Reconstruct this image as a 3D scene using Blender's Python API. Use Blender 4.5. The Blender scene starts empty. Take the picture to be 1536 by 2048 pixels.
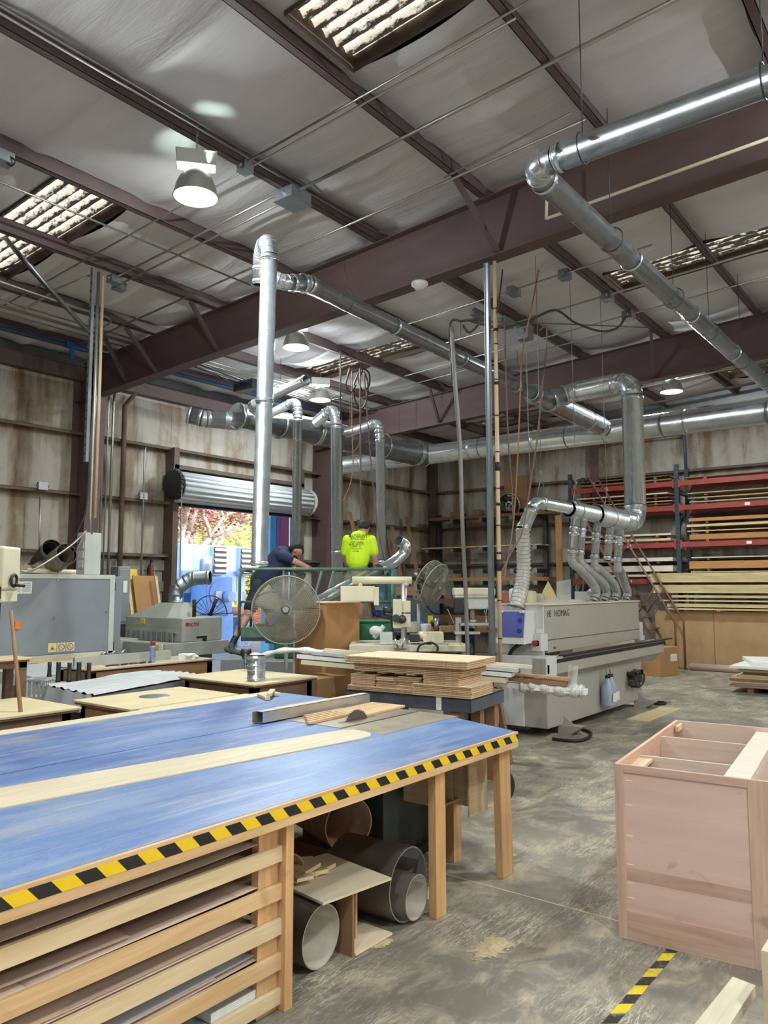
# Woodworking shop in a steel building, built in metres: X runs along the wall with the roll-up door,
# Y points towards that wall, Z is up.
import bpy, bmesh, math, random
from mathutils import Vector, Matrix, noise

SC = bpy.context.scene
COL = SC.collection
R = math.radians
rnd = random.Random(7)

# ---------------------------------------------------------------- camera, sky, sun, exposure
cam_d = bpy.data.cameras.new('camera')
cam = bpy.data.objects.new('camera', cam_d)
COL.objects.link(cam)
cam.location = (0, 0, 1.75)
cam.rotation_euler = (R(90 + 5.546), 0, R(37.79 - 90))
cam_d.sensor_fit = 'HORIZONTAL'
cam_d.sensor_width = 36
cam_d.lens = 36 * 1540 / 1536
cam_d.clip_start = .05
cam_d.clip_end = 300
SC.camera = cam

world = bpy.data.worlds.new('sky')
SC.world = world
world.use_nodes = True
wn = world.node_tree
for n in list(wn.nodes):
    wn.nodes.remove(n)
sky = wn.nodes.new('ShaderNodeTexSky')
sky.sky_type = 'NISHITA'
sky.sun_disc = False
sky.sun_elevation = R(31)
sky.sun_rotation = R(165)
bg = wn.nodes.new('ShaderNodeBackground')
bg.inputs['Strength'].default_value = .45
wo = wn.nodes.new('ShaderNodeOutputWorld')
wn.links.new(sky.outputs[0], bg.inputs['Color'])
wn.links.new(bg.outputs[0], wo.inputs['Surface'])

sun_d = bpy.data.lights.new('sun', 'SUN')
sun_d.energy = 3.6
sun_d.color = (1, .95, .86)
sun_d.angle = R(.6)
sun = bpy.data.objects.new('sun', sun_d)
COL.objects.link(sun)
sun.location = (0, -20, 30)
sun.rotation_euler = Vector((.2, 1, -.62)).to_track_quat('-Z', 'Y').to_euler()

SC.view_settings.view_transform = 'Standard'
SC.view_settings.look = 'None'
SC.view_settings.exposure = .46
SC.view_settings.gamma = 1
SC.view_settings.use_curve_mapping = False
LAMP_WATTS = 128
SPILL_WATTS = 150
LAMP_COLOR = (.90, .98, 1)

# ---------------------------------------------------------------- mesh helpers
XF = {}


def rotz(a):
    return Matrix.Rotation(R(a), 4, 'Z')


def basis(d, side=None):
    d = Vector(d).normalized()
    s = Vector(side) if side is not None else (Vector((0, 0, 1)) if abs(d.z) < .9 else Vector((1, 0, 0)))
    u = s.cross(d)
    if u.length < 1e-6:
        u = Vector((1, 0, 0)).cross(d)
    u.normalize()
    return u, d.cross(u).normalized(), d


class MB:
    def __init__(s):
        s.v, s.f, s.mi, s.sm = [], [], [], []

    def add(s, vs, fs, mi=0, smooth=False):
        o = len(s.v)
        s.v += [tuple(v) for v in vs]
        s.f += [tuple(i + o for i in f) for f in fs]
        s.mi += [mi] * len(fs)
        s.sm += [smooth] * len(fs)
        return s

    def bx(s, x0, x1, y0, y1, z0, z1, mi=0, m=None):
        vs = [Vector((x, y, z)) for z in (z0, z1) for y in (y0, y1) for x in (x0, x1)]
        if m is not None:
            vs = [m @ v for v in vs]
        return s.add(vs, [(0, 2, 3, 1), (4, 5, 7, 6), (0, 1, 5, 4), (2, 6, 7, 3), (0, 4, 6, 2), (1, 3, 7, 5)], mi)

    def box(s, c, d, rz=0, mi=0):
        m = Matrix.Translation(Vector(c)) @ rotz(rz)
        return s.bx(-d[0] / 2, d[0] / 2, -d[1] / 2, d[1] / 2, -d[2] / 2, d[2] / 2, mi, m)

    def bar(s, p0, p1, w, h, side=None, mi=0):
        p0, p1 = Vector(p0), Vector(p1)
        u, v, d = basis(p1 - p0, side)
        vs = [p + u * (a * w / 2) + v * (b * h / 2) for p in (p0, p1) for a, b in ((-1, -1), (1, -1), (1, 1), (-1, 1))]
        return s.add(vs, [(3, 2, 1, 0), (4, 5, 6, 7), (0, 1, 5, 4), (1, 2, 6, 5), (2, 3, 7, 6), (3, 0, 4, 7)], mi)

    def tube(s, pts, r, n=10, caps=True, mi=0, e=1.0, side=None):
        pts = [Vector(p) for p in pts]
        k = len(pts)
        rs = list(r) if isinstance(r, (list, tuple)) else [r] * k
        u = None
        vs = []
        for i, p in enumerate(pts):
            d = (pts[min(i + 1, k - 1)] - pts[max(i - 1, 0)])
            if d.length < 1e-9:
                d = Vector((0, 0, 1))
            d.normalize()
            if u is None:
                u = basis(d, side)[0]
            u = (u - d * u.dot(d))
            if u.length < 1e-6:
                u = basis(d)[0]
            u.normalize()
            w = d.cross(u)
            for j in range(n):
                a = 2 * math.pi * j / n
                vs.append(p + u * (math.cos(a) * rs[i]) + w * (math.sin(a) * rs[i] * e))
        fs = [(i * n + j, i * n + (j + 1) % n, (i + 1) * n + (j + 1) % n, (i + 1) * n + j) for i in range(k - 1) for j in range(n)]
        s.add(vs, fs, mi, True)
        if caps:
            o = len(s.v) - len(vs)
            s.f += [tuple(o + j for j in range(n - 1, -1, -1)), tuple(o + (k - 1) * n + j for j in range(n))]
            s.mi += [mi, mi]
            s.sm += [False, False]
        return s

    def cyl(s, p0, p1, r, r1=None, n=14, caps=True, mi=0):
        return s.tube([p0, p1], [r, r if r1 is None else r1], n, caps, mi)

    def pipe(s, pts, r, n=18, t=.003, mi=0):
        """open sheet-metal pipe with an inside"""
        s.tube(pts, r, n, False, mi)
        o = len(s.v)
        s.tube(pts, (r - t) if not isinstance(r, (list, tuple)) else [q - t for q in r], n, False, mi)
        k = len(pts)
        for base in (0, (k - 1) * n):
            a, b = o - k * n + base, o + base
            s.f += [(a + j, a + (j + 1) % n, b + (j + 1) % n, b + j) for j in range(n)]
            s.mi += [mi] * n
            s.sm += [False] * n
        return s

    def lathe(s, prof, o=(0, 0, 0), axis=(0, 0, 1), n=18, mi=0, smooth=True):
        o = Vector(o)
        u, w, d = basis(axis)
        vs = [o + d * z + u * (math.cos(2 * math.pi * j / n) * r) + w * (math.sin(2 * math.pi * j / n) * r) for r, z in prof for j in range(n)]
        k = len(prof)
        return s.add(vs, [(i * n + j, i * n + (j + 1) % n, (i + 1) * n + (j + 1) % n, (i + 1) * n + j) for i in range(k - 1) for j in range(n)], mi, smooth)

    def prism(s, poly, h, m=None, mi=0):
        """polygon (x, y) raised from 0 to h, moved by matrix m"""
        m = m or Matrix()
        n = len(poly)
        vs = [m @ Vector((x, y, z)) for z in (0, h) for x, y in poly]
        return s.add(vs, [tuple(range(n - 1, -1, -1)), tuple(range(n, 2 * n))] + [(i, (i + 1) % n, n + (i + 1) % n, n + i) for i in range(n)], mi)

    def ball(s, c, r, n=12, k=8, mi=0):
        rr = r if isinstance(r, (tuple, list)) else (r, r, r)
        c = Vector(c)
        vs = [c + Vector((rr[0] * math.sin(math.pi * i / k) * math.cos(2 * math.pi * j / n), rr[1] * math.sin(math.pi * i / k) * math.sin(2 * math.pi * j / n), rr[2] * math.cos(math.pi * i / k))) for i in range(k + 1) for j in range(n)]
        return s.add(vs, [(i * n + j, (i + 1) * n + j, (i + 1) * n + (j + 1) % n, i * n + (j + 1) % n) for i in range(k) for j in range(n)], mi, True)

    def ring(s, c, axis, r, t, n=24, k=6, mi=0):
        u, w, d = basis(axis)
        c = Vector(c)
        vs = []
        for i in range(n):
            a = 2 * math.pi * i / n
            q = u * math.cos(a) + w * math.sin(a)
            for j in range(k):
                b = 2 * math.pi * j / k
                vs.append(c + q * (r + t * math.cos(b)) + d * (t * math.sin(b)))
        return s.add(vs, [(i * k + j, ((i + 1) % n) * k + j, ((i + 1) % n) * k + (j + 1) % k, i * k + (j + 1) % k) for i in range(n) for j in range(k)], mi, True)

    def grid(s, fn, nu, nv, mi=0, smooth=True, keep=None):
        vs = [fn(i / nu, j / nv) for i in range(nu + 1) for j in range(nv + 1)]
        fs = [(i * (nv + 1) + j, (i + 1) * (nv + 1) + j, (i + 1) * (nv + 1) + j + 1, i * (nv + 1) + j + 1) for i in range(nu) for j in range(nv) if keep is None or keep((i + .5) / nu, (j + .5) / nv)]
        return s.add(vs, fs, mi, smooth)

    def mesh(s, name, mats, xf=None):
        vs = s.v if xf is None else [tuple(xf @ Vector(v)) for v in s.v]
        me = bpy.data.meshes.new(name)
        me.from_pydata(vs, [], s.f)
        for m in (mats if isinstance(mats, (list, tuple)) else [mats]):
            me.materials.append(m)
        me.polygons.foreach_set('material_index', s.mi)
        me.polygons.foreach_set('use_smooth', s.sm)
        me.update()
        return me

    def build(s, name, mats, parent=None, bevel=0, **tags):
        """as a part (parent given; coordinates are world ones) or as a one-mesh thing"""
        if parent is not None:
            o = bpy.data.objects.new(name, s.mesh(name, mats, XF[parent.name].inverted()))
            COL.objects.link(o)
            o.parent = parent
            XF[o.name] = XF[parent.name]
        else:
            xs, ys, zs = zip(*s.v)
            loc = Vector(((min(xs) + max(xs)) / 2, (min(ys) + max(ys)) / 2, min(zs)))
            o = bpy.data.objects.new(name, s.mesh(name, mats, Matrix.Translation(-loc)))
            COL.objects.link(o)
            o.location = loc
            XF[o.name] = Matrix.Translation(loc)
        if bevel:
            b = o.modifiers.new('bevel', 'BEVEL')
            b.width = bevel
            b.segments = 2
            b.limit_method = 'ANGLE'
            b.angle_limit = R(50)
        return tag(o, **tags)


def tag(o, label=None, cat=None, group=None, kind=None):
    for k, v in (('label', label), ('category', cat), ('group', group), ('kind', kind)):
        if v:
            o[k] = v
    return o


def thing(name, label, cat, loc=(0, 0, 0), rz=0, group=None):
    o = bpy.data.objects.new(name, None)
    o.empty_display_size = .1
    COL.objects.link(o)
    o.location = loc
    o.rotation_euler = (0, 0, R(rz))
    XF[o.name] = Matrix.Translation(Vector(loc)) @ rotz(rz)
    return tag(o, label, cat, group)


def copy_tree(o, parent=None):
    c = o.copy()
    COL.objects.link(c)
    c.parent = parent
    for ch in list(o.children):
        copy_tree(ch, c)
    return c


def text(body, size, mat, parent, m, name='lettering', ext=.0012, align='CENTER', sx=1):
    """lettering as a part; m places it in the world (x along the line, z out of the surface)"""
    cu = bpy.data.curves.new(name, 'FONT')
    cu.body = body
    cu.size = size
    cu.align_x = align
    cu.align_y = 'CENTER'
    cu.extrude = ext
    cu.materials.append(mat)
    tmp = bpy.data.objects.new(name, cu)
    me = bpy.data.meshes.new_from_object(tmp)
    bpy.data.objects.remove(tmp)
    me.transform(XF[parent.name].inverted() @ m @ Matrix.Diagonal((sx, 1, 1, 1)))
    o = bpy.data.objects.new(name, me)
    COL.objects.link(o)
    o.parent = parent
    XF[o.name] = XF[parent.name]
    return o


ORD = ('first', 'second', 'third', 'fourth', 'fifth', 'sixth', 'seventh', 'eighth', 'ninth', 'tenth', 'eleventh', 'twelfth')


def frame(o, x, z):
    """matrix at o with the x axis along x and the z axis along z"""
    x = Vector(x).normalized()
    z = Vector(z).normalized()
    y = z.cross(x)
    m = Matrix((x, y, z)).transposed().to_4x4()
    m.translation = Vector(o)
    return m


def arc(c, a, b, r, n=8, t0=0, t1=90):
    """points of an arc round c in the plane of directions a, b"""
    a, b, c = Vector(a).normalized(), Vector(b).normalized(), Vector(c)
    return [c + a * (r * math.cos(R(t0 + (t1 - t0) * i / n))) + b * (r * math.sin(R(t0 + (t1 - t0) * i / n))) for i in range(n + 1)]


def smooth_path(pts, k=6):
    """Catmull-Rom through the points"""
    p = [Vector(q) for q in pts]
    p = [p[0] * 2 - p[1]] + p + [p[-1] * 2 - p[-2]]
    out = []
    for i in range(1, len(p) - 2):
        for j in range(k):
            t = j / k
            out.append(.5 * ((2 * p[i]) + (p[i + 1] - p[i - 1]) * t + (2 * p[i - 1] - 5 * p[i] + 4 * p[i + 1] - p[i + 2]) * t * t + (3 * p[i] - p[i - 1] - 3 * p[i + 1] + p[i + 2]) * t ** 3))
    return out + [p[-2]]


RV, FV, UV = Vector((.613, -.790, 0)), Vector((.790, .613, 0)), Vector((0, 0, 1))   # across, along and up the aisle


def mix(a, b, t):
    return Vector(a) * (1 - t) + Vector(b) * t


# ---------------------------------------------------------------- materials
def lin(h):
    h = h.lstrip('#')
    c = [int(h[i:i + 2], 16) / 255 for i in (0, 2, 4)]
    return tuple((x / 12.92 if x <= .04045 else ((x + .055) / 1.055) ** 2.4) for x in c) + (1,)


class N:
    """node tree of one material"""

    def __init__(s, name, rough=.6, metal=0):
        s.m = bpy.data.materials.new(name)
        s.m.use_nodes = True
        s.t = s.m.node_tree
        s.b = s.t.nodes['Principled BSDF']
        s.b.inputs['Roughness'].default_value = rough
        s.b.inputs['Metallic'].default_value = metal
        s.co = s.t.nodes.new('ShaderNodeTexCoord')

    def new(s, kind, **kw):
        n = s.t.nodes.new('ShaderNode' + kind)
        for k, v in kw.items():
            if k.startswith('i_'):
                n.inputs[k[2:].replace('_', ' ')].default_value = v
            else:
                setattr(n, k, v)
        return n

    def link(s, a, b):
        s.t.links.new(a, b)

    def coords(s, scale=(1, 1, 1), rot=(0, 0, 0), world=False):
        mp = s.new('Mapping')
        mp.inputs['Scale'].default_value = scale
        mp.inputs['Rotation'].default_value = rot
        if world:
            g = s.new('NewGeometry')
            s.link(g.outputs['Position'], mp.inputs[0])
        else:
            s.link(s.co.outputs['Object'], mp.inputs[0])
        return mp.outputs[0]

    def noise(s, vec, scale, detail=4, rough=.55, dist=0):
        n = s.new('TexNoise', i_Scale=scale, i_Detail=detail, i_Roughness=rough, i_Distortion=dist)
        s.link(vec, n.inputs['Vector'])
        return n.outputs[0]

    def ramp(s, fac, stops):
        r = s.new('ValToRGB')
        e = r.color_ramp.elements
        while len(e) < len(stops):
            e.new(.5)
        for el, (p, c) in zip(e, stops):
            el.position = p
            el.color = c if len(c) == 4 else tuple(c) + (1,)
        s.link(fac, r.inputs[0])
        return r.outputs[0]

    def mixc(s, fac, a, b, mode='MIX'):
        n = s.new('MixRGB', blend_type=mode)
        for sock, v in ((n.inputs[0], fac), (n.inputs[1], a), (n.inputs[2], b)):
            if hasattr(v, 'links') or hasattr(v, 'is_linked'):
                s.link(v, sock)
            else:
                sock.default_value = v
        return n.outputs[0]

    def math(s, op, a, b=None, c=None):
        n = s.new('Math', operation=op)
        for sock, v in zip(n.inputs, (a, b, c)):
            if v is None:
                continue
            if hasattr(v, 'is_linked'):
                s.link(v, sock)
            else:
                sock.default_value = v
        return n.outputs[0]

    def up(s, lo=.55, hi=.95):
        """1 on faces that look upwards: where dust settles"""
        g = s.new('NewGeometry')
        x = s.new('SeparateXYZ')
        s.link(g.outputs['Normal'], x.inputs[0])
        return s.math('SMOOTH_MIN', s.math('MAXIMUM', s.math('DIVIDE', s.math('SUBTRACT', x.outputs[2], lo), hi - lo), 0), 1, .05)

    def bump(s, h, dist=.01, strength=1):
        n = s.new('Bump', i_Strength=strength, i_Distance=dist)
        s.link(h, n.inputs['Height'])
        s.link(n.outputs[0], s.b.inputs['Normal'])

    def color(s, c):
        if hasattr(c, 'is_linked'):
            s.link(c, s.b.inputs['Base Color'])
        else:
            s.b.inputs['Base Color'].default_value = c
        return s


def shade(c, k):
    return tuple(min(1, x * k) for x in c[:3]) + (1,)


DUST = lin('#b9a684')


def plain(name, h, rough=.55, metal=0, var=.12, scale=5, dust=0, bump=0, stretch=(1, 1, 1)):
    n = N(name, rough, metal)
    c = lin(h)
    f = n.noise(n.coords(stretch), scale)
    out = n.ramp(f, [(.3, shade(c, 1 - var)), (.7, shade(c, 1 + var))])
    if dust:
        d = n.math('MULTIPLY', n.up(), n.ramp(n.noise(n.coords(), 7, 6), [(.25, (.35,) * 3), (.6, (1,) * 3)]))
        out = n.mixc(n.math('MULTIPLY', d, dust), out, DUST)
    n.color(out)
    if bump:
        n.bump(f, bump)
    return n.m


def wood(name, a, b, axis='x', scale=9, rough=.6, knots=False, ring=26):
    n = N(name, rough)
    st = {'x': (.07, 1, 1), 'y': (1, .07, 1), 'z': (1, 1, .07)}[axis]
    v = n.coords(st)
    g = n.noise(v, ring, 5, .6, .6)
    big = n.noise(n.coords(st), scale * .25, 2)
    f = n.math('ADD', n.math('MULTIPLY', g, .6), n.math('MULTIPLY', big, .4))
    c = n.ramp(f, [(.36, lin(b)), (.62, lin(a))])
    if knots:
        k = n.noise(n.coords((1, 1, 1)), 4.2, 2, .5, 1.2)
        c = n.mixc(n.ramp(k, [(.64, (0,) * 3), (.74, (.55,) * 3)]), c, shade(lin(b), .55))
    n.color(c)
    n.bump(g, .002, .5)
    return n.m


def galvanized(name, h='#c6cdd0', rough=.25, dust=0):
    n = N(name, rough, .85)
    f = n.noise(n.coords(), 9, 2, .5)
    out = n.ramp(f, [(.3, shade(lin(h), .93)), (.7, shade(lin(h), 1.07))])
    if dust:
        out = n.mixc(n.math('MULTIPLY', n.up(.3, .9), dust), out, DUST)
    n.color(out)
    n.link(n.ramp(f, [(.3, (rough * .9,) * 3), (.7, (rough * 1.12,) * 3)]), n.b.inputs['Roughness'])
    return n.m


M = {}
M['galv'] = galvanized('galvanized_sheet')
M['galv_dull'] = galvanized('dull_galvanized_sheet', '#9aa1a4', .42)
M['conduit'] = galvanized('conduit_steel', '#a8a79f', .4)
M['dark_steel'] = plain('dark_steel', '#4a4b4e', .45, .6, .2, 8)
M['black'] = plain('black_rubber', '#1d1d1f', .6, 0, .2)
M['black_metal'] = plain('black_painted_metal', '#2a2a2b', .5, .2, .2, 6, .25)
M['grime_black'] = plain('greasy_black_metal', '#38332e', .6, .2, .3, 9, .5)
M['red_primer'] = plain('red_oxide_primer', '#5a4643', .62, 0, .15, 1.6, 0, .002, (1, 1, 3))
M['purlin'] = plain('purlin_primer', '#5a4a48', .62, 0, .18, 2)
M['girt'] = plain('girt_primer', '#5d4d42', .7, 0, .25, 3, .6)
M['concrete_grey'] = plain('grey_block', '#8d8a80', .9, 0, .15, 7, 0, .004)
M['pine'] = wood('construction_pine', '#d2a878', '#b58858', 'z', 8, .6, True)
M['pine_x'] = wood('pine_board', '#d5b285', '#b8905f', 'x', 8, .6, True)
M['ply_x'] = wood('plywood_face', '#dcc7a2', '#c4a97d', 'x', 5, .6)
M['ply_y'] = wood('plywood_face_across', '#d9c198', '#bb9d6f', 'y', 5, .6)
M['ply_pale'] = wood('pale_plywood', '#d2c3a6', '#c0ad8b', 'x', 4, .6)
M['mdf'] = plain('fibreboard', '#b98f63', .8, 0, .1, 12)
M['pb'] = plain('particle_board', '#c4a27a', .85, 0, .22, 60)
M['pb_face'] = plain('particle_board_face', '#d8c5a2', .8, 0, .07, 8)
M['brown_board'] = plain('brown_board', '#8a6648', .75, 0, .15, 6)
M['cardboard'] = plain('cardboard', '#ab7f52', .85, 0, .08, 3)
M['cardboard_dark'] = plain('old_cardboard', '#99754f', .85, 0, .12, 3)
M['alder'] = wood('pink_alder', '#cdab98', '#b18d7c', 'z', 4, .55, True)
M['alder_y'] = wood('pink_alder_across', '#cbab99', '#ae8a78', 'y', 4, .55, True)
M['alder_x'] = wood('alder_along', '#d3ab92', '#be917a', 'x', 4, .55, True)
M['alder_in'] = wood('pale_cabinet_side', '#dcc9b8', '#cdb5a0', 'y', 3, .55)
M['grey_paint'] = plain('grey_machine_paint', '#808488', .45, 0, .06, 3, .35)
M['grey_trim'] = plain('pale_grey_trim', '#b9bbb6', .5, 0, .08, 4, .3)
M['scm_grey'] = plain('dusty_grey_enamel', '#a3a49b', .5, 0, .08, 4, .5)
M['cream'] = plain('cream_enamel', '#c9c2a8', .45, 0, .08, 4, .25)
M['white_paint'] = plain('white_enamel', '#c9c8c4', .4, 0, .04, 3, .15)
M['homag_side'] = plain('warm_grey_enamel', '#a39d92', .42, 0, .05, 2, .2)
M['green'] = plain('green_enamel', '#1f6a46', .5, 0, .15, 5, .25)
M['green_rail'] = plain('worn_green_rail', '#5a7864', .5, .2, .25, 9)
M['teal'] = plain('teal_enamel', '#5d9b8f', .5, 0, .15, 5, .2)
M['yellow'] = plain('yellow_paint', '#d9b52f', .55, 0, .12, 6)
M['orange'] = plain('orange_plastic', '#d9761f', .45)
M['red_plastic'] = plain('red_plastic', '#a02a22', .45)
M['rack_red'] = plain('red_rack_beam', '#8f352a', .55, 0, .2, 4, .3)
M['rack_blue'] = plain('blue_black_upright', '#2d3c46', .5, .1, .2, 5)
M['blue_pipe'] = plain('blue_air_pipe', '#2f5288', .45)
M['blue_box'] = plain('pale_blue_enamel', '#abc6e6', .55, 0, .1, 1.2)
M['blue_box_side'] = plain('blue_enamel', '#79a3dd', .55, 0, .12, 2)
M['rust'] = plain('rusty_steel', '#a68468', .8, .1, .3, 7, 0, .004)
M['stair_brown'] = plain('brown_painted_tube', '#6b4a3a', .5, .1, .2, 6, .3)
M['iron'] = plain('cast_iron_table', '#8b8a85', .38, .7, .15, 5, .55)
M['aluminium'] = galvanized('aluminium', '#c6c7c8', .35)
M['white_belt'] = plain('white_cloth_belt', '#b4b7b8', .8, 0, .07, 9, .15, .003, (.2, 3, 1))
M['foam_white'] = plain('white_foam_wrap', '#dcdcd8', .75, 0, .06, 30, 0, .004)
M['ivory_pvc'] = plain('ivory_plastic', '#d6cdb0', .4, 0, .05, 3, .2)
M['tan_conduit'] = plain('tan_plastic_conduit', '#c2a987', .5, 0, .06)
M['hose_dust'] = plain('dusty_ribbed_hose', '#8f826a', .75, 0, .2, 6, .8)
M['hose_dark'] = plain('dark_ribbed_hose', '#54504a', .6, 0, .2, 6, .4)
M['cord_orange'] = plain('orange_cord', '#a0673f', .6)
M['cord_brown'] = plain('brown_cord', '#6d5648', .6)
M['cord_dark'] = plain('dark_cord', '#3a3531', .6)
M['wire'] = plain('thin_steel_wire', '#8a8884', .5, .4)
M['skin'] = plain('skin', '#b98a72', .55, 0, .06, 9)
M['hair'] = plain('dark_short_hair', '#1f1713', .7, 0, .3, 60, 0, .004)
M['hivis'] = plain('yellow_green_shirt', '#c9ec1c', .7, 0, .06, 4)
M['navy'] = plain('navy_shirt', '#26304f', .8, 0, .12, 5)
M['khaki'] = plain('grey_khaki_shorts', '#8a8172', .85, 0, .12, 6)
M['dark_cloth'] = plain('dark_cloth', '#20242c', .85, 0, .15, 5)
M['shoe'] = plain('grey_green_shoe', '#4d5950', .7, 0, .2, 12)
M['glove'] = plain('grey_work_glove', '#5b5a58', .8, 0, .2, 14)
M['print_dark'] = plain('dark_print', '#22302a', .7)
M['label_white'] = plain('white_label', '#dedcd4', .6, 0, .05, 40)
M['label_tan'] = plain('warning_label', '#d9cfa8', .6)
M['cyan'] = plain('turquoise_plastic', '#2fa5b5', .5)
M['purple_blue'] = plain('violet_blue_panel', '#5d64a8', .35)
M['pink_wall'] = plain('magenta_painted_steel', '#b4537d', .6, 0, .08, 1)
M['navy_cloth'] = plain('blue_cloth', '#3d5b9c', .8, 0, .3, 14)
M['bottle_blue'] = plain('pale_blue_fluid', '#9aa5b0', .3)
M['saw_steel'] = galvanized('saw_blade_steel', '#77706c', .4)
M['dust_pile'] = plain('sawdust', '#c9b389', .95, 0, .12, 30, 0, .01)
def drift():
    n = N('drifted_sawdust', .95)
    f = n.noise(n.coords(), 40, 4)
    n.color(n.ramp(f, [(.3, lin('#b8a27a')), (.7, lin('#d2c09a'))]))
    x = n.new('SeparateXYZ')
    n.link(n.co.outputs['Object'], x.inputs[0])
    edge = n.math('MULTIPLY', x.outputs[2], 110)
    n.link(n.ramp(n.math('ADD', n.math('MULTIPLY', edge, .6), n.math('SUBTRACT', n.noise(n.coords(), 26, 8, .8), .62)), [(.0, (0,) * 3), (.12, (.85,) * 3)]), n.b.inputs['Alpha'])
    return n.m


M['drift'] = drift()
M['bark'] = plain('pale_bark', '#c9bfb2', .9, 0, .25, 9)
for k, h in (('leaf_red', '#a85a52'), ('leaf_pink', '#d39a98'), ('leaf_green', '#7f9a52'), ('leaf_lime', '#a9bd6e'), ('leaf_gold', '#cbb077')):
    M[k] = plain(k, h, .7, 0, .25, 3)


def emission(name, h, strength):
    n = N(name)
    n.b.inputs['Base Color'].default_value = lin(h)
    n.b.inputs['Emission Color'].default_value = lin(h)
    n.b.inputs['Emission Strength'].default_value = strength
    return n.m


M['lamp_glow'] = emission('lamp_glow', '#eefcff', 14)


def clear_hose(name, h, alpha):
    n = N(name, .25)
    n.b.inputs['Base Color'].default_value = lin(h)
    n.b.inputs['Alpha'].default_value = alpha
    return n.m


M['clear_hose'] = clear_hose('clear_flex_hose', '#cfcbc0', .5)
M['clear_film'] = clear_hose('clear_wrap_film', '#dfe4e6', .35)
M['mesh_guard'] = plain('fan_guard_wire', '#8f8d7e', .6, .3, .15, 9)


def insulation():
    n = N('white_roof_blanket', .75)
    v = n.coords((1, .35, 1), world=True)
    big = n.noise(v, .9, 4, .6)
    fine = n.noise(n.coords((3.5, .5, 1), world=True), 2.2, 5, .6, .6)
    c = n.ramp(big, [(.3, lin('#c2bebf')), (.7, lin('#d6d3d4'))])
    st = n.noise(n.coords((1, 1, 1), world=True), 1.7, 6, .7)
    c = n.mixc(n.ramp(st, [(.62, (0,) * 3), (.8, (.25,) * 3)]), c, lin('#8f8272'))
    n.color(c)
    n.bump(fine, .05, .3)
    return n.m


def wall_blanket():
    n = N('stained_wall_blanket', .8)
    g = n.new('NewGeometry')
    x = n.new('SeparateXYZ')
    n.link(g.outputs['Position'], x.inputs[0])
    streak = n.noise(n.coords((1.5, 1.5, .14), world=True), 2.0, 5, .6)
    blotch = n.noise(n.coords((1, 1, .6), world=True), 1.1, 8, .68, .5)
    f = n.math('ADD', n.math('MULTIPLY', streak, .5), n.math('MULTIPLY', blotch, .5))
    c = n.ramp(f, [(.36, lin('#66543f')), (.45, lin('#8f8370')), (.52, lin('#aaa498')), (.66, lin('#b9b6b0'))])
    # rusty dirt hangs under each girt
    for z in (2.36, 3.37, 4.43, 5.3):
        t = n.math('DIVIDE', n.math('SUBTRACT', z, x.outputs[2]), .55)
        t = n.math('MULTIPLY', n.math('GREATER_THAN', t, 0), n.math('SUBTRACT', 1, n.math('MINIMUM', t, 1)))
        c = n.mixc(n.math('MULTIPLY', n.math('MULTIPLY', t, t), n.ramp(streak, [(.35, (.95,) * 3), (.62, (.3,) * 3)])), c, lin('#6d523a'))
    n.color(c)
    n.bump(streak, .05, .6)
    return n.m


def concrete():
    n = N('worn_concrete_floor', .55)
    w = n.coords(world=True)
    big = n.noise(w, .5, 6, .62, .4)
    mid = n.noise(n.coords((1, 1.5, 1), (0, 0, R(20)), True), 2.6, 12, .74, .7)
    c = n.ramp(big, [(.3, lin('#6a655b')), (.5, lin('#7d776b')), (.72, lin('#8f8778'))])
    c = n.mixc(n.ramp(mid, [(.47, (0,) * 3), (.62, (.85,) * 3)]), c, lin('#aea087'))
    dark = n.noise(n.coords((.8, 1.4, 1), (0, 0, R(-30)), True), 1.4, 9, .72, .8)
    c = n.mixc(n.ramp(dark, [(.5, (0,) * 3), (.68, (.65,) * 3)]), c, lin('#57534c'))
    # hair-thin scuffs of trodden sawdust in several directions
    patch = n.ramp(n.noise(w, 1.3, 4), [(.45, (0,) * 3), (.62, (1,) * 3)])
    for ang, sc, seed in ((25, 9, 0), (-40, 11, 3), (80, 8, 7)):
        v = n.coords((.18, 1.6, 1), (0, 0, R(ang)), True)
        f = n.noise(v, sc, 3, .6, 2.2)
        line = n.ramp(f, [(.48, (0,) * 3), (.5, (.8,) * 3), (.52, (0,) * 3)])
        c = n.mixc(n.math('MULTIPLY', line, patch), c, lin('#cabfa4'))
    n.color(c)
    n.link(n.ramp(mid, [(.35, (.42,) * 3), (.65, (.75,) * 3)]), n.b.inputs['Roughness'])
    n.bump(mid, .004, .5)
    return n.m


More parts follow.
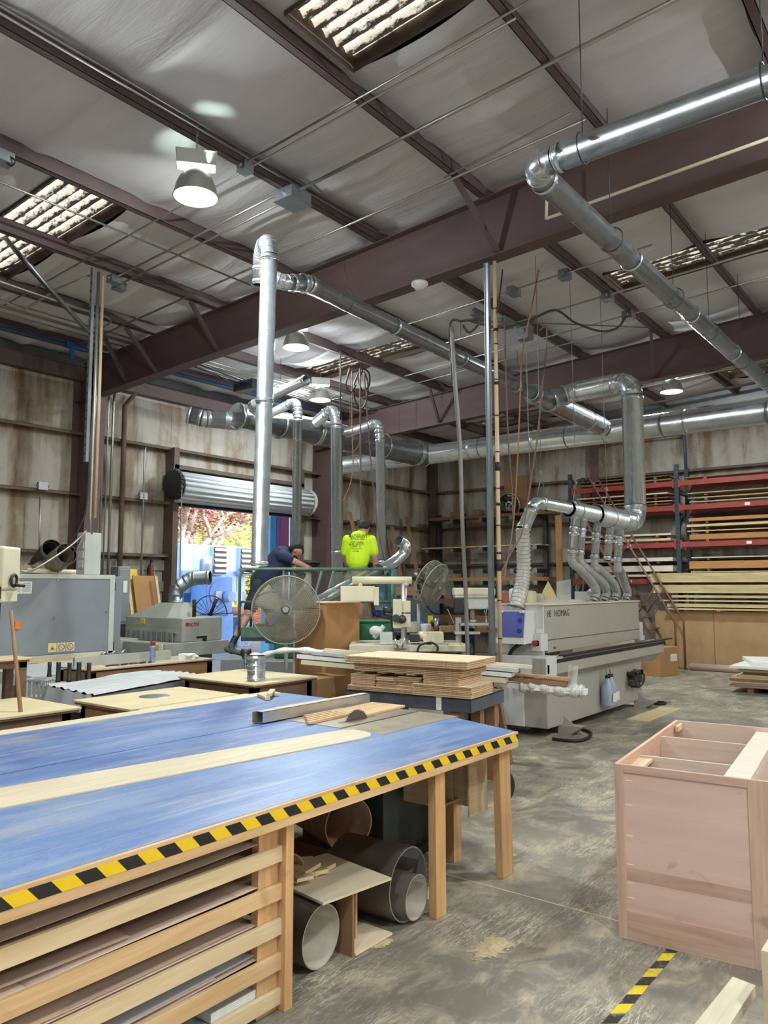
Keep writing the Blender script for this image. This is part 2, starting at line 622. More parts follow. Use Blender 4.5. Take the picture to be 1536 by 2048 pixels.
def blue_top():
    n = N('scuffed_blue_laminate', .42)
    a = n.noise(n.coords((.42, 2.0, 1), (0, 0, R(-4)), True), 2.2, 10, .72, .6)
    b = n.noise(n.coords((.8, 1.2, 1), world=True), 1.0, 4, .55)
    c = n.ramp(b, [(.32, lin('#465c92')), (.5, lin('#5876a8')), (.68, lin('#6f8cb6'))])
    c = n.mixc(n.ramp(a, [(.47, (0,) * 3), (.72, (.68,) * 3)]), c, lin('#a3a9b6'))
    for ang, st, sc in ((5, (.16, 4, 1), 8), (-9, (.2, 5, 1), 6), (35, (.2, 3, 1), 3)):
        f = n.noise(n.coords(st, (0, 0, R(ang)), True), sc, 7, .7, .4)
        c = n.mixc(n.ramp(f, [(.58, (0,) * 3), (.72, (.6,) * 3)]), c, lin('#bcbab2'))
    dusty = n.math('MULTIPLY', n.ramp(n.noise(n.coords((.6, 1.6, 1), world=True), 1.5, 9, .7), [(.5, (0,) * 3), (.68, (.75,) * 3)]), n.ramp(n.noise(n.coords(world=True), .6, 2), [(.45, (0,) * 3), (.6, (1,) * 3)]))
    c = n.mixc(dusty, c, lin('#b3a98f'))
    f = n.noise(n.coords((.5, 2.5, 1), (0, 0, R(12)), True), 3, 4, .6, 3)
    c = n.mixc(n.ramp(f, [(.49, (0,) * 3), (.5, (.35,) * 3), (.51, (0,) * 3)]), c, lin('#2f3f70'))
    n.color(c)
    return n.m


def stripes(name, ax, period, a, b, slant=1.0, wear=0):
    """hazard tape: slanted bands along one axis of the world"""
    n = N(name, .5)
    g = n.new('NewGeometry')
    x = n.new('SeparateXYZ')
    n.link(g.outputs['Position'], x.inputs[0])
    along, across = {'xz': (0, 2), 'xy': (0, 1)}[ax]
    t = n.math('ADD', n.math('DIVIDE', x.outputs[along], period), n.math('MULTIPLY', x.outputs[across], slant / period))
    f = n.math('GREATER_THAN', n.math('FRACT', t), .5)
    c = n.mixc(f, lin(a), lin(b))
    if wear:
        w = n.noise(n.coords(world=True), 16, 6, .7)
        c = n.mixc(n.ramp(w, [(.52, (0,) * 3), (.68, (wear,) * 3)]), c, lin('#7d776b'))
    n.color(c)
    return n.m


def layers(name, period, a, b):
    """edge of plywood: thin veneers stacked in z"""
    n = N(name, .7)
    g = n.new('NewGeometry')
    x = n.new('SeparateXYZ')
    n.link(g.outputs['Position'], x.inputs[0])
    f = n.math('FRACT', n.math('DIVIDE', x.outputs[2], period))
    c = n.mixc(n.math('GREATER_THAN', f, .5), lin(a), lin(b))
    w = n.noise(n.coords((.3, .3, 3)), 20, 4)
    n.color(n.mixc(.35, c, n.ramp(w, [(.3, lin('#8a6a45')), (.7, lin('#dcc39b'))])))
    return n.m


M['insulation'] = insulation()
M['wall'] = wall_blanket()
M['concrete'] = concrete()
M['blue_top'] = blue_top()
M['tape_table'] = stripes('hazard_tape', 'xz', .155, '#141414', '#e3bd12', .9, .06)
M['tape_floor'] = stripes('worn_floor_tape', 'xy', .19, '#2b2b26', '#d8bd25', .8, .85)
M['ply_edge'] = layers('plywood_edge', .006, '#c9a777', '#9d7749')


def skylight_sheet():
    """translucent corrugated fibreglass with years of leaf litter on it"""
    n = N('dirty_fibreglass_sheet', .6)
    t = n.t
    for l in list(t.links):
        t.links.remove(l)
    tr = n.new('BsdfTranslucent')
    df = n.new('BsdfDiffuse')
    df.inputs[0].default_value = lin('#4a3c2f')
    m1 = n.new('MixShader')
    a = n.noise(n.coords((1.6, .55, 1), world=True), 11, 8, .75)
    x = n.new('SeparateXYZ')
    n.link(n.co.outputs['Object'], x.inputs[0])
    # litter lies in the valleys of the sheet
    rib = n.math('SINE', n.math('MULTIPLY', n.math('ADD', x.outputs[0], .425 - .135 / 8), 2 * math.pi / .135))
    f = n.math('ADD', n.math('MULTIPLY', a, .62), n.math('ADD', n.math('MULTIPLY', rib, .085), .19))
    tr.inputs[0].default_value = lin('#e8d3ae')
    n.link(n.ramp(f, [(.495, (.03,) * 3), (.555, (.85,) * 3)]), m1.inputs[0])
    n.link(df.outputs[0], m1.inputs[1])
    n.link(tr.outputs[0], m1.inputs[2])
    out = [q for q in t.nodes if q.type == 'OUTPUT_MATERIAL'][0]
    n.link(m1.outputs[0], out.inputs[0])
    return n.m


M['skylight'] = skylight_sheet()

# ================================================================ THE BUILDING
YL, XE = 12.47, 18.3          # wall with the roll-up door, far end wall
X0, YR = -6.0, -12.47
DOOR = (9.23, 12.60, 3.38)    # x from, x to, head height
GIRTS = (2.36, 3.37, 4.43)
SKY_X = ((4.0, 4.85), (10.45, 11.27), (16.75, 17.55))
SKY_Y = ((1.27, 4.1), (7.33, 10.3))
PURLINS = (1.2, 2.7, 4.2, 5.72, 7.25, 8.75, 10.25, 11.68)


def roof_z(y):                # underside of the purlins
    return 6.307 - .055 * abs(y)


def in_sky(x, y):
    return any(a < x < b for a, b in SKY_X) and any(a < y < b for a, b in SKY_Y)


def structure(o):
    o['kind'] = 'structure'
    return o


fl = structure(MB().bx(X0, XE + .2, YR, YL + .2, -.15, 0).build('floor', M['concrete']))
JX = (4.104,2.014,0)[0]
jt = MB()
jt.bx(JX - .006, JX + .006, -6, 8, .0003, .0012)
jt.build('floor_joint', M['dust_pile'], fl)

# roof blanket: vinyl-faced insulation sagging between the purlins, seams across
seams = [X0 + 1.22 * i + rnd.uniform(-.12, .12) for i in range(21)]
NU, NV = 340, 160
PYS = sorted((-.3,) + PURLINS + (12.5,))


def blanket(u, v):
    x = X0 + (XE - X0) * u
    y = -.3 + (YL + .3) * v
    k = max(i for i in range(len(PYS) - 1) if PYS[i] <= y + 1e-6 or i == 0)
    t = min(1, max(0, (y - PYS[k]) / (PYS[k + 1] - PYS[k])))
    sag = math.sin(math.pi * t)
    w = noise.noise(Vector((x * .55, y * .35, 3.1)))
    d = min(abs(x - s) for s in seams)
    fold = max(0, 1 - d / .16)
    f2 = noise.noise(Vector((x * 3.2, y * .5, 9)))
    f3 = abs(noise.noise(Vector((x * 1.1 + 7, y * .22, 5)))) * abs(noise.noise(Vector((x * 6.5, y * .9, 2))))
    z = roof_z(y) + .205 - sag * (.06 + .06 * w + .05 * fold + .03 * f2 + .1 * f3) - .02 * fold
    if in_sky(x, y + .02) or in_sky(x, y - .02):
        z = roof_z(y) + .2
    return (x, y, z)


def keep_blanket(u, v):
    return not in_sky(X0 + (XE - X0) * u, -.3 + (YL + .3) * v)


ce = structure(MB().grid(blanket, NU, NV, keep=keep_blanket).build('ceiling', M['insulation']))
cr = MB()
cr.add([(X0, -.3, roof_z(.3) + .2), (XE, -.3, roof_z(.3) + .2), (XE, YR, roof_z(YR) + .2), (X0, YR, roof_z(YR) + .2)], [(0, 1, 2, 3)])
structure(cr.build('ceiling_far_slope', M['insulation']))
# steel roof sheet above the blanket, open only at the fibreglass sheets
rs = MB()
xs = sorted({X0 - .5, XE + .5} | {q for p in SKY_X for q in p})
ys = sorted({YR - .6, 0, YL + .6} | {q for p in SKY_Y for q in p})
for i in range(len(xs) - 1):
    for j in range(len(ys) - 1):
        if in_sky((xs[i] + xs[i + 1]) / 2, (ys[j] + ys[j + 1]) / 2):
            continue
        rs.add([(x, y, roof_z(y) + dz) for dz in (.33, .335) for x, y in ((xs[i], ys[j]), (xs[i + 1], ys[j]), (xs[i + 1], ys[j + 1]), (xs[i], ys[j + 1]))],
               [(0, 3, 2, 1), (4, 5, 6, 7)])
structure(rs.build('roof', M['galv_dull']))
sky_n = 0
for xa, xb in SKY_X:
    for ya, yb in SKY_Y:
        if xa > 16 and ya < 2:
            pass
        sky_n += 1
        w = thing('window_%d' % sky_n, '', '', ((xa + xb) / 2, (ya + yb) / 2, roof_z((ya + yb) / 2) + .2))
        for k in ('label', 'category'):
            if k in w:
                del w[k]
        structure(w)

        def corr(u, v):
            x = xa - .03 + (xb - xa + .06) * u
            y = ya - .02 + (yb - ya + .04) * v
            return (x, y, roof_z(y) + .285 + .028 * math.sin(2 * math.pi * (x - xa) / .135))
        MB().grid(corr, 60, 14).build('pane', M['skylight'], w)
        fr = MB()
        for x in (xa, xb):
            fr.add([(x, ya, roof_z(ya) + .15), (x, yb, roof_z(yb) + .15), (x, yb, roof_z(yb) + .33), (x, ya, roof_z(ya) + .33)], [(0, 1, 2, 3)])
        for y in (ya, yb):
            fr.add([(xa, y, roof_z(y) + .15), (xb, y, roof_z(y) + .15), (xb, y, roof_z(y) + .33), (xa, y, roof_z(y) + .33)], [(0, 1, 2, 3)])
        fr.build('window_frame', M['girt'], w)

# purlins: C sections with their flange on the underside
for i, y in enumerate(PURLINS):
    z = roof_z(y)
    m = MB()
    m.bx(X0, XE, y - .004, y + .004, z, z + .2)
    m.bx(X0, XE, y - .075, y + .004, z, z + .006)
    m.bx(X0, XE, y - .075, y - .071, z, z + .02)
    m.bx(X0, XE, y - .004, y + .07, z + .194, z + .2)
    structure(m.build('ceiling_beam', M['purlin']))
structure(MB().bx(X0, XE, YL - .16, YL - .02, 5.36, 5.60).build('ceiling_beam', M['purlin']))


def raft_bot(y):
    return 5.56 - .046 * abs(y)


for fx in (1.14, 7.27, 13.4):
    m = MB()
    for s in (1, -1):
        ya, yb = 0, s * (YL - .25)
        m.add([(fx + e, y, z) for e in (-.006, .006) for y, z in ((ya, raft_bot(ya)), (yb, raft_bot(yb)), (yb, roof_z(yb)), (ya, roof_z(ya)))],
              [(0, 1, 2, 3), (7, 6, 5, 4)])
        for z0, z1 in ((raft_bot, lambda y: raft_bot(y) + .014), (lambda y: roof_z(y) - .014, roof_z)):
            m.add([(fx + e, y, g(y)) for g in (z0, z1) for e in (-.1, .1) for y in (ya, yb)],
                  [(0, 1, 3, 2), (4, 6, 7, 5), (0, 2, 6, 4), (1, 5, 7, 3), (0, 4, 5, 1), (2, 3, 7, 6)])
        for y in (11.8,):
            m.add([(fx + e, s * y, z) for e in (-.09, .09) for z in (raft_bot(y), roof_z(y))], [(0, 1, 3, 2)])
    structure(m.build('rafter_beam', M['red_primer']))
    for s in (1, -1):
        c = MB()
        yo = s * (YL - .04)
        yi0, yi1 = s * (YL - .34), s * (YL - .66)
        c.add([(fx + e, y, z) for e in (-.006, .006) for y, z in ((yo, 0), (yi0, 0), (yi1, 5.62), (yo, 5.62))], [(0, 1, 2, 3), (7, 6, 5, 4)])
        c.bar((fx, yi0, 0), (fx, yi1, raft_bot(YL) + .04), .26, .014, (0, 1, 0))
        c.bar((fx, yo, 0), (fx, yo, 5.62), .26, .014, (0, 1, 0))
        c.add([(fx + e, y, z) for e in (-.13, .13) for y, z in ((yi1, raft_bot(YL)), (yo, raft_bot(YL) - .02))], [(0, 1, 3, 2)])
        structure(c.build('wall_column', M['red_primer']))

# flange braces from the rafters up to the purlins
for a, b in (((7.27, 4.02, 5.40), (6.62, 4.18, 6.08)), ((7.27, 8.72, 5.18), (6.75, 8.74, 5.82)), ((7.27, 11.0, 5.08), (6.75, 10.9, 5.72)),
             ((7.27, 10.2, 5.11), (6.7, 10.24, 5.74)), ((13.4, 8.9, 5.17), (12.8, 8.75, 5.83)), ((13.4, 4.4, 5.36), (12.8, 4.2, 6.07))):
    structure(MB().bar(a, b, .05, .05).build('brace_beam', M['purlin']))


# ---- walls: vinyl blanket bulging between girts, steel sheet behind
def wall_blanket_mesh(a0, a1, place, skip=None, top=5.45):
    zs = [0] + list(GIRTS) + [top]
    m = MB()
    n = max(2, int((a1 - a0) / .08))
    for z0, z1 in zip(zs, zs[1:]):
        def fn(u, v):
            a = a0 + (a1 - a0) * u
            z = z0 + (z1 - z0) * v
            b = math.sin(math.pi * v)
            k = abs(((a / .92) % 1) - .5) * 2
            d = b * (.022 + .02 * noise.noise(Vector((a * .8, z0, 1))) + .014 * noise.noise(Vector((a * 4, z * .5, 5)))) - .02 * max(0, 1 - (1 - k) / .12) * b
            return place(a, z, d)
        m.grid(fn, n, 10, keep=(lambda u, v: not skip(a0 + (a1 - a0) * u, z0 + (z1 - z0) * v)) if skip else None)
    return m


def door_hole(a, z):
    return DOOR[0] < a < DOOR[1] and z < 4.2 and z < DOOR[2] + .02


m = MB()
for a0, a1 in ((X0, DOOR[0]), (DOOR[1], XE)):
    q = wall_blanket_mesh(a0, a1, lambda a, z, d: (a, YL - d, z))
    m.add(q.v, q.f, 0, True)
zs = (DOOR[2], GIRTS[1] + .02, GIRTS[2], 5.45)
for z0, z1 in zip(zs, zs[1:]):
    m.grid(lambda u, v: (DOOR[0] + (DOOR[1] - DOOR[0]) * u, YL - math.sin(math.pi * v) * (.03 + .015 * noise.noise(Vector((u * 9, z0, 2)))), z0 + (z1 - z0) * v), 40, 6)
wl = structure(m.build('wall_left', M['wall']))
m = MB()
for a0, a1, z0 in ((X0, DOOR[0], 0), (DOOR[1], XE + .3, 0), (DOOR[0], DOOR[1], DOOR[2])):
    m.bx(a0, a1, YL + .02, YL + .06, z0, 5.9)
m.build('steel_sheet', M['galv_dull'], wl)
# block plinth beside the door
blk = MB().bx(-.198, .198, -.05, 0, 0, .192).mesh('block', M['concrete_grey'])
for r_ in range(11):
    for c_ in range(5):
        x = 7.72 + .4 * c_ + (.2 if r_ % 2 else 0)
        if x > 9.05:
            continue
        o = bpy.data.objects.new('block', blk)
        COL.objects.link(o)
        o.parent = wl
        o.location = Vector((x, YL - .02, .06 + .2 * r_)) - XF[wl.name].translation

we = structure(wall_blanket_mesh(YR, YL, lambda a, z, d: (XE - d, a, z), top=5.9).build('wall_far', M['wall']))
MB().bx(XE + .02, XE + .06, YR - .2, YL + .3, 0, 6.6).build('steel_sheet', M['galv_dull'], we)
# rear wall and the wall on the other side, each with a wide doorway standing open to the yard
m = MB()
m.bx(X0 - .06, X0, YR, -7, 0, 6.5)
m.bx(X0 - .06, X0, -2.6, YL, 0, 6.5)
m.bx(X0 - .06, X0, -7, -2.6, 4.2, 6.5)
structure(m.build('wall_rear', M['wall']))
m = MB()
m.bx(X0, 1.2, YR - .06, YR, 0, 6)
m.bx(5.6, XE, YR - .06, YR, 0, 6)
m.bx(1.2, 5.6, YR - .06, YR, 4.2, 6)
structure(m.build('wall_right', M['wall']))

for i, z in enumerate(GIRTS):
    for a0, a1 in ((X0, DOOR[0] - .1), (DOOR[1] + .1, XE)) if z < DOOR[2] + .1 else ((X0, XE),):
        m = MB()
        m.bx(a0, a1, YL - .2, YL - .02, z - .004, z + .004)
        m.bx(a0, a1, YL - .2, YL - .196, z - .05, z)
        structure(m.build('girt_beam', M['girt']))
    m = MB()
    m.bx(XE - .2, XE - .02, YR, YL, z - .004, z + .004)
    m.bx(XE - .2, XE - .196, YR, YL, z - .05, z)
    structure(m.build('girt_beam', M['girt']))
for y in (12.2, 7.4, 2.4, -2.6):
    m = MB()
    m.bx(XE - .3, XE - .05, y - .006, y + .006, 0, roof_z(y))
    m.bx(XE - .31, XE - .295, y - .1, y + .1, 0, roof_z(y))
    structure(m.build('wall_column', M['red_primer']))

# ---- roll-up door, coiled under the header
dr = thing('door_1', None, None, ((DOOR[0] + DOOR[1]) / 2, YL - .3, DOOR[2]))
structure(dr)
for x in (DOOR[0] - .06, DOOR[1] + .06):
    MB().bx(x - .06, x + .06, YL - .3, YL, 0, 4.43).build('jamb', M['girt'], dr)
for x in (DOOR[0] + .02, DOOR[1] - .02):
    MB().bx(x - .03, x + .03, YL - .24, YL - .14, 0, 3.5).build('guide_rail', M['dark_steel'], dr)
MB().bx(DOOR[0] - .1, DOOR[1] + .1, YL - .3, YL - .05, 4.02, 4.10).build('header', M['girt'], dr)
slat = MB()
slat.bx(-1.78, 1.78, -.006, .006, -.046, .046)
slat.tube([(-1.78, -.002, -.01), (1.78, -.002, -.01)], .028, 10)
sme = slat.mesh('slat', plain('white_door_slat', '#c3c8cc', .5, 0, .06, 3))
cz, cy, cr_ = 3.66, YL - .36, .27
for i in range(14):
    a = R(-95 + i * 20)
    o = bpy.data.objects.new('slat', sme)
    COL.objects.link(o)
    o.parent = dr
    o.location = Vector((10.915, cy - math.cos(a) * cr_, cz + math.sin(a) * cr_)) - XF[dr.name].translation
    o.rotation_euler = (-a, 0, 0)
MB().cyl((9.12, cy, cz), (12.75, cy, cz), .2, n=20).build('barrel', M['dark_steel'], dr)
m = MB()
m.bx(DOOR[0] + .02, DOOR[1] - .02, YL - .22, YL - .16, DOOR[2] - .06, DOOR[2] + .05)
m.bx(DOOR[0] + .02, DOOR[1] - .02, YL - .25, YL - .13, DOOR[2] - .07, DOOR[2] - .055)
m.build('bottom_bar', M['dark_steel'], dr)
m = MB()
m.cyl((9.02, cy, cz + .05), (9.1, cy, cz + .05), .26, n=24)
for i in range(20):
    a = 2 * math.pi * i / 20
    m.box((9.06, cy + math.cos(a) * .27, cz + .05 + math.sin(a) * .27), (.07, .04, .04))
m.build('chain_wheel', M['black_metal'], dr)
m = MB()
m.cyl((12.75, cy, cz), (12.80, cy, cz), .3, n=20)
m.build('end_plate', M['grey_trim'], dr)
MB().tube([(9.06, cy - .25, cz + .05), (9.08, cy - .24, 2.2), (9.1, cy - .22, 1.3)], .012, 6).build('pull_chain', M['wire'], dr)

# ================================================================ OUTSIDE THE DOOR
structure(MB().bx(-15, 60, YL + .2, 70, -.3, -.12).build('ground', plain('pale_yard_gravel', '#a89c8a', .95, 0, .2, 1.5)))

# ================================================================ OVERHEAD: LAMPS, DUCTS, CONDUIT, CORDS
def make_lamp(x, y, z, label):
    t = thing('high_bay_lamp', label, 'lamp', (x, y, z), 0, 'high bay lamps under the roof')
    prof = [(.205, 0), (.2, .03), (.185, .1), (.155, .17), (.11, .225), (.07, .245)]
    m = MB()
    m.lathe([(r, h) for r, h in prof], (x, y, z), n=28)
    m.lathe([(r - .006, h) for r, h in reversed(prof)], (x, y, z), n=28)
    m.ring((x, y, z), (0, 0, 1), .204, .006, 28)
    m.build('reflector', plain_once('lamp_reflector', '#b9bdb4', .35, .5), t)
    MB().lathe([(0, .05), (.05, .055), (.07, .1), (.05, .2), (0, .21)], (x, y, z), n=14).build('bulb', M['lamp_glow'], t)
    m = MB()
    m.bx(-.18, .18, -.075, .075, .29, .42, 0, Matrix.Translation((x, y, z)) @ rotz(-40))
    m.bx(-.19, .19, -.08, .08, .415, .43, 0, Matrix.Translation((x, y, z)) @ rotz(-40))
    for a in (45, 135, 225, 315):
        m.bar((x + .06 * math.cos(R(a)), y + .06 * math.sin(R(a)), z + .235), (x + .06 * math.cos(R(a)), y + .06 * math.sin(R(a)), z + .3), .012, .012)
    m.build('ballast_box', M['white_paint'], t, .006)
    m = MB()
    top = roof_z(y) + .12
    k = 0
    zz = z + .43
    while zz < top:
        m.ring((x, y, zz + .014), (1, 0, 0) if k % 2 else (0, 1, 0), .012, .003, 10, 4)
        zz += .022
        k += 1
    m.build('chain', M['conduit'], t)
    ld = bpy.data.lights.new('lamp_light', 'AREA')
    ld.shape = 'DISK'
    ld.size = .36
    ld.energy = LAMP_WATTS
    ld.color = LAMP_COLOR
    lo = bpy.data.objects.new('lamp_light', ld)
    COL.objects.link(lo)
    lo.parent = t
    lo.location = (0, 0, -.004)
    # stray light escaping through the gap between reflector and ballast
    sd = bpy.data.lights.new('lamp_spill', 'POINT')
    sd.energy = SPILL_WATTS
    sd.color = LAMP_COLOR
    sd.shadow_soft_size = .03
    so = bpy.data.objects.new('lamp_spill', sd)
    COL.objects.link(so)
    so.parent = t
    so.location = (.0, .0, .268)
    return t


_once = {}


def plain_once(*a):
    if a not in _once:
        _once[a] = plain(*a)
    return _once[a]


lamp_1 = make_lamp(4.36, 5.61, 5.38, 'large bell shaped ceiling lamp hanging nearest the top edge')
for c, d in (((.03, -.14, .3), (.02, -.08, 1)), ((.05, .15, .3), (.08, .5, .8))):     # light leaking past the sides of its ballast
    sd = bpy.data.lights.new('slot_light', 'SPOT')
    sd.energy = 9
    sd.spot_size = R(50)
    sd.spot_blend = .9
    sd.color = (.75, 1, .9)
    sd.shadow_soft_size = .02
    so = bpy.data.objects.new('slot_light', sd)
    COL.objects.link(so)
    so.parent = lamp_1
    so.location = c
    so.rotation_euler = Vector(d).to_track_quat('-Z', 'Y').to_euler()
make_lamp(8.33, 8.18, 5.43, 'ceiling lamp glowing behind the tall steel dust pipe')
make_lamp(10.87, 10.0, 5.37, 'small far ceiling lamp above the roll-up door ducts')
make_lamp(14.45, 4.4, 5.38, 'far ceiling lamp shining beside the duct drop near the racks')
for x, y in ((-1.6, 4.4), (1.6, -1.6), (6.6, -.2), (-2, .4), (11.2, -1.5), (4.6, -6), (10, -6.5)):
    make_lamp(x, y, 5.42, 'high bay lamp hanging outside the picture over the shop')


def duct_run(root, pts, r, rc=.3, mat='galv', n=20, collars=True, every=1.5):
    """sheet-metal duct along a polyline: straight sections, elbows and collars as parts"""
    p = [Vector(q) for q in pts]
    k = len(p)
    rr = list(r) if isinstance(r, (list, tuple)) else [r] * k
    ends = [(p[0], rr[0])]

    def collar(c, d, q):
        d = d.normalized()
        cl = MB()
        cl.tube([c - d * .022, c - d * .006, c - d * .005, c + d * .005, c + d * .006, c + d * .022], [q + .005, q + .005, q + .011, q + .011, q + .005, q + .005], n, False)
        cl.build('collar', M[mat], root)
    for i in range(1, k):
        a = ends[-1]
        if i < k - 1:
            d0, d1 = (p[i] - p[i - 1]).normalized(), (p[i + 1] - p[i]).normalized()
            th = d0.angle(d1)
            t = min(rc * math.tan(th / 2), (p[i] - p[i - 1]).length * .48, (p[i + 1] - p[i]).length * .48)
            b = (p[i] - d0 * t, rr[i])
        else:
            b = (p[i], rr[i])
        d = (b[0] - a[0])
        MB().pipe([a[0], b[0]], [a[1], b[1]], n).build('duct_section', M[mat], root)
        if collars:
            collar(a[0] + d.normalized() * .03, d, a[1])
            collar(b[0] - d.normalized() * .03, d, b[1])
            m_ = int(d.length / every)
            for j in range(1, m_ + 1):
                if m_ and j * every < d.length - .3:
                    collar(a[0] + d.normalized() * (j * every), d, a[1] + (b[1] - a[1]) * (j * every / d.length))
        if i < k - 1:
            e0, e1 = b[0], p[i] + d1 * t
            seg = max(3, int(math.degrees(th) / 16))
            arcp = []
            for j in range(seg + 1):
                u = j / seg
                arcp.append((1 - u) ** 2 * e0 + 2 * u * (1 - u) * p[i] + u * u * e1)
            m = MB().pipe(arcp, rr[i], n)
            for q in range(1, seg):
                m.ring(arcp[q], arcp[q + 1] - arcp[q - 1], rr[i], .004, n, 4)
            m.build('elbow', M[mat], root)
            ends.append((e1, rr[i]))


def strap(root, c, d, r, top):
    """hanger wire and ring of a duct"""
    m = MB()
    m.ring(c, d, r + .012, .006, 20, 4)
    c = Vector(c)
    m.tube([c + Vector((0, 0, r + .01)), Vector((c.x, c.y, top))], .004, 5)
    m.build('hanger', M['dark_steel'], root)


# tall pipe from the dusty table up to the gooseneck, then the branch along the shop to the main
t = thing('dust_pipe', 'tall steel dust pipe rising from the tan table to a gooseneck', 'duct', (5.19, 5.58, .86))
duct_run(t, [(5.16, 5.53, 1.95), (5.02, 5.30, 5.13), (5.20, 5.62, 5.15), (5.24, 5.66, 4.82)], .08, .16, every=1.6)
m = MB()
m = MB()
m.pipe([(5.19, 5.58, .86), (5.19, 5.58, 1.09)], .085, 22)
for z in (.875, .96, 1.0, 1.07):
    m.ring((5.19, 5.58, z), (0, 0, 1), .087, .006, 22, 5)
m.build('table_collar', M['galv'], t)

t = thing('branch_duct', 'long steel branch duct running from gooseneck to the far main', 'duct', (9, 5.4, 4.7))
duct_run(t, [(5.24, 5.60, 4.93), (5.26, 5.38, 4.78), (5.6, 5.36, 4.88), (10.7, 5.36, 4.74)], [.08, .08, .09, .1], .15)
duct_run(t, [(10.7, 5.36, 4.74), (11.25, 5.36, 4.73)], [.15, .17], .2)
duct_run(t, [(11.25, 5.36, 4.73), (13.3, 5.34, 4.66), (13.62, 5.34, 4.6)], .165, .2)
for x in (6.2, 8.6, 10.2, 12.4):
    strap(t, (x, 5.36, 4.88 - (x - 5.6) * .027), (1, 0, 0), .12, 5.3 if abs(x - 7.27) > .2 else 5.2)

t = thing('machine_duct', 'silver duct dropping from the branch to the white edge bander', 'duct', (11.15, 4.25, 2.7))


def man_y(x):
    return 4.10 + (11.35 - x) * .11


duct_run(t, [(11.25, 5.3, 4.74), (11.45, 5.05, 4.86), (11.4, 4.06, 4.88), (11.38, 4.06, 2.72), (11.0, man_y(11.0), 2.72)], .157, .24, every=1.8)
duct_run(t, [(11.05, man_y(11.05), 2.72), (10.25, man_y(10.25), 2.75)], [.152, .145], .2, every=3)
duct_run(t, [(10.25, man_y(10.25), 2.755), (9.55, man_y(9.55), 2.78)], [.112, .11], .2, every=3)
duct_run(t, [(9.55, man_y(9.55), 2.79), (8.75, man_y(8.75), 2.81), (8.55, 4.46, 2.45)], [.075, .075, .085], .2, every=3)
m = MB()
m.bx(11.08, 11.68, 4.04, 4.07, 3.05, 3.07)
m.build('mounting_strap', M['galv'], t)
for x in (8.9, 9.75, 10.6):
    m = MB()
    zb = 2.80 - (x - 8.62) * .03
    yb = man_y(x)
    m.ring((x, yb, zb), (1, 0, 0), .08 if x < 9 else .12 if x < 10 else .155, .006, 18, 4)
    m.tube([(x - .12, yb, zb + .1), (x, yb, zb + .36), (x + .12, yb, zb + .1)], .005, 5)
    m.ring((x, yb, zb + .40), (0, 1, 0), .03, .008, 12, 5)
    m.tube([(x, yb, zb + .42), (x, yb + .02, roof_z(yb))], .004, 5)
    m.build('hanger', M['wire'], t)


def flex(root, pts, r, name='flex_hose', mat='clear_hose', pitch=.028, amp=.006, n=16):
    p = smooth_path(pts, 10)
    L = sum((p[i + 1] - p[i]).length for i in range(len(p) - 1))
    k = max(8, int(L / (pitch / 2)))
    q = []
    cum = [0]
    for i in range(len(p) - 1):
        cum.append(cum[-1] + (p[i + 1] - p[i]).length)
    j = 0
    for i in range(k + 1):
        s = L * i / k
        while j < len(p) - 2 and cum[j + 1] < s:
            j += 1
        u = (s - cum[j]) / max(1e-6, cum[j + 1] - cum[j])
        q.append(p[j].lerp(p[j + 1], u))
    m = MB()
    m.tube(q, [r + (amp if i % 2 else -amp) for i in range(len(q))], n, False)
    o = m.build(name, M[mat], root)
    if mat == 'clear_hose':
        w = MB()                                  # wire helix moulded into the hose
        for i in range(1, len(q) - 1, 2):
            w.ring(q[i], q[i + 1] - q[i - 1], r + amp, .0032, n, 3)
        w = w.build('wire_helix', M['galv_dull'], o)
        w['kind'] = 'stuff'
    return o


# hoses from the manifold into the edge bander
for i, (xt, xb, kind, lab) in enumerate(((9.72, 10.3, 1, 'clear ribbed hose farthest along the manifold towards the infeed'),
                                        (9.93, 10.66, 1, 'clear ribbed hose second in the row above the edge bander'),
                                        (10.32, 11.05, 1, 'clear ribbed hose in the middle of the row above edge bander'),
                                        (10.68, 10.7, 0, 'short open steel spout hanging unconnected from the manifold'),
                                        (10.98, 11.5, 1, 'clear ribbed hose next to the big vertical duct drop'))):
    z0 = 2.78 - (xt - 9.55) * .035 - (.09 if xt < 10.2 else .12)
    yb = 4.26
    t = thing('dust_hose', lab, 'hose', (xb, yb, 1.54), 0, 'hoses between manifold and edge bander')
    y0 = man_y(xt)
    duct_run(t, [(xt, y0, z0 + .02), (xt - .03, y0 + .02, z0 - .2), (xt - .08, y0 + .03, z0 - .5)], .055, .3, n=14, every=.2)
    if kind:
        flex(t, [(xt - .08, y0 + .03, z0 - .48), (xt - .07, y0 + .03, z0 - .6), (xt + .1, (y0 + yb) / 2, 1.98), (xb - .12, yb, 1.80), (xb + .02, yb, 1.66), (xb - .1, yb, 1.55)], .055)
        m = MB()
        m.ring((xb - .06, yb, 1.585), (.5, 0, 1), .06, .008, 14, 5)
        m.build('clamp', M['dark_steel'], t)
t = thing('dust_hose', 'wide clear ribbed hose curving down to the blue window box', 'hose', (8.36, 4.78, 1.5), 0, 'hoses between manifold and edge bander')
flex(t, [(8.55, 4.46, 2.47), (8.55, 4.46, 2.25), (8.54, 4.45, 2.0), (8.47, 4.44, 1.8), (8.34, 4.42, 1.62), (8.27, 4.42, 1.5)], .085, pitch=.05, amp=.009)
MB().ring((8.27, 4.42, 1.51), (.2, -.2, 1), .1, .008, 16, 5).build('clamp', M['dark_steel'], t)

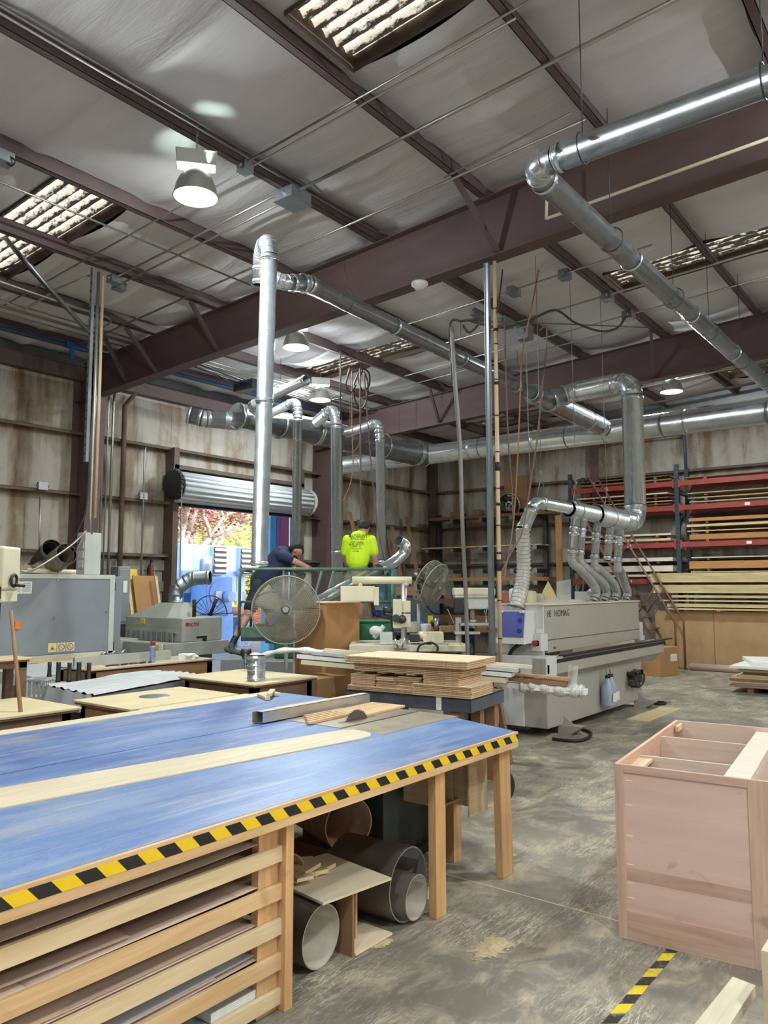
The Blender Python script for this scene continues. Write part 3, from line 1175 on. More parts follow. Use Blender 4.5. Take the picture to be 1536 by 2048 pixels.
# main along the far end, and the fat duct above the door
t = thing('main_duct', 'long main duct crossing the shop towards the left wall', 'duct', (13.6, 5, 4.38))
duct_run(t, [(13.62, 12.6, 4.6), (13.62, -4, 4.6)], .21, .3, n=26, every=1.45)
MB().ring((13.75, 12.40, 4.62), (0, 1, 0), .27, .05, 20, 6).build('wall_sleeve', M['white_paint'], t)
for y in (10.4, 8.0, 6.1, 4.3, 2.6):
    strap(t, (13.62, y, 4.6), (0, 1, 0), .21, raft_bot(y))
MB().pipe([(13.62, 5.36, 4.6), (13.3, 5.35, 4.66)], .17, 20).build('saddle', M['galv'], t)

t = thing('header_duct', 'fat spiral duct above the roll-up door with an open end', 'duct', (11, 9.6, 4.3))
duct_run(t, [(8.45, 9.66, 4.58), (10.3, 9.58, 4.6), (13.3, 9.46, 4.6), (13.6, 9.44, 4.6)], [.22, .24, .26, .26], .3, n=26, every=.95)
duct_run(t, [(9.0, 9.72, 4.55), (8.5, 9.95, 4.55), (8.15, 10.12, 4.54), (7.95, 10.3, 4.6)], [.15, .15, .14, .14], .2, n=18)
for x in (9.4, 11.3, 12.9):
    strap(t, (x, 9.6, 4.6), (1, 0, 0), .25, roof_z(9.6))

for pts, r, lab in (([(9.0, 9.55, 4.66), (8.95, 8.75, 4.8), (8.9, 8.68, 4.5), (8.88, 8.66, 2.1)], .075, 'slim vertical dust pipe just right of the door opening'),
                    ([(10.1, 9.5, 4.66), (10.05, 8.95, 4.9), (9.9, 8.72, 4.6), (9.82, 8.6, 1.45)], .1, 'vertical dust pipe dropping between the two workmen'),
                    ([(10.9, 9.5, 4.62), (10.75, 8.45, 4.7), (10.72, 8.4, 4.4), (10.70, 8.34, 1.6)], .085, 'vertical dust pipe standing right of the yellow shirt')):
    t = thing('drop_pipe', lab, 'duct', pts[-1], 0, 'pipes dropping from the duct over the door')
    duct_run(t, pts, r, .2, n=18, every=2.2)
t = thing('stub_pipe', 'short open steel pipe jutting from duct over the door', 'duct', (8.3, 8.6, 4.6))
duct_run(t, [(8.75, 9.5, 4.62), (8.5, 9.35, 4.72), (8.28, 7.9, 4.86)], .075, .12, n=16)

t = thing('cross_duct', 'shiny round duct turning the corner in front of the big rafter', 'duct', (5.1, 1.5, 4.8))
duct_run(t, [(5.04, -3, 4.9), (5.06, 2.52, 4.9), (13.45, 2.5, 4.92)], .1, .2, n=22, every=1.9)
for c, d in (((5.05, 2.1, 4.9), (0, 1, 0)), ((5.04, .9, 4.9), (0, 1, 0)), ((6.6, 2.5, 4.9), (1, 0, 0)), ((8.4, 2.5, 4.9), (1, 0, 0)), ((9.8, 2.5, 4.9), (1, 0, 0)), ((11.4, 2.5, 4.9), (1, 0, 0))):
    strap(t, c, d, .1, roof_z(c[1]))

# curved pipe with open spout beside the yellow shirt, and the slanted one below it
t = thing('spout_pipe', 'slanted steel dust pipe ending in an upturned open spout', 'duct', (7.984,6.773,1.639))
sp_ = [(7.005,6.757,1.431), (7.669,6.677,1.708), (8.601,6.741,1.986)]
MB().pipe(sp_, .08, 20).build('straight_pipe', M['galv'], t)
MB().pipe(smooth_path([sp_[-1], (8.862,6.717,2.091), (9.025,6.649,2.224), (9.046,6.609,2.311), (9.013,6.639,2.383), (8.93,6.659,2.417)], 6), .083, 20).build('curved_spout', M['galv'], t)
c_, d_ = Vector(sp_[-1]), (Vector(sp_[-1]) - Vector(sp_[-2])).normalized()
MB().tube([c_ - d_ * .03, c_ + d_ * .03], .092, 20, False).build('collar', M['galv'], t)

# ---- conduit and rods under the purlins
cn = [0]


def rod(pts, r, label, mat='conduit', cat='conduit', name='conduit_run', n=7, group='conduits under the roof'):
    m = MB().tube(pts, r, n)
    return m.build(name, M[mat], label=label, cat=cat, group=group)


def along_y(x, y0, y1, dz, r, label, **k):
    return rod([(x, y0, roof_z(y0) + dz), (x, y1, roof_z(y1) + dz)], r, label, **k)


along_y(4.95, .3, 5.62, -.02, .012, 'thin conduit crossing to the lamp beside its junction box')
along_y(5.02, 2.6, 10.77, -.035, .011, 'second thin conduit running past the bell lamp')
along_y(5.66, .3, 5.6, -.03, .02, 'thicker conduit ending at the square galvanized box')
along_y(5.56, 5.8, 8.78, -.03, .014, 'conduit from the square box to small boxes')
along_y(5.72, 5.8, 8.9, -.03, .012, 'thinner conduit beside the one from the square box')
along_y(6.58, 2.7, 11.6, -.03, .014, 'long tie rod crossing in front of the big rafter')
along_y(10.76, 1.9, 7.3, -.03, .014, 'conduit crossing beyond the big rafter')
along_y(11.75, 1.9, 8.6, -.03, .012, 'second conduit beyond the big rafter')
along_y(9.6, 3.1, 7.2, -.03, .014, 'conduit holding three grey boxes beyond the rafter')
along_y(12.3, 4.2, 10.2, -.03, .011, 'thin conduit close to the far rafter')
rod([(x, 7.66, roof_z(7.66) - .04) for x in (1.5, 6.9)], .012, 'lengthwise conduit under the mossy skylight')
for dy, z, w_ in ((-.02, .05, 'lower'), (.0, .12, 'upper')):
    rod([(X0 + 1, 5.62 + dy, roof_z(5.6) + z), (7.15, 5.62 + dy, roof_z(5.6) + z)], .013, w_ + ' pale conduit strapped along the purlin over the lamp')
rod([(2.0, 11.42, roof_z(11.4) - .05), (7.3, 11.42, roof_z(11.4) - .05)], .03, 'blue air line along the eave over the left column', 'blue_pipe', 'pipe', 'air_pipe')
rod([(7.4, 11.42, roof_z(11.4) - .05), (13.3, 11.42, roof_z(11.4) - .05)], .03, 'blue air line along the eave past the left column', 'blue_pipe', 'pipe', 'air_pipe')
m = MB()
m.box((6.55, 11.42, roof_z(11.4) - .05), (.34, .09, .09))
m.bar((6.5, 11.42, 5.63), (6.5, 11.42, 5.42), .06, .06)
m.build('air_valve', M['blue_pipe'], label='blue valve block on the air line near the left post', cat='valve')
for i, (dy, dz) in enumerate(((.1, -.05), (.2, -.08), (.32, -.06), (.42, -.1))):
    rod([(x, 10.4 + dy, roof_z(10.4) + dz) for x in (2.2, 7.1)], .012, ORD[i] + ' of four parallel conduits in the near eave bay', group='parallel eave conduits')
    rod([(x, 10.4 + dy, roof_z(10.4) + dz) for x in (7.4, 13.2)], .012, ORD[i] + ' of four parallel conduits in the far eave bay', group='parallel eave conduits')
rod(smooth_path([(4.3, 9.9, 5.72), (5.5, 9.75, 5.62), (6.2, 9.9, 5.66), (6.4, 10.4, 5.68)], 6), .016, 'bent flexible conduit under the eave skylight', 'conduit')
rod([(5.269,8.917,5.757), (5.152,9.534,5.683), (5.193,10.396,5.615), (4.822,10.352,5.638)], .016, 'looped rigid conduit behind the left post', 'conduit')
rod([(XE - .28, 10.2, 5.3), (XE - .28, 5.3, 5.24)], .02, 'blue air pipe running along the far wall', 'blue_pipe', 'pipe', 'air_pipe')
rod([(XE - .28, 5.3, 5.24), (XE - .28, 5.24, 5.2), (XE - .28, 5.23, 4.45)], .03, 'blue air pipe dropping behind the racks', 'blue_pipe', 'pipe', 'air_pipe')
along_y(17.2, 2.5, 11.5, -.12, .03, 'pipe rack rail crossing above the far main duct', mat='purlin', cat='rail', name='ceiling_rail')
along_y(14.6, 2.0, 9.5, -.08, .02, 'conduit just beyond the far rafter')
along_y(15.8, 1.0, 9.5, -.1, .02, 'conduit between far rafter and end wall')

# pendent wire trays over the door
m = MB()
for i in range(9):
    m.bar((9.4, 9.9 + i * .09, 5.52), (11.4, 9.9 + i * .09, 5.52), .008, .008)
for x in (9.4, 9.9, 10.4, 10.9, 11.4):
    m.bar((x, 9.9, 5.51), (x, 10.62, 5.51), .008, .008)
m.build('wire_tray', M['conduit'], label='wire mesh cable tray under the roof above the door', cat='cable tray')
m = MB()
m.bx(9.1, 9.3, 10.0, 10.5, 5.25, 5.42)
m.tube([(7.6, 10.05, 5.46), (9.1, 10.1, 5.36)], .03, 8)
m.tube([(7.6, 10.25, 5.47), (9.1, 10.3, 5.36)], .02, 8)
m.build('cable_box', M['dark_steel'], label='dark cable box with two feed tubes above the door ducts', cat='junction box')


def jbox(c, d, label, rz=0, mat='galv_dull'):
    m = MB().box(c, d, rz)
    m.box((c[0], c[1], c[2] - d[2] / 2 - .003), (d[0] * 1.06, d[1] * 1.06, .006), rz)
    m.cyl((c[0] - d[0] * .5 - .03, c[1], c[2]), (c[0] + d[0] * .5 + .03, c[1], c[2]), min(d) * .22, n=8)
    return m.build('junction_box', M[mat], label=label, cat='junction box', group='electrical boxes under the roof')


jbox((5.69, 5.66, roof_z(5.7) - .06), (.3, .26, .12), 'large square galvanized box under purlin above the pipe')
jbox((4.97, 5.62, roof_z(5.6) - .05), (.12, .12, .1), 'small round box wired to the bell lamp')
jbox((5.56, 8.8, roof_z(8.8) - .05), (.15, .13, .09), 'left of two small boxes beside the tall left post')
jbox((5.73, 8.95, roof_z(8.9) - .05), (.15, .13, .09), 'right of two small boxes beside the tall left post')
jbox((9.62, 5.1, roof_z(5) - .05), (.22, .12, .1), 'grey box hanging from conduit beyond the smoke detector')
jbox((9.6, 4.3, roof_z(4.3) - .05), (.15, .14, .12), 'grey box under purlin near the far skylight')
jbox((10.76, 4.15, roof_z(4.1) - .05), (.15, .14, .12), 'second grey box under purlin near the far skylight')
jbox((11.75, 4.2, roof_z(4.1) - .05), (.18, .16, .12), 'box where the black looped cable ends')
jbox((10.482,5.714,5.893), (.3, .16, .12), 'grey switch box behind the steel post top')
jbox((11.111,5.692,5.894), (.2, .2, .24), 'round drum box where the cords gather')
jbox((9.914,5.875,5.904), (.34, .1, .1), 'pale bent bracket box by the hanging cable')
jbox((3.316,7.201,5.851), (.16, .14, .1), 'grey box on the purlin at the left edge of picture')
rod(smooth_path([(3.316,7.177,5.812), (3.369,7.144,5.774), (3.384,7.101,5.816), (3.345,7.144,5.864)], 5), .008, 'short black cable loop below the left edge box', 'black', 'cable', 'box_cable')
m = MB()
c = Vector((7.2, 5.05, raft_bot(5.05) - .035))
m.lathe([(0, -.06), (.05, -.055), (.075, -.02), (.1, .0), (.1, .03), (0, .03)], c, n=20)
m.build('smoke_detector', M['white_paint'], label='round white detector under the bottom flange of the rafter', cat='detector')

# sprinkler pipe with drop near the top right
m = MB()
m.tube([(6.412,2.765,6.135), (6.518,4.25,6.053)], .012, 7)
m.build('cable_run', M['wire'], label='thin cable with a fitting across the white roof bay', cat='cable')
rod([(6.95, 3.3, 5.48), (6.95, .4, 5.60)], .016, 'pale conduit clipped along the big rafter web', 'ivory_pvc')
rod([(6.97, 3.28, 6.0), (6.95, 3.3, 5.48)], .016, 'short upright pale conduit on the big rafter', 'ivory_pvc')


def cord(pts, r, mat, label, cat='cord', name='hanging_cord', k=7, n=6, group='cords hanging from the roof'):
    return MB().tube(smooth_path(pts, k), r, n).build(name, M[mat], label=label, cat=cat, group=group)


# steel post with tan conduit, hung from the rafter
t = thing('strut_post', 'galvanized strut post hanging from rafter beside tan conduit', 'post', (7.27, 4.17, .8))
m = MB()
m.bx(7.25, 7.29, 4.15, 4.20, .0, 5.35)
m.bx(7.235, 7.25, 4.15, 4.155, .0, 5.35)
m.bx(7.235, 7.25, 4.195, 4.20, .0, 5.35)
m.build('strut', M['galv_dull'], t)
pts = [(7.27, 4.08, z) for z in (5.3, 4.2, 3.2, 2.4)]
MB().tube([(7.27, 4.085, 5.35), (7.27, 4.08, .1)], .022, 10).build('tan_conduit', M['tan_conduit'], t)
for z, h in ((4.55, .03), (3.95, .03), (3.0, .09), (2.1, .02), (2.62, .03), (1.92, .12)):
    MB().cyl((7.27, 4.08, z), (7.27, 4.08, z + h), .028, n=10).build('band', M['black'], t)
for i in range(10):
    z = 1.2 + i * .4
    MB().cyl((7.27, 4.08, z), (7.27, 4.08, z + .012), .026, n=10).build('clip', M['cord_dark'], t)

cord([(7.452,4.764,4.155), (7.385,4.749,4.795), (7.471,4.631,4.841), (7.596,4.469,4.853), (7.535,4.57,4.708), (7.475,4.634,4.795)], .014, 'cord_dark', 'dark cable looped over at the top left of steel post', n=7)
cord([(7.07,4.527,4.632), (7.138,4.531,4.048), (7.232,4.533,3.27), (7.313,4.561,2.436), (7.401,4.58,1.602), (7.469,4.605,0.88)], .024, 'wire', 'stiff grey flexible conduit hanging left of the steel post', n=8)
cord([(9.214,4.501,6.009), (8.306,4.168,5.112), (8.279,4.279,4.626), (8.219,4.293,3.994), (8.172,4.325,3.138), (8.105,4.363,2.417), (7.993,4.445,1.77)], .008, 'cord_orange', 'bright orange extension cord hanging behind the steel post')
cord([(7.776,4.246,4.795), (7.835,4.27,4.155), (7.899,4.29,3.515), (7.976,4.291,2.875), (8.01,4.303,2.526)], .01, 'cord_brown', 'brown cord dropping straight behind the tan conduit')
cord([(8.749,4.27,5.002), (8.796,4.202,5.046), (8.815,4.225,4.748), (8.731,4.234,4.342), (8.651,4.285,3.632), (8.554,4.337,3.06), (8.267,4.316,2.424), (8.02,4.355,2.119), (7.764,4.415,1.758)], .01, 'cord_brown', 'brown cord hooked aside to the drill press area')
cord([(8.473,4.328,4.811), (8.541,4.358,4.067), (8.6,4.38,3.446), (8.645,4.392,3.012)], .005, 'wire', 'thin wire holding the end of the hose manifold')
cord([(8.874,4.863,5.99), (7.371,4.089,4.937), (7.358,4.15,4.659)], .01, 'cord_dark', 'black cable slanting behind the top of steel post')
cord([(7.84,4.788,4.991), (8.262,4.575,4.967), (8.838,4.452,5.197), (9.388,4.355,5.47), (9.934,4.312,5.438), (10.534,4.191,5.451), (10.877,4.058,5.569), (11.038,3.983,5.773)], .016, 'cord_dark', 'black cable sagging in two loops below the roof', n=7)
cord([(7.86,4.765,4.979), (9.45,4.462,5.322), (11.76,3.872,5.77)], .009, 'cord_brown', 'taut brown cable stretched towards the far rafter')
# coil of cables near the left ducts
for i, (px, w, h) in enumerate(((722, 14, 95), (726, 10, 60), (718, 12, 80))):
    cord([(8.671,7.157,5.01), (8.627,7.255,4.749), (8.653,7.256,4.526), (8.718,7.194,4.393), (8.758,7.121,4.526), (8.747,7.093,4.787), (8.68,7.145,5.002)] if i == 0 else
         ([(8.699,7.122,5.002), (8.667,7.191,4.824), (8.711,7.16,4.668), (8.764,7.078,4.749), (8.751,7.068,4.913), (8.704,7.116,4.995)] if i == 1 else
          [(8.496,7.223,4.981), (8.479,7.285,4.723), (8.532,7.233,4.62), (8.57,7.168,4.723)]), .014, 'cord_dark',
         ('large loop of coiled dark cable under the roof skylight', 'smaller loop of coiled dark cable under the roof', 'small slack loop of cable beside the coil')[i], group='coiled cables')
cord([(8.589,7.108,4.944), (8.684,7.173,3.765), (8.776,7.236,2.623)], .012, 'cord_brown', 'straight brown cord down to the yellow shirt')
cord([(8.55,7,4.916), (8.647,7.001,4.113), (8.749,6.997,3.31), (8.859,6.971,2.579), (8.99,6.906,1.922)], .01, 'cord_brown', 'cord slanting past the pipe right of the yellow shirt')
cord([(8.517,7.202,4.944), (8.578,7.251,4.134), (8.633,7.274,3.544), (8.628,7.327,3.25), (8.58,7.43,2.992)], .008, 'cord_orange', 'thin cord hanging loose with a swung end')
cord([(10.039,8.758,5.925), (8.554,7.461,5.075), (8.617,7.51,4.251)], .01, 'cord_dark', 'short dark rod hanging beside the coiled cables')

# left strut with panel below and slanted stay
t = thing('left_strut', 'tall perforated strut with cables over the grey sander', 'post', (5.28, 8.74, 1.9))
m = MB()
m.bx(5.2, 5.24, 8.72, 8.77, 3.3, 5.8)
m.build('strut', M['galv_dull'], t)
MB().tube([(5.27, 8.70, 5.75), (5.28, 8.70, 4.0), (5.28, 8.70, 2.6), (5.31, 8.72, 2.4)], .022, 8).build('conduit', M['conduit'], t)
MB().tube([(5.31, 8.66, 5.7), (5.32, 8.66, 2.6)], .02, 8).build('tan_conduit', M['tan_conduit'], t)
m = MB()
m.tube(smooth_path([(5.24, 8.75, 5.4), (5.25, 8.75, 4.0), (5.26, 8.75, 2.9), (5.2, 8.78, 2.5), (5.05, 8.85, 2.2)], 6), .012, 6)
m.build('cable', M['black'], t)
for i in range(22):
    MB().box((5.198, 8.745, 3.4 + i * .11), (.004, .012, .03)).build('slot', M['black'], t)
rod([(4.134,8.802,5.803), (3.461,6.871,4.723), (4.901,8.282,4.793)], .028, 'dark slanted stay meeting the left strut under the roof', 'dark_steel', 'stay', 'slanted_stay')
rod(smooth_path([(3.382,7.291,4.781), (3.438,7.213,4.815), (3.496,7.136,4.829), (3.561,7.053,4.829), (3.596,7.019,4.757)], 5), .012, 'black cable curling onto the slanted stay', 'black', 'cable', 'stay_cable')
t = thing('switch_cabinet', 'pale grey electrical cabinet on the strut above the sander', 'electrical cabinet', (5.356,8.807,1.91))
c0 = Vector((5.337,8.793,2.158))
m = MB()
m.bx(c0.x - .11, c0.x + .11, c0.y - .09, c0.y + .1, 1.9, 2.42)
m.build('cabinet', M['grey_trim'], t, .008)
for z in (1.98, 2.1, 2.22):
    MB().bx(c0.x - .118, c0.x - .108, c0.y - .06, c0.y + .06, z, z + .09).build('cover', M['grey_trim'], t, .004)

# ================================================================ THE BLUE TABLE AND WHAT LIES ON AND UNDER IT
t = thing('work_table', 'long blue topped outfeed table with hazard tape edge', 'table', (2, 3.6, 0))
top = [(-1.2, 2.372), (4.40, 2.372), (4.60, 2.95), (3.80, 2.95), (3.80, 3.80), (4.74, 3.80), (4.76, 4.78), (-1.2, 4.78)]
MB().prism(top, .012, Matrix.Translation((0, 0, .838))).build('blue_top', M['blue_top'], t)
m = MB()
m.prism([(x, y + (.004 if y < 2.4 else 0)) for x, y in top], .024, Matrix.Translation((0, 0, .8138)))
m.build('plywood_core', M['ply_edge'], t)
MB().bx(-1.2, 4.40, 2.352, 2.371, .757, .849).build('edge_board', M['pine_x'], t)
MB().bx(-1.2, 4.398, 2.3505, 2.3522, .793, .836).build('hazard_tape', M['tape_table'], t)
MB().bx(-1.2, 4.74, 4.782, 4.93, .826, .853).build('bare_wood_strip', M['ply_pale'], t)
MB().bx(-1.2, 3.79, 3.795, 3.803, .85, .8506).build('top_seam', M['cord_dark'], t)
MB().bx(4.3, 4.40, 2.38, 2.45, .757, .812).build('corner_block', M['pine'], t)
for x0, x1, dx in ((4.215, 4.345, .03), (3.525, 3.62, .005), (2.405, 2.452, 0)):
    m = MB()
    m.add([(x + (dx if z == 0 else 0), y, z) for z in (0, .812) for x, y in ((x0, 2.385), (x1, 2.385), (x1, 2.385 + .05), (x0, 2.385 + .05))],
          [(3, 2, 1, 0), (4, 5, 6, 7), (0, 1, 5, 4), (1, 2, 6, 5), (2, 3, 7, 6), (3, 0, 4, 7)])
    m.build('leg', M['pine'], t, .003)
for x, y in ((2.3, 4.6), (4.5, 4.6), (.2, 4.6)):
    MB().bx(x, x + .09, y, y + .09, 0, .812).build('leg', M['pine'], t)
MB().bx(2.29, 2.404, 2.43, 2.47, 0, .812).build('shelf_post', M['pine'], t)
LIPS = ((.597, .662), (.444, .509), (.302, .367), (.163, .230), (.027, .090))
for i, (a, b) in enumerate(LIPS):
    MB().bx(-1.2, 2.415, 2.408, 2.428, a, b).build('shelf_lip', M['pine_x' if i % 2 else 'ply_x'], t, .002)
    MB().bx(-1.2, 2.40, 2.428, 3.5, a + .004, a + .016).build('shelf', M['brown_board'], t)
MB().bx(-1.2, 2.42, 3.5, 3.52, 0, .81).build('shelf_back', M['brown_board'], t)

sheet_brown = wood('brown_veneer_sheet', '#b59b8a', '#9a8071', 'x', 3, .55)
sheet_grey = wood('grey_laminate_sheet', '#a9a7a6', '#928f8e', 'x', 3, .45)
sheet_tan = wood('tan_veneer_sheet', '#c9ad95', '#b0967f', 'x', 3, .55)


def sheet(x0, x1, y0, y1, z, lift, bow, mat, label, th=.003):
    def fn(u, v):
        x = x0 + (x1 - x0) * u
        return (x, y0 + (y1 - y0) * v, z + lift * u ** 3 * (1 - v) + bow * math.sin(math.pi * u) * (1 - v) * .6 + .004 * noise.noise(Vector((x * 2, v * 2, z * 30))))
    m = MB().grid(fn, 24, 5)
    o = m.build('veneer_sheet', mat, label=label, cat='sheet', group='sheets on the shelves under the table')
    s = o.modifiers.new('thickness', 'SOLIDIFY')
    s.thickness = th
    s.offset = 1
    return o


sheet(-1.1, 2.37, 2.432, 3.3, .642, .05, .03, sheet_brown, 'warped brown sheet curling up on the topmost shelf')
sheet(-1.1, 2.3, 2.44, 3.3, .620, .01, .012, sheet_brown, 'flat brown sheet below the curled one on topmost shelf')
sheet(-1.1, 2.38, 2.434, 3.2, .488, .03, .012, sheet_tan, 'broad tan sheet on the second shelf down')
sheet(1.32, 2.18, 2.44, 3.0, .505, .012, .0, sheet_brown, 'short dark sheet lying over the tan one, second shelf')
sheet(.6, 1.7, 2.45, 2.9, .520, .0, .01, sheet_brown, 'long dark strip towards the left end of second shelf')
for i in range(3):
    sheet(-1.1, 2.36 - .05 * i, 2.434 + .004 * i, 3.2, .338 + .009 * i, .02, .018, sheet_brown if i != 1 else sheet_tan,
          ('lowest of three wavy sheets on the middle shelf', 'pale wavy sheet in the middle of the middle shelf', 'topmost wavy sheet on the middle shelf')[i])
sheet(.7, 1.55, 2.44, 3.0, .372, .0, .004, sheet_tan, 'small tan offcut sheet on the middle shelf')
sheet(-1.0, 2.37, 2.434, 3.2, .205, .028, .01, sheet_brown, 'brown sheet on the fourth shelf, lowest of its pile')
sheet(-.6, 2.28, 2.44, 3.1, .222, .03, .01, sheet_grey, 'long bluish grey sheet on the fourth shelf')
sheet(1.5, 2.08, 2.436, 2.9, .238, .004, 0, sheet_tan, 'pinkish short sheet on the fourth shelf')
sheet(.9, 1.58, 2.436, 2.8, .246, .004, 0, sheet_brown, 'stubby dark sheet at left on the fourth shelf')
sheet(-1.0, 2.36, 2.434, 3.2, .062, .01, .006, sheet_tan, 'tan sheet on the bottom shelf')
sheet(1.2, 2.2, 2.44, 3.0, .072, .006, .004, sheet_grey, 'grey sheet on the bottom shelf')
for i in range(5):
    MB().bx(2.06, 2.385, 2.436, 2.62, .084 + i * .0072, .0905 + i * .0072).build('white_offcut', M['label_white'], label='small white panel in the little stack on the bottom shelf', cat='panel', group='white panels on the bottom shelf')

# plywood strip with rounded end lying on the blue top
m = MB()
poly = [(-1.15, 3.555), (3.45, 2.985), (3.60, 2.968), (3.70, 2.972), (3.765, 3.02), (3.80, 3.10), (3.79, 3.19), (3.755, 3.235), (3.6, 3.262), (-1.15, 3.94)]
m.prism(poly, .006, Matrix.Translation((0, 0, .8505)))
m.build('plywood_strip', M['ply_pale'], label='long pale plywood strip with rounded end on the blue table', cat='plywood')

# table saw let into the end of the table
t = thing('table_saw', 'table saw with grey iron top set into the blue table end', 'table saw', (4.2, 3.4, 0))
MB().bx(3.802, 4.66, 3.30, 3.798, .80, .8535).build('saw_top', M['iron'], t, .003)
MB().bx(3.802, 4.66, 2.955, 3.285, .80, .851).build('extension_wing', plain('dusty_extension_wing', '#6e6a63', .5, .2, .3, 5, .55), t, .003)
MB().bx(3.93, 4.5, 3.05, 3.75, 0.02, .80).build('saw_cabinet', plain('dark_green_cabinet', '#3c4640', .5, 0, .15, 5), t, .01)
MB().bx(3.9, 4.53, 3.02, 3.78, 0, .05).build('plinth', M['black_metal'], t)
m = MB()
nt = 40
pr = []
for i in range(nt):
    a = 2 * math.pi * i / nt
    pr += [(math.cos(a) * .128, math.sin(a) * .128), (math.cos(a + .05) * .140, math.sin(a + .05) * .140)]
m.prism(pr, .003, Matrix.Translation((4.1, 3.415, .785)) @ Matrix.Rotation(R(90), 4, 'X'))
m.build('blade', M['saw_steel'], t)
MB().bx(3.93, 4.3, 3.39, 3.44, .853, .8542).build('insert_plate', plain('red_brown_insert', '#7a4f48', .5), t)

t = thing('rip_fence', 'pale rip fence lying across the saw beside thin offcuts', 'fence', (4.16, 3.83, .855))
m = MB()
m.bx(3.60, 4.72, 3.80, 3.803, .8545, .930)
m.bx(3.60, 4.72, 3.862, 3.865, .8545, .930)
m.bx(3.60, 4.72, 3.80, 3.865, .8545, .858)
m.bx(3.60, 4.72, 3.80, 3.865, .927, .930)
m.build('rail', M['aluminium'], t)
MB().bx(3.585, 4.70, 3.868, 3.885, .8545, .925).build('wood_face', M['brown_board'], t)
MB().bx(3.75, 4.68, 3.815, 3.85, .930, .934).build('scale_strip', M['label_tan'], t)
for i in range(5):
    m = MB().box((4.02 + .03 * i, 3.56 + .045 * i, .8625), (.52 - .03 * i, .028, .016), 3 - i)
    m.build('wood_stick', M['pine_x'], label=ORD[i] + ' thin sawn stick counted away from the saw blade', cat='stick', group='thin offcut sticks by the saw blade')
m = MB().box((4.46, 3.60, .862), (.52, .30, .015), 4)
m.build('plywood_offcut', M['pine_x'], label='square plywood offcut between the fence and blade', cat='offcut')
for i, (c, rz, l, lab) in enumerate((((4.42, 4.66, .865), 62, .24, 'bottom scrap stick crossing at table end by the tan table'), ((4.52, 4.70, .866), 20, .22, 'second scrap stick lying flat near the table corner'),
                                     ((4.50, 4.66, .889), 40, .28, 'scrap stick lying diagonally atop the others'), ((4.60, 4.74, .864), 70, .16, 'short scrap stick poking out of the little heap'))):
    MB().box(c, (l, .042, .022), rz).build('scrap_stick', M['ply_x'], label=lab, cat='offcut', group='scrap sticks on the blue table')

# ---- under the table
def open_tube(name, p0, p1, r, th, mat, label, cat='tube'):
    m = MB().pipe([p0, p1], r, 32, th)
    return m.build(name, mat, label=label, cat=cat, group='tubes under the blue table')


steel_tube = plain('dull_steel_tube', '#96918a', .5, .3, .2, 4, .7)
TD = Vector((-.07, 1, 0)).normalized()


def lay(c, r, L, d):
    c = Vector(c)
    c.z = max(c.z, r + .001)
    return c, c + Vector(d).normalized() * L


dusty_tube = plain('dusty_steel_tube', '#a39a8b', .6, .2, .2, 4, .5)
p, q = lay((*(3.43,2.495,0)[:2], .187), .186, .42, TD)
open_tube('steel_tube', p, q, .186, .006, steel_tube, 'largest grey steel tube on the floor beside middle leg')
p, q = lay((*(3.43,2.495,0)[:2], .13), .112, .4, TD)
open_tube('steel_tube', p - TD * .05, q, .112, .005, dusty_tube, 'smaller grey steel tube nested in the largest one')
p, q = lay((2.774,2.518,0.122), .139, .5, TD)
open_tube('steel_tube', p, q, .139, .006, dusty_tube, 'grey steel tube on the floor by the shelf post')
p, q = lay((3.632,3.082,0.336), .158, .6, FV * .85 - RV * .5)
MB().box((p + q) / 2 - UV * (p.z / 2 + .0795), (.3, .3, p.z - .159)).build('support_block', M['brown_board'], label='brown block under the big rusty tube', cat='block')
open_tube('cardboard_tube', p, q, .158, .007, M['rust'], 'big rusty brown tube lying deepest under the table')
p, q = lay((2.796,2.773,0.292), .157, .5, TD)
open_tube('cardboard_tube', p, q, .157, .007, M['rust'], 'round brown tube end half hidden behind the shelf post')
t = thing('scrap_crate', 'small brown open crate topped with a ply scrap', 'crate', (2.98, 2.7, 0))
MB().bx(2.94, 2.955, 2.47, 2.95, 0, .29).build('side', M['brown_board'], t)
MB().bx(2.94, 3.15, 2.945, 2.96, 0, .29).build('back', M['brown_board'], t)
MB().bx(2.955, 3.24, 2.46, 2.94, .004, .016).build('bottom', M['pb_face'], t)
MB().bx(3.07, 3.085, 2.56, 2.92, .016, .29).build('divider', M['mdf'], t)
m = MB().box((3.0, 2.70, .30), (.44, .50, .012), -8)
m.build('plywood_scrap', M['ply_pale'], label='pale ragged ply sheet covering the small crate', cat='offcut')
for i, (x, y, z, rz, d) in enumerate(((2.87, 2.82, .32, 30, (.16, .12, .02)), (2.97, 2.78, .326, -20, (.15, .13, .02)), (3.02, 2.86, .322, 50, (.14, .1, .03)), (2.93, 2.78, .349, 10, (.14, .11, .018)),
                                      (2.86, 2.74, .339, 70, (.12, .09, .016)), (3.03, 2.75, .32, 5, (.17, .05, .02)))):
    MB().box((x, y, z), d, rz).build('scrap_block', M['ply_x'], label='plywood scrap block heaped on top of the small crate', cat='offcut', group='scrap blocks on the crate')
t = thing('cubby_shelf', 'small plywood cubby on legs under the table end', 'shelf', (4.3, 2.8, 0))
MB().bx(4.10, 4.50, 2.74, 3.02, .385, .40).build('bottom_board', M['ply_y'], t)
MB().bx(4.10, 4.50, 2.74, 3.02, .60, .612).build('shelf_board', M['ply_y'], t)
for x in (4.10, 4.26, 4.38):
    MB().bx(x, x + .012, 2.75, 3.02, .40, .60).build('divider', M['ply_y'], t)
MB().bx(4.12, 4.32, 2.54, 2.552, .36, .76).build('hanging_panel', M['ply_x'], t)
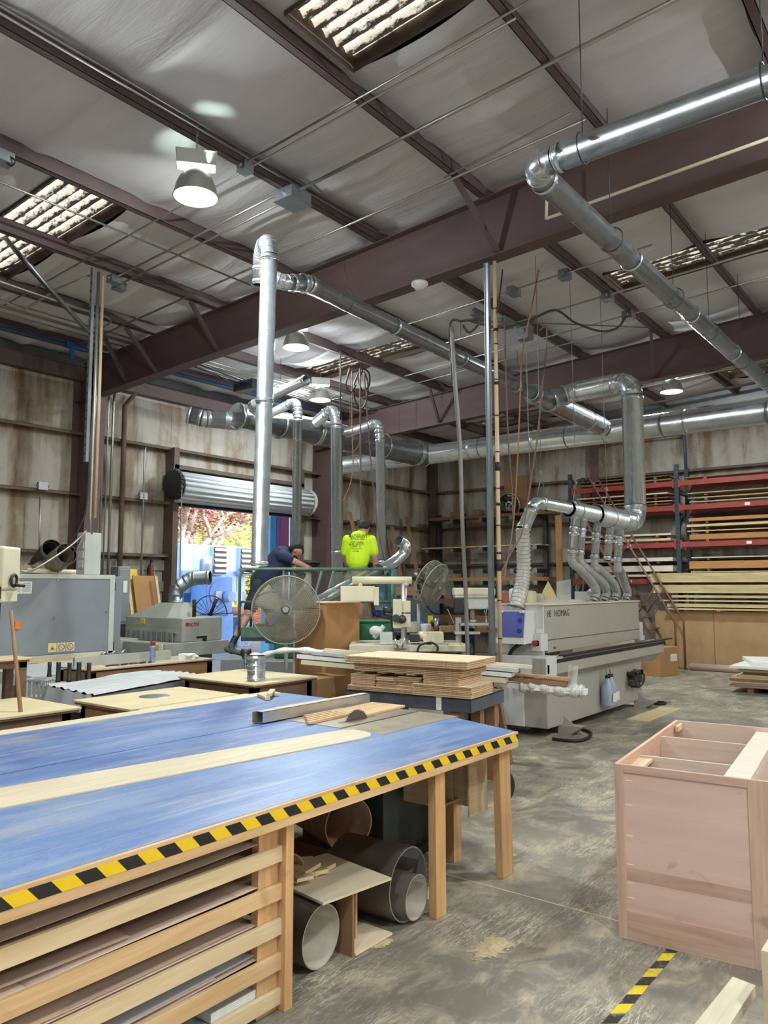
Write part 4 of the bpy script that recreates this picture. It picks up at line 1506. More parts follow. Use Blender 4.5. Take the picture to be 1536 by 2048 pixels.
MB().bx(4.32, 4.335, 2.54, 3.02, .36, .76).build('end_panel', M['ply_y'], t)
MB().bx(4.30, 4.39, 2.77, 2.83, 0, .385).build('leg', M['pine'], t)
MB().bx(4.42, 4.5, 2.95, 3.0, 0, .385).build('leg', M['pine'], t)
m = MB()
for i in range(7):
    m.ball((4.2 + rnd.uniform(-.06, .06), 2.82 + rnd.uniform(-.05, .05), .63 + rnd.uniform(0, .04)), (rnd.uniform(.03, .06), rnd.uniform(.03, .05), rnd.uniform(.018, .035)), 8, 6)
o = m.build('crumpled_rag', plain('red_white_rag', '#b88472', .9, 0, .5, 18), label='crumpled reddish rag on the cubby under the table', cat='rag')
m = MB()
m.tube(smooth_path([(4.40, 2.5, .50), (4.45, 2.47, .56), (4.47, 2.45, .50), (4.44, 2.46, .43), (4.40, 2.49, .42)], 5), .03, 8)
m.build('plastic_bag', M['black'], label='black plastic bag hanging on the end table leg', cat='bag')

# sawdust on the floor
def mound(c, rx, ry, h, label, seed):
    def fn(u, v):
        a = u * 2 * math.pi
        k = 1 + .45 * noise.noise(Vector((math.cos(a) * 1.6, math.sin(a) * 1.6, seed)))
        z = h * (1 - v) ** 2 * (1 + .6 * noise.noise(Vector((math.cos(a) * v * 4, math.sin(a) * v * 4, seed + 3)))) + .001
        return (c[0] + rx * v * k * math.cos(a), c[1] + ry * v * k * math.sin(a), z)
    o = MB().grid(fn, 40, 8).build('sawdust', M['drift'], label=label, cat='sawdust')
    o['kind'] = 'stuff'


mound((3.437,1.997,0), .26, .15, .012, 'pale sawdust spill on the concrete in front of table', 1)
mound((3.78, 2.62, 0), .17, .12, .02, 'sawdust swept between the table legs', 5)
mound((3.13, 2.44, 0), .14, .05, .012, 'sawdust along the front of the small crate', 8)
mound((4.62, 2.55, 0), .22, .1, .006, 'thin sawdust around the end table leg', 11)
# floor tape
MB().bx(2.45, 3.95, 1.27, 1.32, .0005, .002).build('floor_tape', M['tape_floor'], label='worn hazard tape on floor before the pink cabinet', cat='tape')
MB().bx(7.3, 16.5, 1.27, 1.32, .0005, .002).build('floor_tape', M['tape_floor'], label='distant hazard tape line beyond the pink cabinet', cat='tape')

# ================================================================ PINK CABINET
t = thing('base_cabinet', 'unfinished pink alder base cabinet with open top', 'cabinet', (3.92, 1.55, 0), 6)
mt = Matrix.Translation((3.92, 1.55, 0)) @ rotz(6)


def cb(x0, x1, y0, y1, z0, z1, name, mat, bevel=0):
    return MB().bx(x0, x1, y0, y1, z0, z1, 0, mt).build(name, M[mat], t, bevel)


alder_panel = wood('alder_panel_veneer', '#dabbae', '#c7a598', 'y', 2, .55, True, 9)
M['alder_panel'] = alder_panel
cb(0, .02, -.045, 0, 0, .85, 'stile', 'alder', .002)
cb(0, .02, -.80, -.62, 0, .85, 'stile', 'alder', .002)
cb(0, .02, -.62, -.045, .81, .85, 'rail', 'alder_y', .002)
cb(0, .02, -.62, -.045, 0, .14, 'rail', 'alder_y', .002)
cb(.008, .018, -.62, -.045, .14, .81, 'panel', 'alder_panel')
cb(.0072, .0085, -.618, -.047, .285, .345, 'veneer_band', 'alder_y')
for z in (.2, .27, .36, .5, .65, .77):
    MB().bx(.0068, .008, -.085, -.05, z, z + .004, 0, mt).build('glue_line', M['label_white'], t)
MB().bx(.0062, .0075, -.622, -.617, .14, .81, 0, mt).build('edge_bead', M['ply_pale'], t)
cb(.02, 1.52, -.019, 0, 0, .85, 'side_panel', 'alder_x')
cb(1.505, 1.52, -.95, -.019, 0, .85, 'back_panel', 'alder_in')
cb(.02, 1.505, -.62, -.605, .05, .80, 'partition', 'alder_in')
cb(.02, 1.505, -.62, -.50, .81, .825, 'top_nailer', 'alder_in')
cb(.46, .475, -.50, -.019, .05, .81, 'divider', 'alder_in')
cb(.98, .995, -.50, -.019, .05, .83, 'divider', 'alder_in')
cb(.06, .45, -.09, -.02, .785, .80, 'cleat', 'ply_x')
cb(.47, .485, -.04, -.022, .1, .80, 'cleat', 'ply_x')
cb(1.36, 1.50, -.05, -.03, .80, .835, 'cleat', 'ply_x')
cb(.02, 1.5, -.95, -.019, .03, .05, 'floor_board', 'alder_in')
cb(.02, 1.5, -.95, -.94, .05, .80, 'side_panel', 'alder_in')
for x in (.14, .2):
    MB().bx(x, x + .012, -.07, -.058, .8003, .8015, 0, mt).build('screw_hole', M['cord_dark'], t)

# lumber at the lower right corner
t = thing('pallet_cart', 'low brown cart carrying a pale board in the corner', 'cart', (2.75, .5, 0))
MB().bx(2.1, 2.75, .25, .75, .28, .33).build('deck', M['brown_board'], t)
for x, y in ((2.15, .3), (2.68, .3), (2.15, .68), (2.68, .68)):
    MB().bx(x, x + .06, y, y + .06, 0, .28).build('leg', M['brown_board'], t)
m = MB()
a, b, c, d = Vector((2.93,0.759,0.42)), Vector((2.916,0.685,0.42)), Vector((2.51,0.694,0.42)), Vector((2.425,0.784,0.42))
vs = [a, b, c, d]
m.add([v + Vector((0, 0, -.035)) for v in vs] + vs, [(3, 2, 1, 0), (4, 5, 6, 7), (0, 1, 5, 4), (1, 2, 6, 5), (2, 3, 7, 6), (3, 0, 4, 7)])
m.build('pale_board', wood('pale_sawn_board', '#d2c6ae', '#b7a88c', 'x', 5), label='pale sawn board jutting in at the lower right corner', cat='board')
m = MB()
p = Vector((2.778,0.612,0.45))
m.bx(p.x - .06, p.x + .1, p.y - .16, p.y + .005, .33, .62)
m.build('plywood_block', M['ply_pale'], label='upright yellowish plywood block cut by the right edge', cat='block')

# ================================================================ BENCH WITH PARTICLE BOARD
RZ_V = -52.2                                   # machines that stand square to the aisle


def local(loc, rz):
    return Matrix.Translation(Vector(loc)) @ rotz(rz)


bm = local((5.72, 3.50, 0), 7)
t = thing('steel_bench', 'dark grey steel bench on wooden legs carrying particle board', 'bench', (5.72, 3.5, 0), 7)
bench_steel = plain('scuffed_bench_steel', '#5b606b', .4, .4, .2, 4, .3)
m = MB()
m.bx(0, .74, 0, 1.28, .78, .80, 0, bm)
m.bx(0, .01, 0, 1.28, .68, .80, 0, bm)
m.bx(0, .74, 0, .01, .68, .80, 0, bm)
m.bx(0, .74, 1.27, 1.28, .68, .80, 0, bm)
m.bx(.73, .74, 0, 1.28, .68, .80, 0, bm)
m.build('steel_top', bench_steel, t, .003)
for x, y in ((.03, .12), (.58, .03), (.03, 1.1), (.58, 1.1), (.3, .05)):
    MB().bx(x, x + .09, y, y + .09, 0, .68, 0, bm).build('leg', M['brown_board'], t)
MB().bx(-.004, .0, .28, .33, .685, .798, 0, bm).build('tape_patch', M['label_white'], t)


def board(x0, x1, y0, y1, z, th, label, group, mat=None, rz=0, mtx=bm, name='particle_board'):
    c = mtx @ Vector(((x0 + x1) / 2, (y0 + y1) / 2, z))
    m = MB()
    m.bx(-(x1 - x0) / 2, (x1 - x0) / 2, -(y1 - y0) / 2, (y1 - y0) / 2, 0, th, 0, Matrix.Translation(c) @ rotz(math.degrees(mtx.to_euler().z) + rz))
    for k in range(1, 2):
        m.mi[1] = 1
    return m.build(name, mat or [M['pb'], M['pb_face']], label=label, cat='board', group=group)


def pile(n, x0, x1, y0, y1, z, th, label, group, jit=.006, mtx=bm, mat=None, gap=.0015, name='particle_board'):
    for i in range(n):
        a, b = rnd.uniform(-jit, jit), rnd.uniform(-jit, jit)
        board(x0 + a, x1 + a, y0 + b, y1 + b, z, th, label, group, mat, 0, mtx, name)
        z += th + gap
    return z


G = 'particle boards stacked on the bench'
z = .8015
T, E_ = .011, .0035
pile(7, -.02, .45, -.01, .56, z, T, 'particle board in the thick lower pile at the bench corner', G, gap=E_)
zl = pile(3, -.01, .6, .57, 1.25, z, T, 'particle board in the low broad layer at the left of bench', G, gap=E_)
pile(5, .0, .5, .12, .46, .903, T, 'particle board in the small square pile above the corner pile', G, gap=E_)
pile(2, .0, .55, .56, .95, zl, T, 'brownish board in the open gap of the stack', G, gap=E_)
pile(7, .0, .5, .96, 1.22, zl, T, 'particle board in the leftmost little pile', G, gap=E_)
pile(5, .03, .45, .50, .74, zl + .03, T, 'particle board in the middle little pile with loose strips', G, .015, gap=E_)
pile(4, .0, .45, .76, .95, zl + .03, T, 'particle board in the stepped little pile left of middle', G, .015, gap=E_)
for k, (y, x) in enumerate(((.55, .02), (.68, .04), (.86, .03), (1.1, .05))):
    board(x, x + .4, y, y + .09, .962, T, ORD[k] + ' narrow loose strip from right between the piles', G)
pile(5, .02, .56, .10, 1.2, .977, T, 'long particle board in the upper bundle', G, .004, gap=E_)
pile(4, -.03, .6, .02, 1.27, 1.0495, .0125, 'long pale particle board at the very top of stack', G, .004, gap=.004)

# ---- long wrapped mouldings behind the bench
A0, B0 = Vector((6.169,5.944,0.944)), Vector((6.882,3.077,0.826))
dirv = (B0 - A0).normalized()
side = dirv.cross(UV).normalized()


def moulding(s0, s1, off, up, w, h, mat, label, cat='moulding', name='moulding_strip'):
    L = (B0 - A0)
    p0, p1 = A0 + L * s0 + side * off + UV * up, A0 + L * s1 + side * off + UV * up
    return MB().bar(p0, p1, w, h, UV).build(name, mat if not isinstance(mat, str) else M[mat], label=label, cat=cat, group='long mouldings behind the bench')


moulding(.02, .78, .0, .0, .16, .045, 'ivory_pvc', 'broad ivory moulding at the bottom of the wrapped bundle')
moulding(.0, .80, .0, .055, .14, .04, 'foam_white', 'foam wrapped white moulding on top of the ivory one')
moulding(.06, .82, .02, .105, .1, .035, 'grey_trim', 'grey moulding topping the bundle behind the bench')
moulding(.10, .86, -.03, .14, .06, .03, 'ivory_pvc', 'slender ivory moulding highest on the bundle')
moulding(.5, 1.03, -.12, -.06, .11, .05, 'foam_white', 'bubble wrapped moulding bundle in front of the edge bander')
moulding(.45, .97, -.1, .0, .08, .04, 'brown_board', 'brown wooden strip beside the bubble wrapped bundle')
moulding(.4, .98, -.1, .05, .06, .022, 'mdf', 'tan strip lying over the brown one')
m = MB()
p = A0 + (B0 - A0) * 1.0 + side * -.12 - UV * .06
pp_ = smooth_path([p - dirv * .55, p - dirv * .4 + UV * .01, p - dirv * .2 - UV * .005, p, p + dirv * .06], 5)
m.tube(pp_, [.062 + .01 * math.sin(i * 1.9) for i in range(len(pp_))], 12)
m.build('bubble_wrap', plain('bubble_wrap', '#c9c6c0', .3, 0, .35, 70, 0, .01), label='crinkled bubble wrap around the moulding end', cat='wrapping')
m = MB()
q = A0 + UV * .03
pp_ = smooth_path([q - dirv * .62 - UV * .02, q - dirv * .45 + UV * .0, q - dirv * .25 + UV * .06, q + dirv * .05 + UV * .09, q + dirv * .3 + UV * .08], 5)
m.tube(pp_, [.05 + .012 * math.sin(i * 1.3) for i in range(len(pp_))], 12, True, 0, .6)
m.build('foam_wrap', M['foam_white'], label='loose crumpled foam sheet at the left end of mouldings', cat='wrapping')
m = MB()
q = B0 + UV * .02
m.grid(lambda u, v: q + dirv * (.02 - .1 * u - .03 * v) + UV * (.16 - .26 * v) + side * (-.1 + .05 * math.sin(u * 5)), 6, 8)
m.build('film_scrap', M['clear_film'], label='scrap of clear film hanging off the moulding bundle', cat='wrapping')
for s in (.3, .72):
    p = A0 + (B0 - A0) * s
    t = thing('saw_horse', ('saw horse under the left end of the long mouldings', 'saw horse under the middle of the mouldings', 'saw horse under the right end of mouldings')[int(s > .5)], 'saw horse', (p.x, p.y, 0), 0, 'saw horses')
    zt = p.z - .0235 - (.065 if s > .9 else 0)
    MB().bar((p + side * .3).to_tuple()[:2] + (zt - .03,), (p - side * .3).to_tuple()[:2] + (zt - .03,), .06, .06, UV).build('beam', M['brown_board'], t)
    for a in (-.25, .25):
        for b in (-.14, .14):
            e = p + side * a
            MB().bar((e.x, e.y, zt - .05), (e.x + dirv.x * b, e.y + dirv.y * b, 0), .03, .05).build('leg', M['brown_board'], t)

# ================================================================ EDGE BANDER
t = thing('edge_bander', 'long white edge banding machine with grey hood', 'machine', (10.2, 4.5, 0))
m = MB()
m.bx(8.40, 11.55, 4.10, 4.76, .10, .78)
m.build('base', M['homag_side'], t, .01)
m = MB()
m.prism([(-.06, .93), (-.06, .74), (.02, .70), (.10, .60), (.10, .93)], 4.1, frame((8.15, 4.05, 0), (0, 1, 0), (1, 0, 0)))
m.build('feed_beam', M['homag_side'], t, .004)
MB().bx(8.16, 8.42, 3.98, 4.6, .72, .95).build('infeed_block', M['white_paint'], t, .008)
MB().bx(8.6, 12.57, 3.955, 4.04, .925, .945).build('feed_chain', M['black'], t)
MB().bx(8.17, 12.3, 3.983, 3.992, .865, .905).build('black_rail', M['black'], t)
MB().bx(8.17, 8.22, 3.98, 3.992, .76, .86).build('rail_stop', M['black'], t)
m = MB()
m.bx(8.37, 11.56, 4.12, 4.75, 1.12, 1.53)
m.bx(8.48, 11.62, 4.12, 4.75, .97, 1.12)
m.build('hood', M['homag_side'], t, .008)
MB().bx(8.355, 8.372, 4.11, 4.76, .95, 1.53).build('end_panel', M['white_paint'], t, .003)
MB().bx(8.38, 8.62, 4.40, 4.76, .10, .95).build('end_column', M['white_paint'], t, .006)
MB().bx(8.34, 11.58, 4.10, 4.77, 1.53, 1.545).build('top_edge', M['ivory_pvc'], t)
MB().bx(8.30, 8.47, 4.115, 4.25, 1.0, 1.2).build('switch_post', M['white_paint'], t, .004)
m = MB()
m.bx(8.30, 8.36, 4.14, 4.24, 1.055, 1.13)
m.build('switch_box', M['yellow'], t, .006)
MB().cyl((8.30, 4.19, 1.092), (8.265, 4.19, 1.092), .032, n=14).build('emergency_stop', M['red_plastic'], t)
m = MB().tube(smooth_path([(8.27, 4.24, 1.10), (8.22, 4.32, 1.09), (8.18, 4.42, 1.02), (8.2, 4.5, .92)], 6), .022, 8)
m.build('power_hose', M['black'], t)
MB().bx(8.335, 8.36, 4.28, 4.36, 1.33, 1.40).build('counter', M['black_metal'], t)
MB().bx(8.345, 8.358, 4.125, 4.2, 1.205, 1.255).build('label_plate', M['label_white'], t)
# glue cabinet with the blue window
bx_ = MB()
bx_.prism([(-.27, -.17), (0, -.17), (0, .21), (-.22, .21), (-.27, -.1)], .36, Matrix(((1, 0, 0, 8.355), (0, 0, 1, 4.22), (0, 1, 0, 1.26), (0, 0, 0, 1))))
w_ = bx_.build('window_box', M['white_paint'], t, .004)
m = MB()
pa, pb_ = Vector((8.355 - .272, 0, 1.26 - .095)), Vector((8.355 - .224, 0, 1.26 + .2))
nrm = (pb_ - pa).cross(Vector((0, 1, 0))).normalized() * -.006
m.add([Vector((p.x, y, p.z)) + k for k in (Vector(), nrm if nrm.x < 0 else -nrm) for p, y in ((pa, 4.235), (pa, 4.565), (pb_, 4.565), (pb_, 4.235))],
      [(0, 1, 2, 3), (7, 6, 5, 4), (0, 4, 5, 1), (1, 5, 6, 2), (2, 6, 7, 3), (3, 7, 4, 0)])
m.build('blue_window', M['purple_blue'], w_)
for z in (1.24, 1.36):
    k = (z - pa.z) / (pb_.z - pa.z)
    MB().cyl((pa.x + (pb_.x - pa.x) * k - .008, 4.285, z), (pa.x + (pb_.x - pa.x) * k - .012, 4.285, z), .03, n=16).build('vent', plain_once('dark_violet', '#3f4478', .4), w_)
for y in (4.265, 4.54):
    MB().bx(8.105, 8.14, y - .025, y + .025, 1.445, 1.475).build('hinge', M['label_white'], w_)
MB().bx(8.07, 8.10, 4.215, 4.585, 1.09, 1.15).build('sill', M['label_white'], t)
for x in (8.75, 11.3):
    m = MB()
    m.prism([(0, 0), (.16, 0), (.30, .10), (0, .10)], .16, Matrix(((0, 0, 1, x), (-1, 0, 0, 4.14), (0, 1, 0, 0), (0, 0, 0, 1))))
    m.prism([(.02, .02), (.26, .02), (0, .22)], .02, Matrix(((0, 0, 1, x + .07), (-1, 0, 0, 4.12), (0, 1, 0, 0), (0, 0, 0, 1))))
    m.build('foot', M['homag_side'], t)
    MB().bx(x, x + .16, 4.55, 4.7, 0, .10).build('foot', M['homag_side'], t)
m = MB()
m.bx(11.56, 11.72, 4.1, 4.5, .95, 1.02)
m.bx(11.56, 11.66, 4.1, 4.9, 1.02, 1.22)
m.build('outfeed_step', M['white_paint'], t, .004)
m = MB()
for i, (dx, dz, r) in enumerate(((0, 0, .06), (.09, .02, .05), (.17, -.02, .055), (.08, -.1, .045), (.2, .07, .04), (-.06, .06, .035))):
    m.cyl((11.02 + dx, 4.10, .45 + dz), (11.02 + dx, 3.98, .45 + dz), r, n=10)
m.bx(10.9, 11.28, 3.98, 4.02, .5, .56)
m.bx(10.85, 11.0, 3.99, 4.05, .36, .43)
m.tube(smooth_path([(11.25, 4.0, .5), (11.36, 4.0, .46), (11.38, 4.02, .36), (11.3, 4.05, .3)], 5), .014, 6)
m.build('air_unit', M['grime_black'], t)
hm = frame((8.50, 4.119, 1.425), (1, 0, 0), (0, -1, 0))
text('HE', .11, M['black'], t, hm @ Matrix.Translation((-.02, 0, 0)), align='LEFT', sx=.75)
text('HOMAG', .11, M['black'], t, hm @ Matrix.Translation((.17, 0, 0)), align='LEFT', sx=1.05)
text('EAL', .04, M['black'], t, frame((8.63, 4.118, 1.02), (1, 0, 0), (0, -1, 0)), align='LEFT')
m = MB()
m.bx(9.0, 9.2, 4.118, 4.1195, 1.118, 1.1225)
m.bx(8.48, 11.56, 4.1175, 4.119, 1.116, 1.12)
m.build('seam', M['dark_steel'], t)
MB().bx(9.4, 10.3, 4.4, 4.7, 1.545, 1.575).build('top_duct_plate', M['grey_trim'], t)
MB().bx(10.7, 11.1, 4.55, 4.76, 1.545, 1.68).build('top_housing', M['white_paint'], t, .01)
MB().cyl((11.12, 4.7, 1.64), (11.26, 4.66, 1.72), .06, n=14).build('spigot', M['label_white'], t)
m = MB()
c = Vector((7.11,4.088,0.863))
for k, (dx, r, l) in enumerate(((-.1, .06, .18), (.14, .055, .16), (.03, .035, .3))):
    m.cyl(c + RV * (dx - l / 2) + UV * .02, c + RV * (dx + l / 2) + UV * .02, r, n=12)
m.box(c + RV * .2 - UV * .02, (.16, .14, .12), RZ_V)
m.box(c - UV * .1, (.7, .25, .03), RZ_V)
m.bar(c - UV * .1, Vector((c.x, c.y, 0)), .08, .08)
m.build('feed_motor', M['black_metal'], label='dark motor unit at the infeed of the edge bander', cat='motor', bevel=.004)
for i, x in enumerate((9.98, 10.16)):
    tt = thing('fluid_jug', ('front blue fluid jug hung on the edge bander base', 'rear blue fluid jug hung on the edge bander base')[i], 'jug', (x, 4.02, .22), 0, 'fluid jugs on the edge bander')
    y = 4.0 + .03 * i
    m = MB()
    m.lathe([(0, 0), (.085, 0), (.09, .02), (.09, .2), (.075, .27), (.035, .33), (.03, .36)], (x, y, .19), n=16)
    m.build('bottle', M['bottle_blue'], tt)
    MB().cyl((x, y, .55), (x, y, .585), .034, n=12).build('cap', M['black'], tt)
    MB().bx(x - .06, x + .06, y - .094, y - .088, .25, .36).build('label', M['label_white'], tt)
    MB().tube([(x, y, .58), (x - .01, 4.06, .75)], .006, 6).build('feed_tube', M['wire'], tt)
m = MB()
m.lathe([(.085, 0), (.1, .0), (.11, .02), (.1, .035), (.085, .035), (.08, .02), (.085, 0)], (11.82, 3.95, .001), n=24)
m.build('rubber_ring', M['black'], label='black rubber ring lying on floor beyond the edge bander', cat='ring')
m = MB()
m.tube(smooth_path([(8.3, 4.0, .02), (8.35, 3.75, .02), (8.6, 3.7, .02), (8.95, 3.82, .02), (9.1, 4.05, .02)], 7), .018, 7)
m.build('floor_hose', M['black'], label='black hose looping on the floor under the edge bander', cat='hose')
MB().bx(10.2, 11.6, 3.55, 3.85, .0005, .004).build('floor_strip', M['dust_pile'], label='flat dusty strip on floor along the edge bander', cat='strip')

# rolls and boards behind the edge bander
roll_c = (('#8f5b4b', 'reddish brown'), ('#c9c9cf', 'white'), ('#b7a88c', 'beige'), ('#a59a8c', 'grey beige'), ('#d3d3d3', 'pale grey'), ('#a9a09a', 'dull grey'))
for i, (px, D, h, r) in enumerate(((1007, 9.9, 1.70, .06), (1028, 10.1, 1.73, .075), (1054, 10.4, 1.70, .12), (1076, 10.6, 1.66, .08), (1092, 11, 1.6, .05), (992, 10, 1.6, .06))):
    d = Vector((math.cos(R(37.79) - math.atan((px - 768) / 1540)), math.sin(R(37.79) - math.atan((px - 768) / 1540)), 0))
    p = d * D
    m = MB()
    m.tube([(p.x, p.y, 0), (p.x, p.y, h - .04), (p.x, p.y, h - .01), (p.x, p.y, h)], [r, r, r * .85, r * .4], 18)
    m.build('material_roll', plain_once('roll_' + roll_c[i][1].replace(' ', '_'), roll_c[i][0], .8), label=roll_c[i][1] + ' material roll standing behind the edge bander', cat='roll', group='rolls behind the edge bander')
c = Vector((9.826,4.754,1.458))
m = MB()
m.prism([(-.14, -1.43), (.14, -1.43), (.14, 0), (.12, .12), (.07, .24), (0, .37), (-.07, .24), (-.12, .12), (-.14, 0)], .02, frame(c, RV, -FV))
m.build('pointed_board', wood('yellow_pointed_board', '#d3c08c', '#bda873', 'z', 4), label='pale yellow board with a pointed top behind edge bander', cat='board')
m = MB()
m.prism([(-.1, -1.4), (.1, -1.4), (.1, .4), (-.1, .36)], .006, frame(c + RV * .24 + FV * .1, RV, -FV))
m.build('clear_sheet', M['clear_film'], label='clear plastic sheet leaning behind the pointed board', cat='sheet')
m = MB()
p = Vector((12.086,5.107,1.533))
m.box((p.x, p.y, .75), (1.3, .4, 1.56), RZ_V)
m.build('crate_box', M['pb_face'], label='long pale board crate behind the edge bander', cat='crate', bevel=.005)

# ================================================================ SHAPER WITH FEEDER ARM
o = Vector((7.35,5.404,0.956))
t = thing('shaper', 'cream shaper with overhanging feeder arm and chrome column', 'machine', (o.x, o.y, 0), RZ_V)


def SP(px, py, dd=0):
    """point of the shaper: px right and up of its column, metres at its distance"""
    return o + RV * ((px - 808) / 1540 * 9.0) + UV * ((1310 - py) / 1540 * 9.0) + FV * dd


def sbox(name, px0, px1, py0, py1, depth, mat, dd=0, bevel=.006, par=None):
    a, b = SP(px0, py1, dd), SP(px1, py0, dd)
    m = MB().box((a + b) / 2, ((px1 - px0) / 1540 * 9.0, depth, (py1 - py0) / 1540 * 9.0), RZ_V)
    return m.build(name, M[mat], par or t, bevel)


sbox('table', 700, 930, 1288, 1300, .9, 'cream', .2)
c = SP(812, 1300, .2)
MB().box((c.x, c.y, c.z / 2 - .01), (.85, .6, c.z - .03), RZ_V).build('cabinet', M['cream'], t, .01)
MB().cyl(SP(808, 1300), SP(808, 1165), .034, n=18).build('column', M['aluminium'], t)
MB().cyl(SP(808, 1300), SP(808, 1278), .05, n=18).build('column_base', M['cream'], t)
m = MB()
m.cyl(SP(704, 1161), SP(824, 1161), .044, n=20)
m.cyl(SP(720, 1161), SP(720, 1176), .03, n=14)
m.cyl(SP(812, 1161), SP(812, 1172), .036, n=14)
m.build('overarm', M['ivory_pvc'], t)
sbox('control_box', 682, 750, 1173, 1203, .25, 'ivory_pvc', -.02)
sbox('control_end', 748, 758, 1175, 1211, .27, 'cream', -.02)
sbox('feeder_head', 786, 803, 1199, 1256, .16, 'cream', -.05)
sbox('clamp_block', 800, 821, 1202, 1225, .14, 'cream', -.03)
sbox('clamp_block', 800, 821, 1228, 1254, .14, 'cream', -.03)
m = MB()
m.cyl(SP(792, 1236, -.1), SP(792, 1236, -.2), .045, n=18)
m.lathe([(.03, 0), (.05, .03), (.02, .05), (0, .05)], SP(804, 1238, -.12), -FV, 14)
m.build('hand_knob', M['dark_steel'], t)
m = MB()
m.cyl(SP(756, 1230, 0), SP(788, 1238, 0), .028, n=12)
m.cyl(SP(766, 1221, 0), SP(785, 1221, 0), .035, n=12)
m.build('spindle_motor', M['dark_steel'], t)
sbox('hood', 760, 785, 1264, 1287, .2, 'grey_trim', -.1)
m = MB()
m.ball(SP(752, 1262, -.05), (.06, .09, .06))
m.cyl(SP(748, 1275, -.05), SP(768, 1252, -.05), .028, n=10)
m.build('guard', M['white_paint'], t)
sbox('fence_block', 820, 838, 1268, 1283, .25, 'grime_black')
m = MB()
m.cyl(SP(837, 1274, .05), SP(858, 1274, .05), .06, n=16)
m.cyl(SP(852, 1276, -.16), SP(852, 1276, .05), .045, n=16)
m.build('motor', M['ivory_pvc'], t)
sbox('motor_box', 856, 886, 1264, 1285, .22, 'ivory_pvc', -.02)
sbox('bracket', 862, 892, 1284, 1300, .2, 'scm_grey', -.05)
m = MB()
for i in range(3):
    m.cyl(SP(890, 1292 + 8 * i, -.05), SP(925, 1296 + 8 * i, -.05), .022, n=10)
m.build('slide_rod', M['aluminium'], t)
sbox('end_bracket', 920, 930, 1287, 1314, .22, 'scm_grey', -.05)
m = MB().tube(smooth_path([SP(832, 1302, -.3), SP(838, 1287, -.3), SP(860, 1282, -.3), SP(872, 1290, -.3), SP(870, 1302, -.3)], 5), .012, 7)
m.build('cable', M['black'], t)
m = MB()
m.box(SP(800, 1290, -.28), (.16, .05, .03), RZ_V)
m.cyl(SP(795, 1292, -.3), SP(790, 1275, -.3), .012, n=8)
m.cyl(SP(803, 1292, -.3), SP(808, 1272, -.3), .01, n=8)
m.build('clamp_lever', M['aluminium'], t)

# green crate beside it
t = thing('green_bin', 'dark green plastic bin behind the shaper', 'bin', (7.864,6.286,1.033))
c = Vector((7.84,6.293,1.181))
m = MB()
m.box((c.x, c.y, c.z), (.46, .3, .25), RZ_V)
m.build('body', M['green'], t, .02)
m = MB()
m.box((c.x, c.y, c.z + .13), (.5, .34, .03), RZ_V)
m.build('rim', M['green'], t, .01)
c2 = Vector((7.85,6.3,1.052))
MB().box((c2.x, c2.y, (c.z - .12) / 2), (.4, .28, c.z - .125), RZ_V).build('stand', M['brown_board'], label='brown block under the dark green bin', cat='block')

# ================================================================ FANS
def make_fan(name, label, c, axis, r, zf, mat='mesh_guard', depth=.2):
    c, axis = Vector(c), Vector(axis).normalized()
    t = thing(name, label, 'fan', (c.x, c.y, 0), 0, 'pedestal fans')
    u, w, d = basis(axis)
    g = MB()
    nr, ns = 20, 84
    for s in (1, -1):
        for k in range(1, nr + 1):
            rr = r * k / nr
            zz = s * depth * .5 * (1 - .55 * (k / nr) ** 3)
            g.ring(c + d * zz, d, rr, .0022 if k < nr else .008, 40, 3 if k < nr else 5)
        for i in range(ns):
            a = 2 * math.pi * i / ns
            q = u * math.cos(a) + w * math.sin(a)
            g.tube([c + q * (r * kk) + d * (s * depth * .5 * (1 - .55 * kk ** 3)) for kk in (.12, .5, .8, 1)], .0022, 3, False)
    for i in range(24):
        a = 2 * math.pi * i / 24
        q = u * math.cos(a) + w * math.sin(a)
        g.tube([c + q * r + d * depth * .225, c + q * r - d * depth * .225], .003, 3, False)
    o = g.build('wire_guard', M[mat], t)
    o['kind'] = 'stuff'
    for i in range(3):
        a0 = 2 * math.pi * i / 3 + .5

        def fn(uu, v):
            rr = r * (.13 + .80 * uu)
            a = a0 + (v - .5) * (1.1 - .25 * uu)
            return c + (u * math.cos(a) + w * math.sin(a)) * rr + d * ((v - .5) * .10)
        b = MB().grid(fn, 8, 8).build('blade', plain_once('dusty_fan_blade', '#8b8273', .6, .2), t)
        sm = b.modifiers.new('thickness', 'SOLIDIFY')
        sm.thickness = .003
    m = MB()
    m.cyl(c + d * depth * .47, c + d * depth * .6, r * .09, n=18)
    m.build('badge', M['galv_dull'], t)
    MB().cyl(c - d * depth * .25, c + d * .06, r * .14, n=18).build('hub', M['dark_steel'], t)
    MB().cyl(c - d * depth * .55, c - d * depth * .95, r * .2, n=18).build('motor', M['dark_steel'], t)
    m = MB()
    pv = c - d * (depth * .75)
    m.tube([c + Vector((0, 0, 0)) - d * depth * .6 - UV * .05, (pv.x, pv.y, c.z - r * .7), (pv.x, pv.y, .05)], .022, 10)
    m.build('pole', M['grey_trim'], t)
    m = MB()
    m.lathe([(0, 0), (.27, 0), (.27, .025), (.05, .06), (0, .06)], (pv.x, pv.y, 0), n=24)
    m.build('base', M['grime_black'], t)
    return t


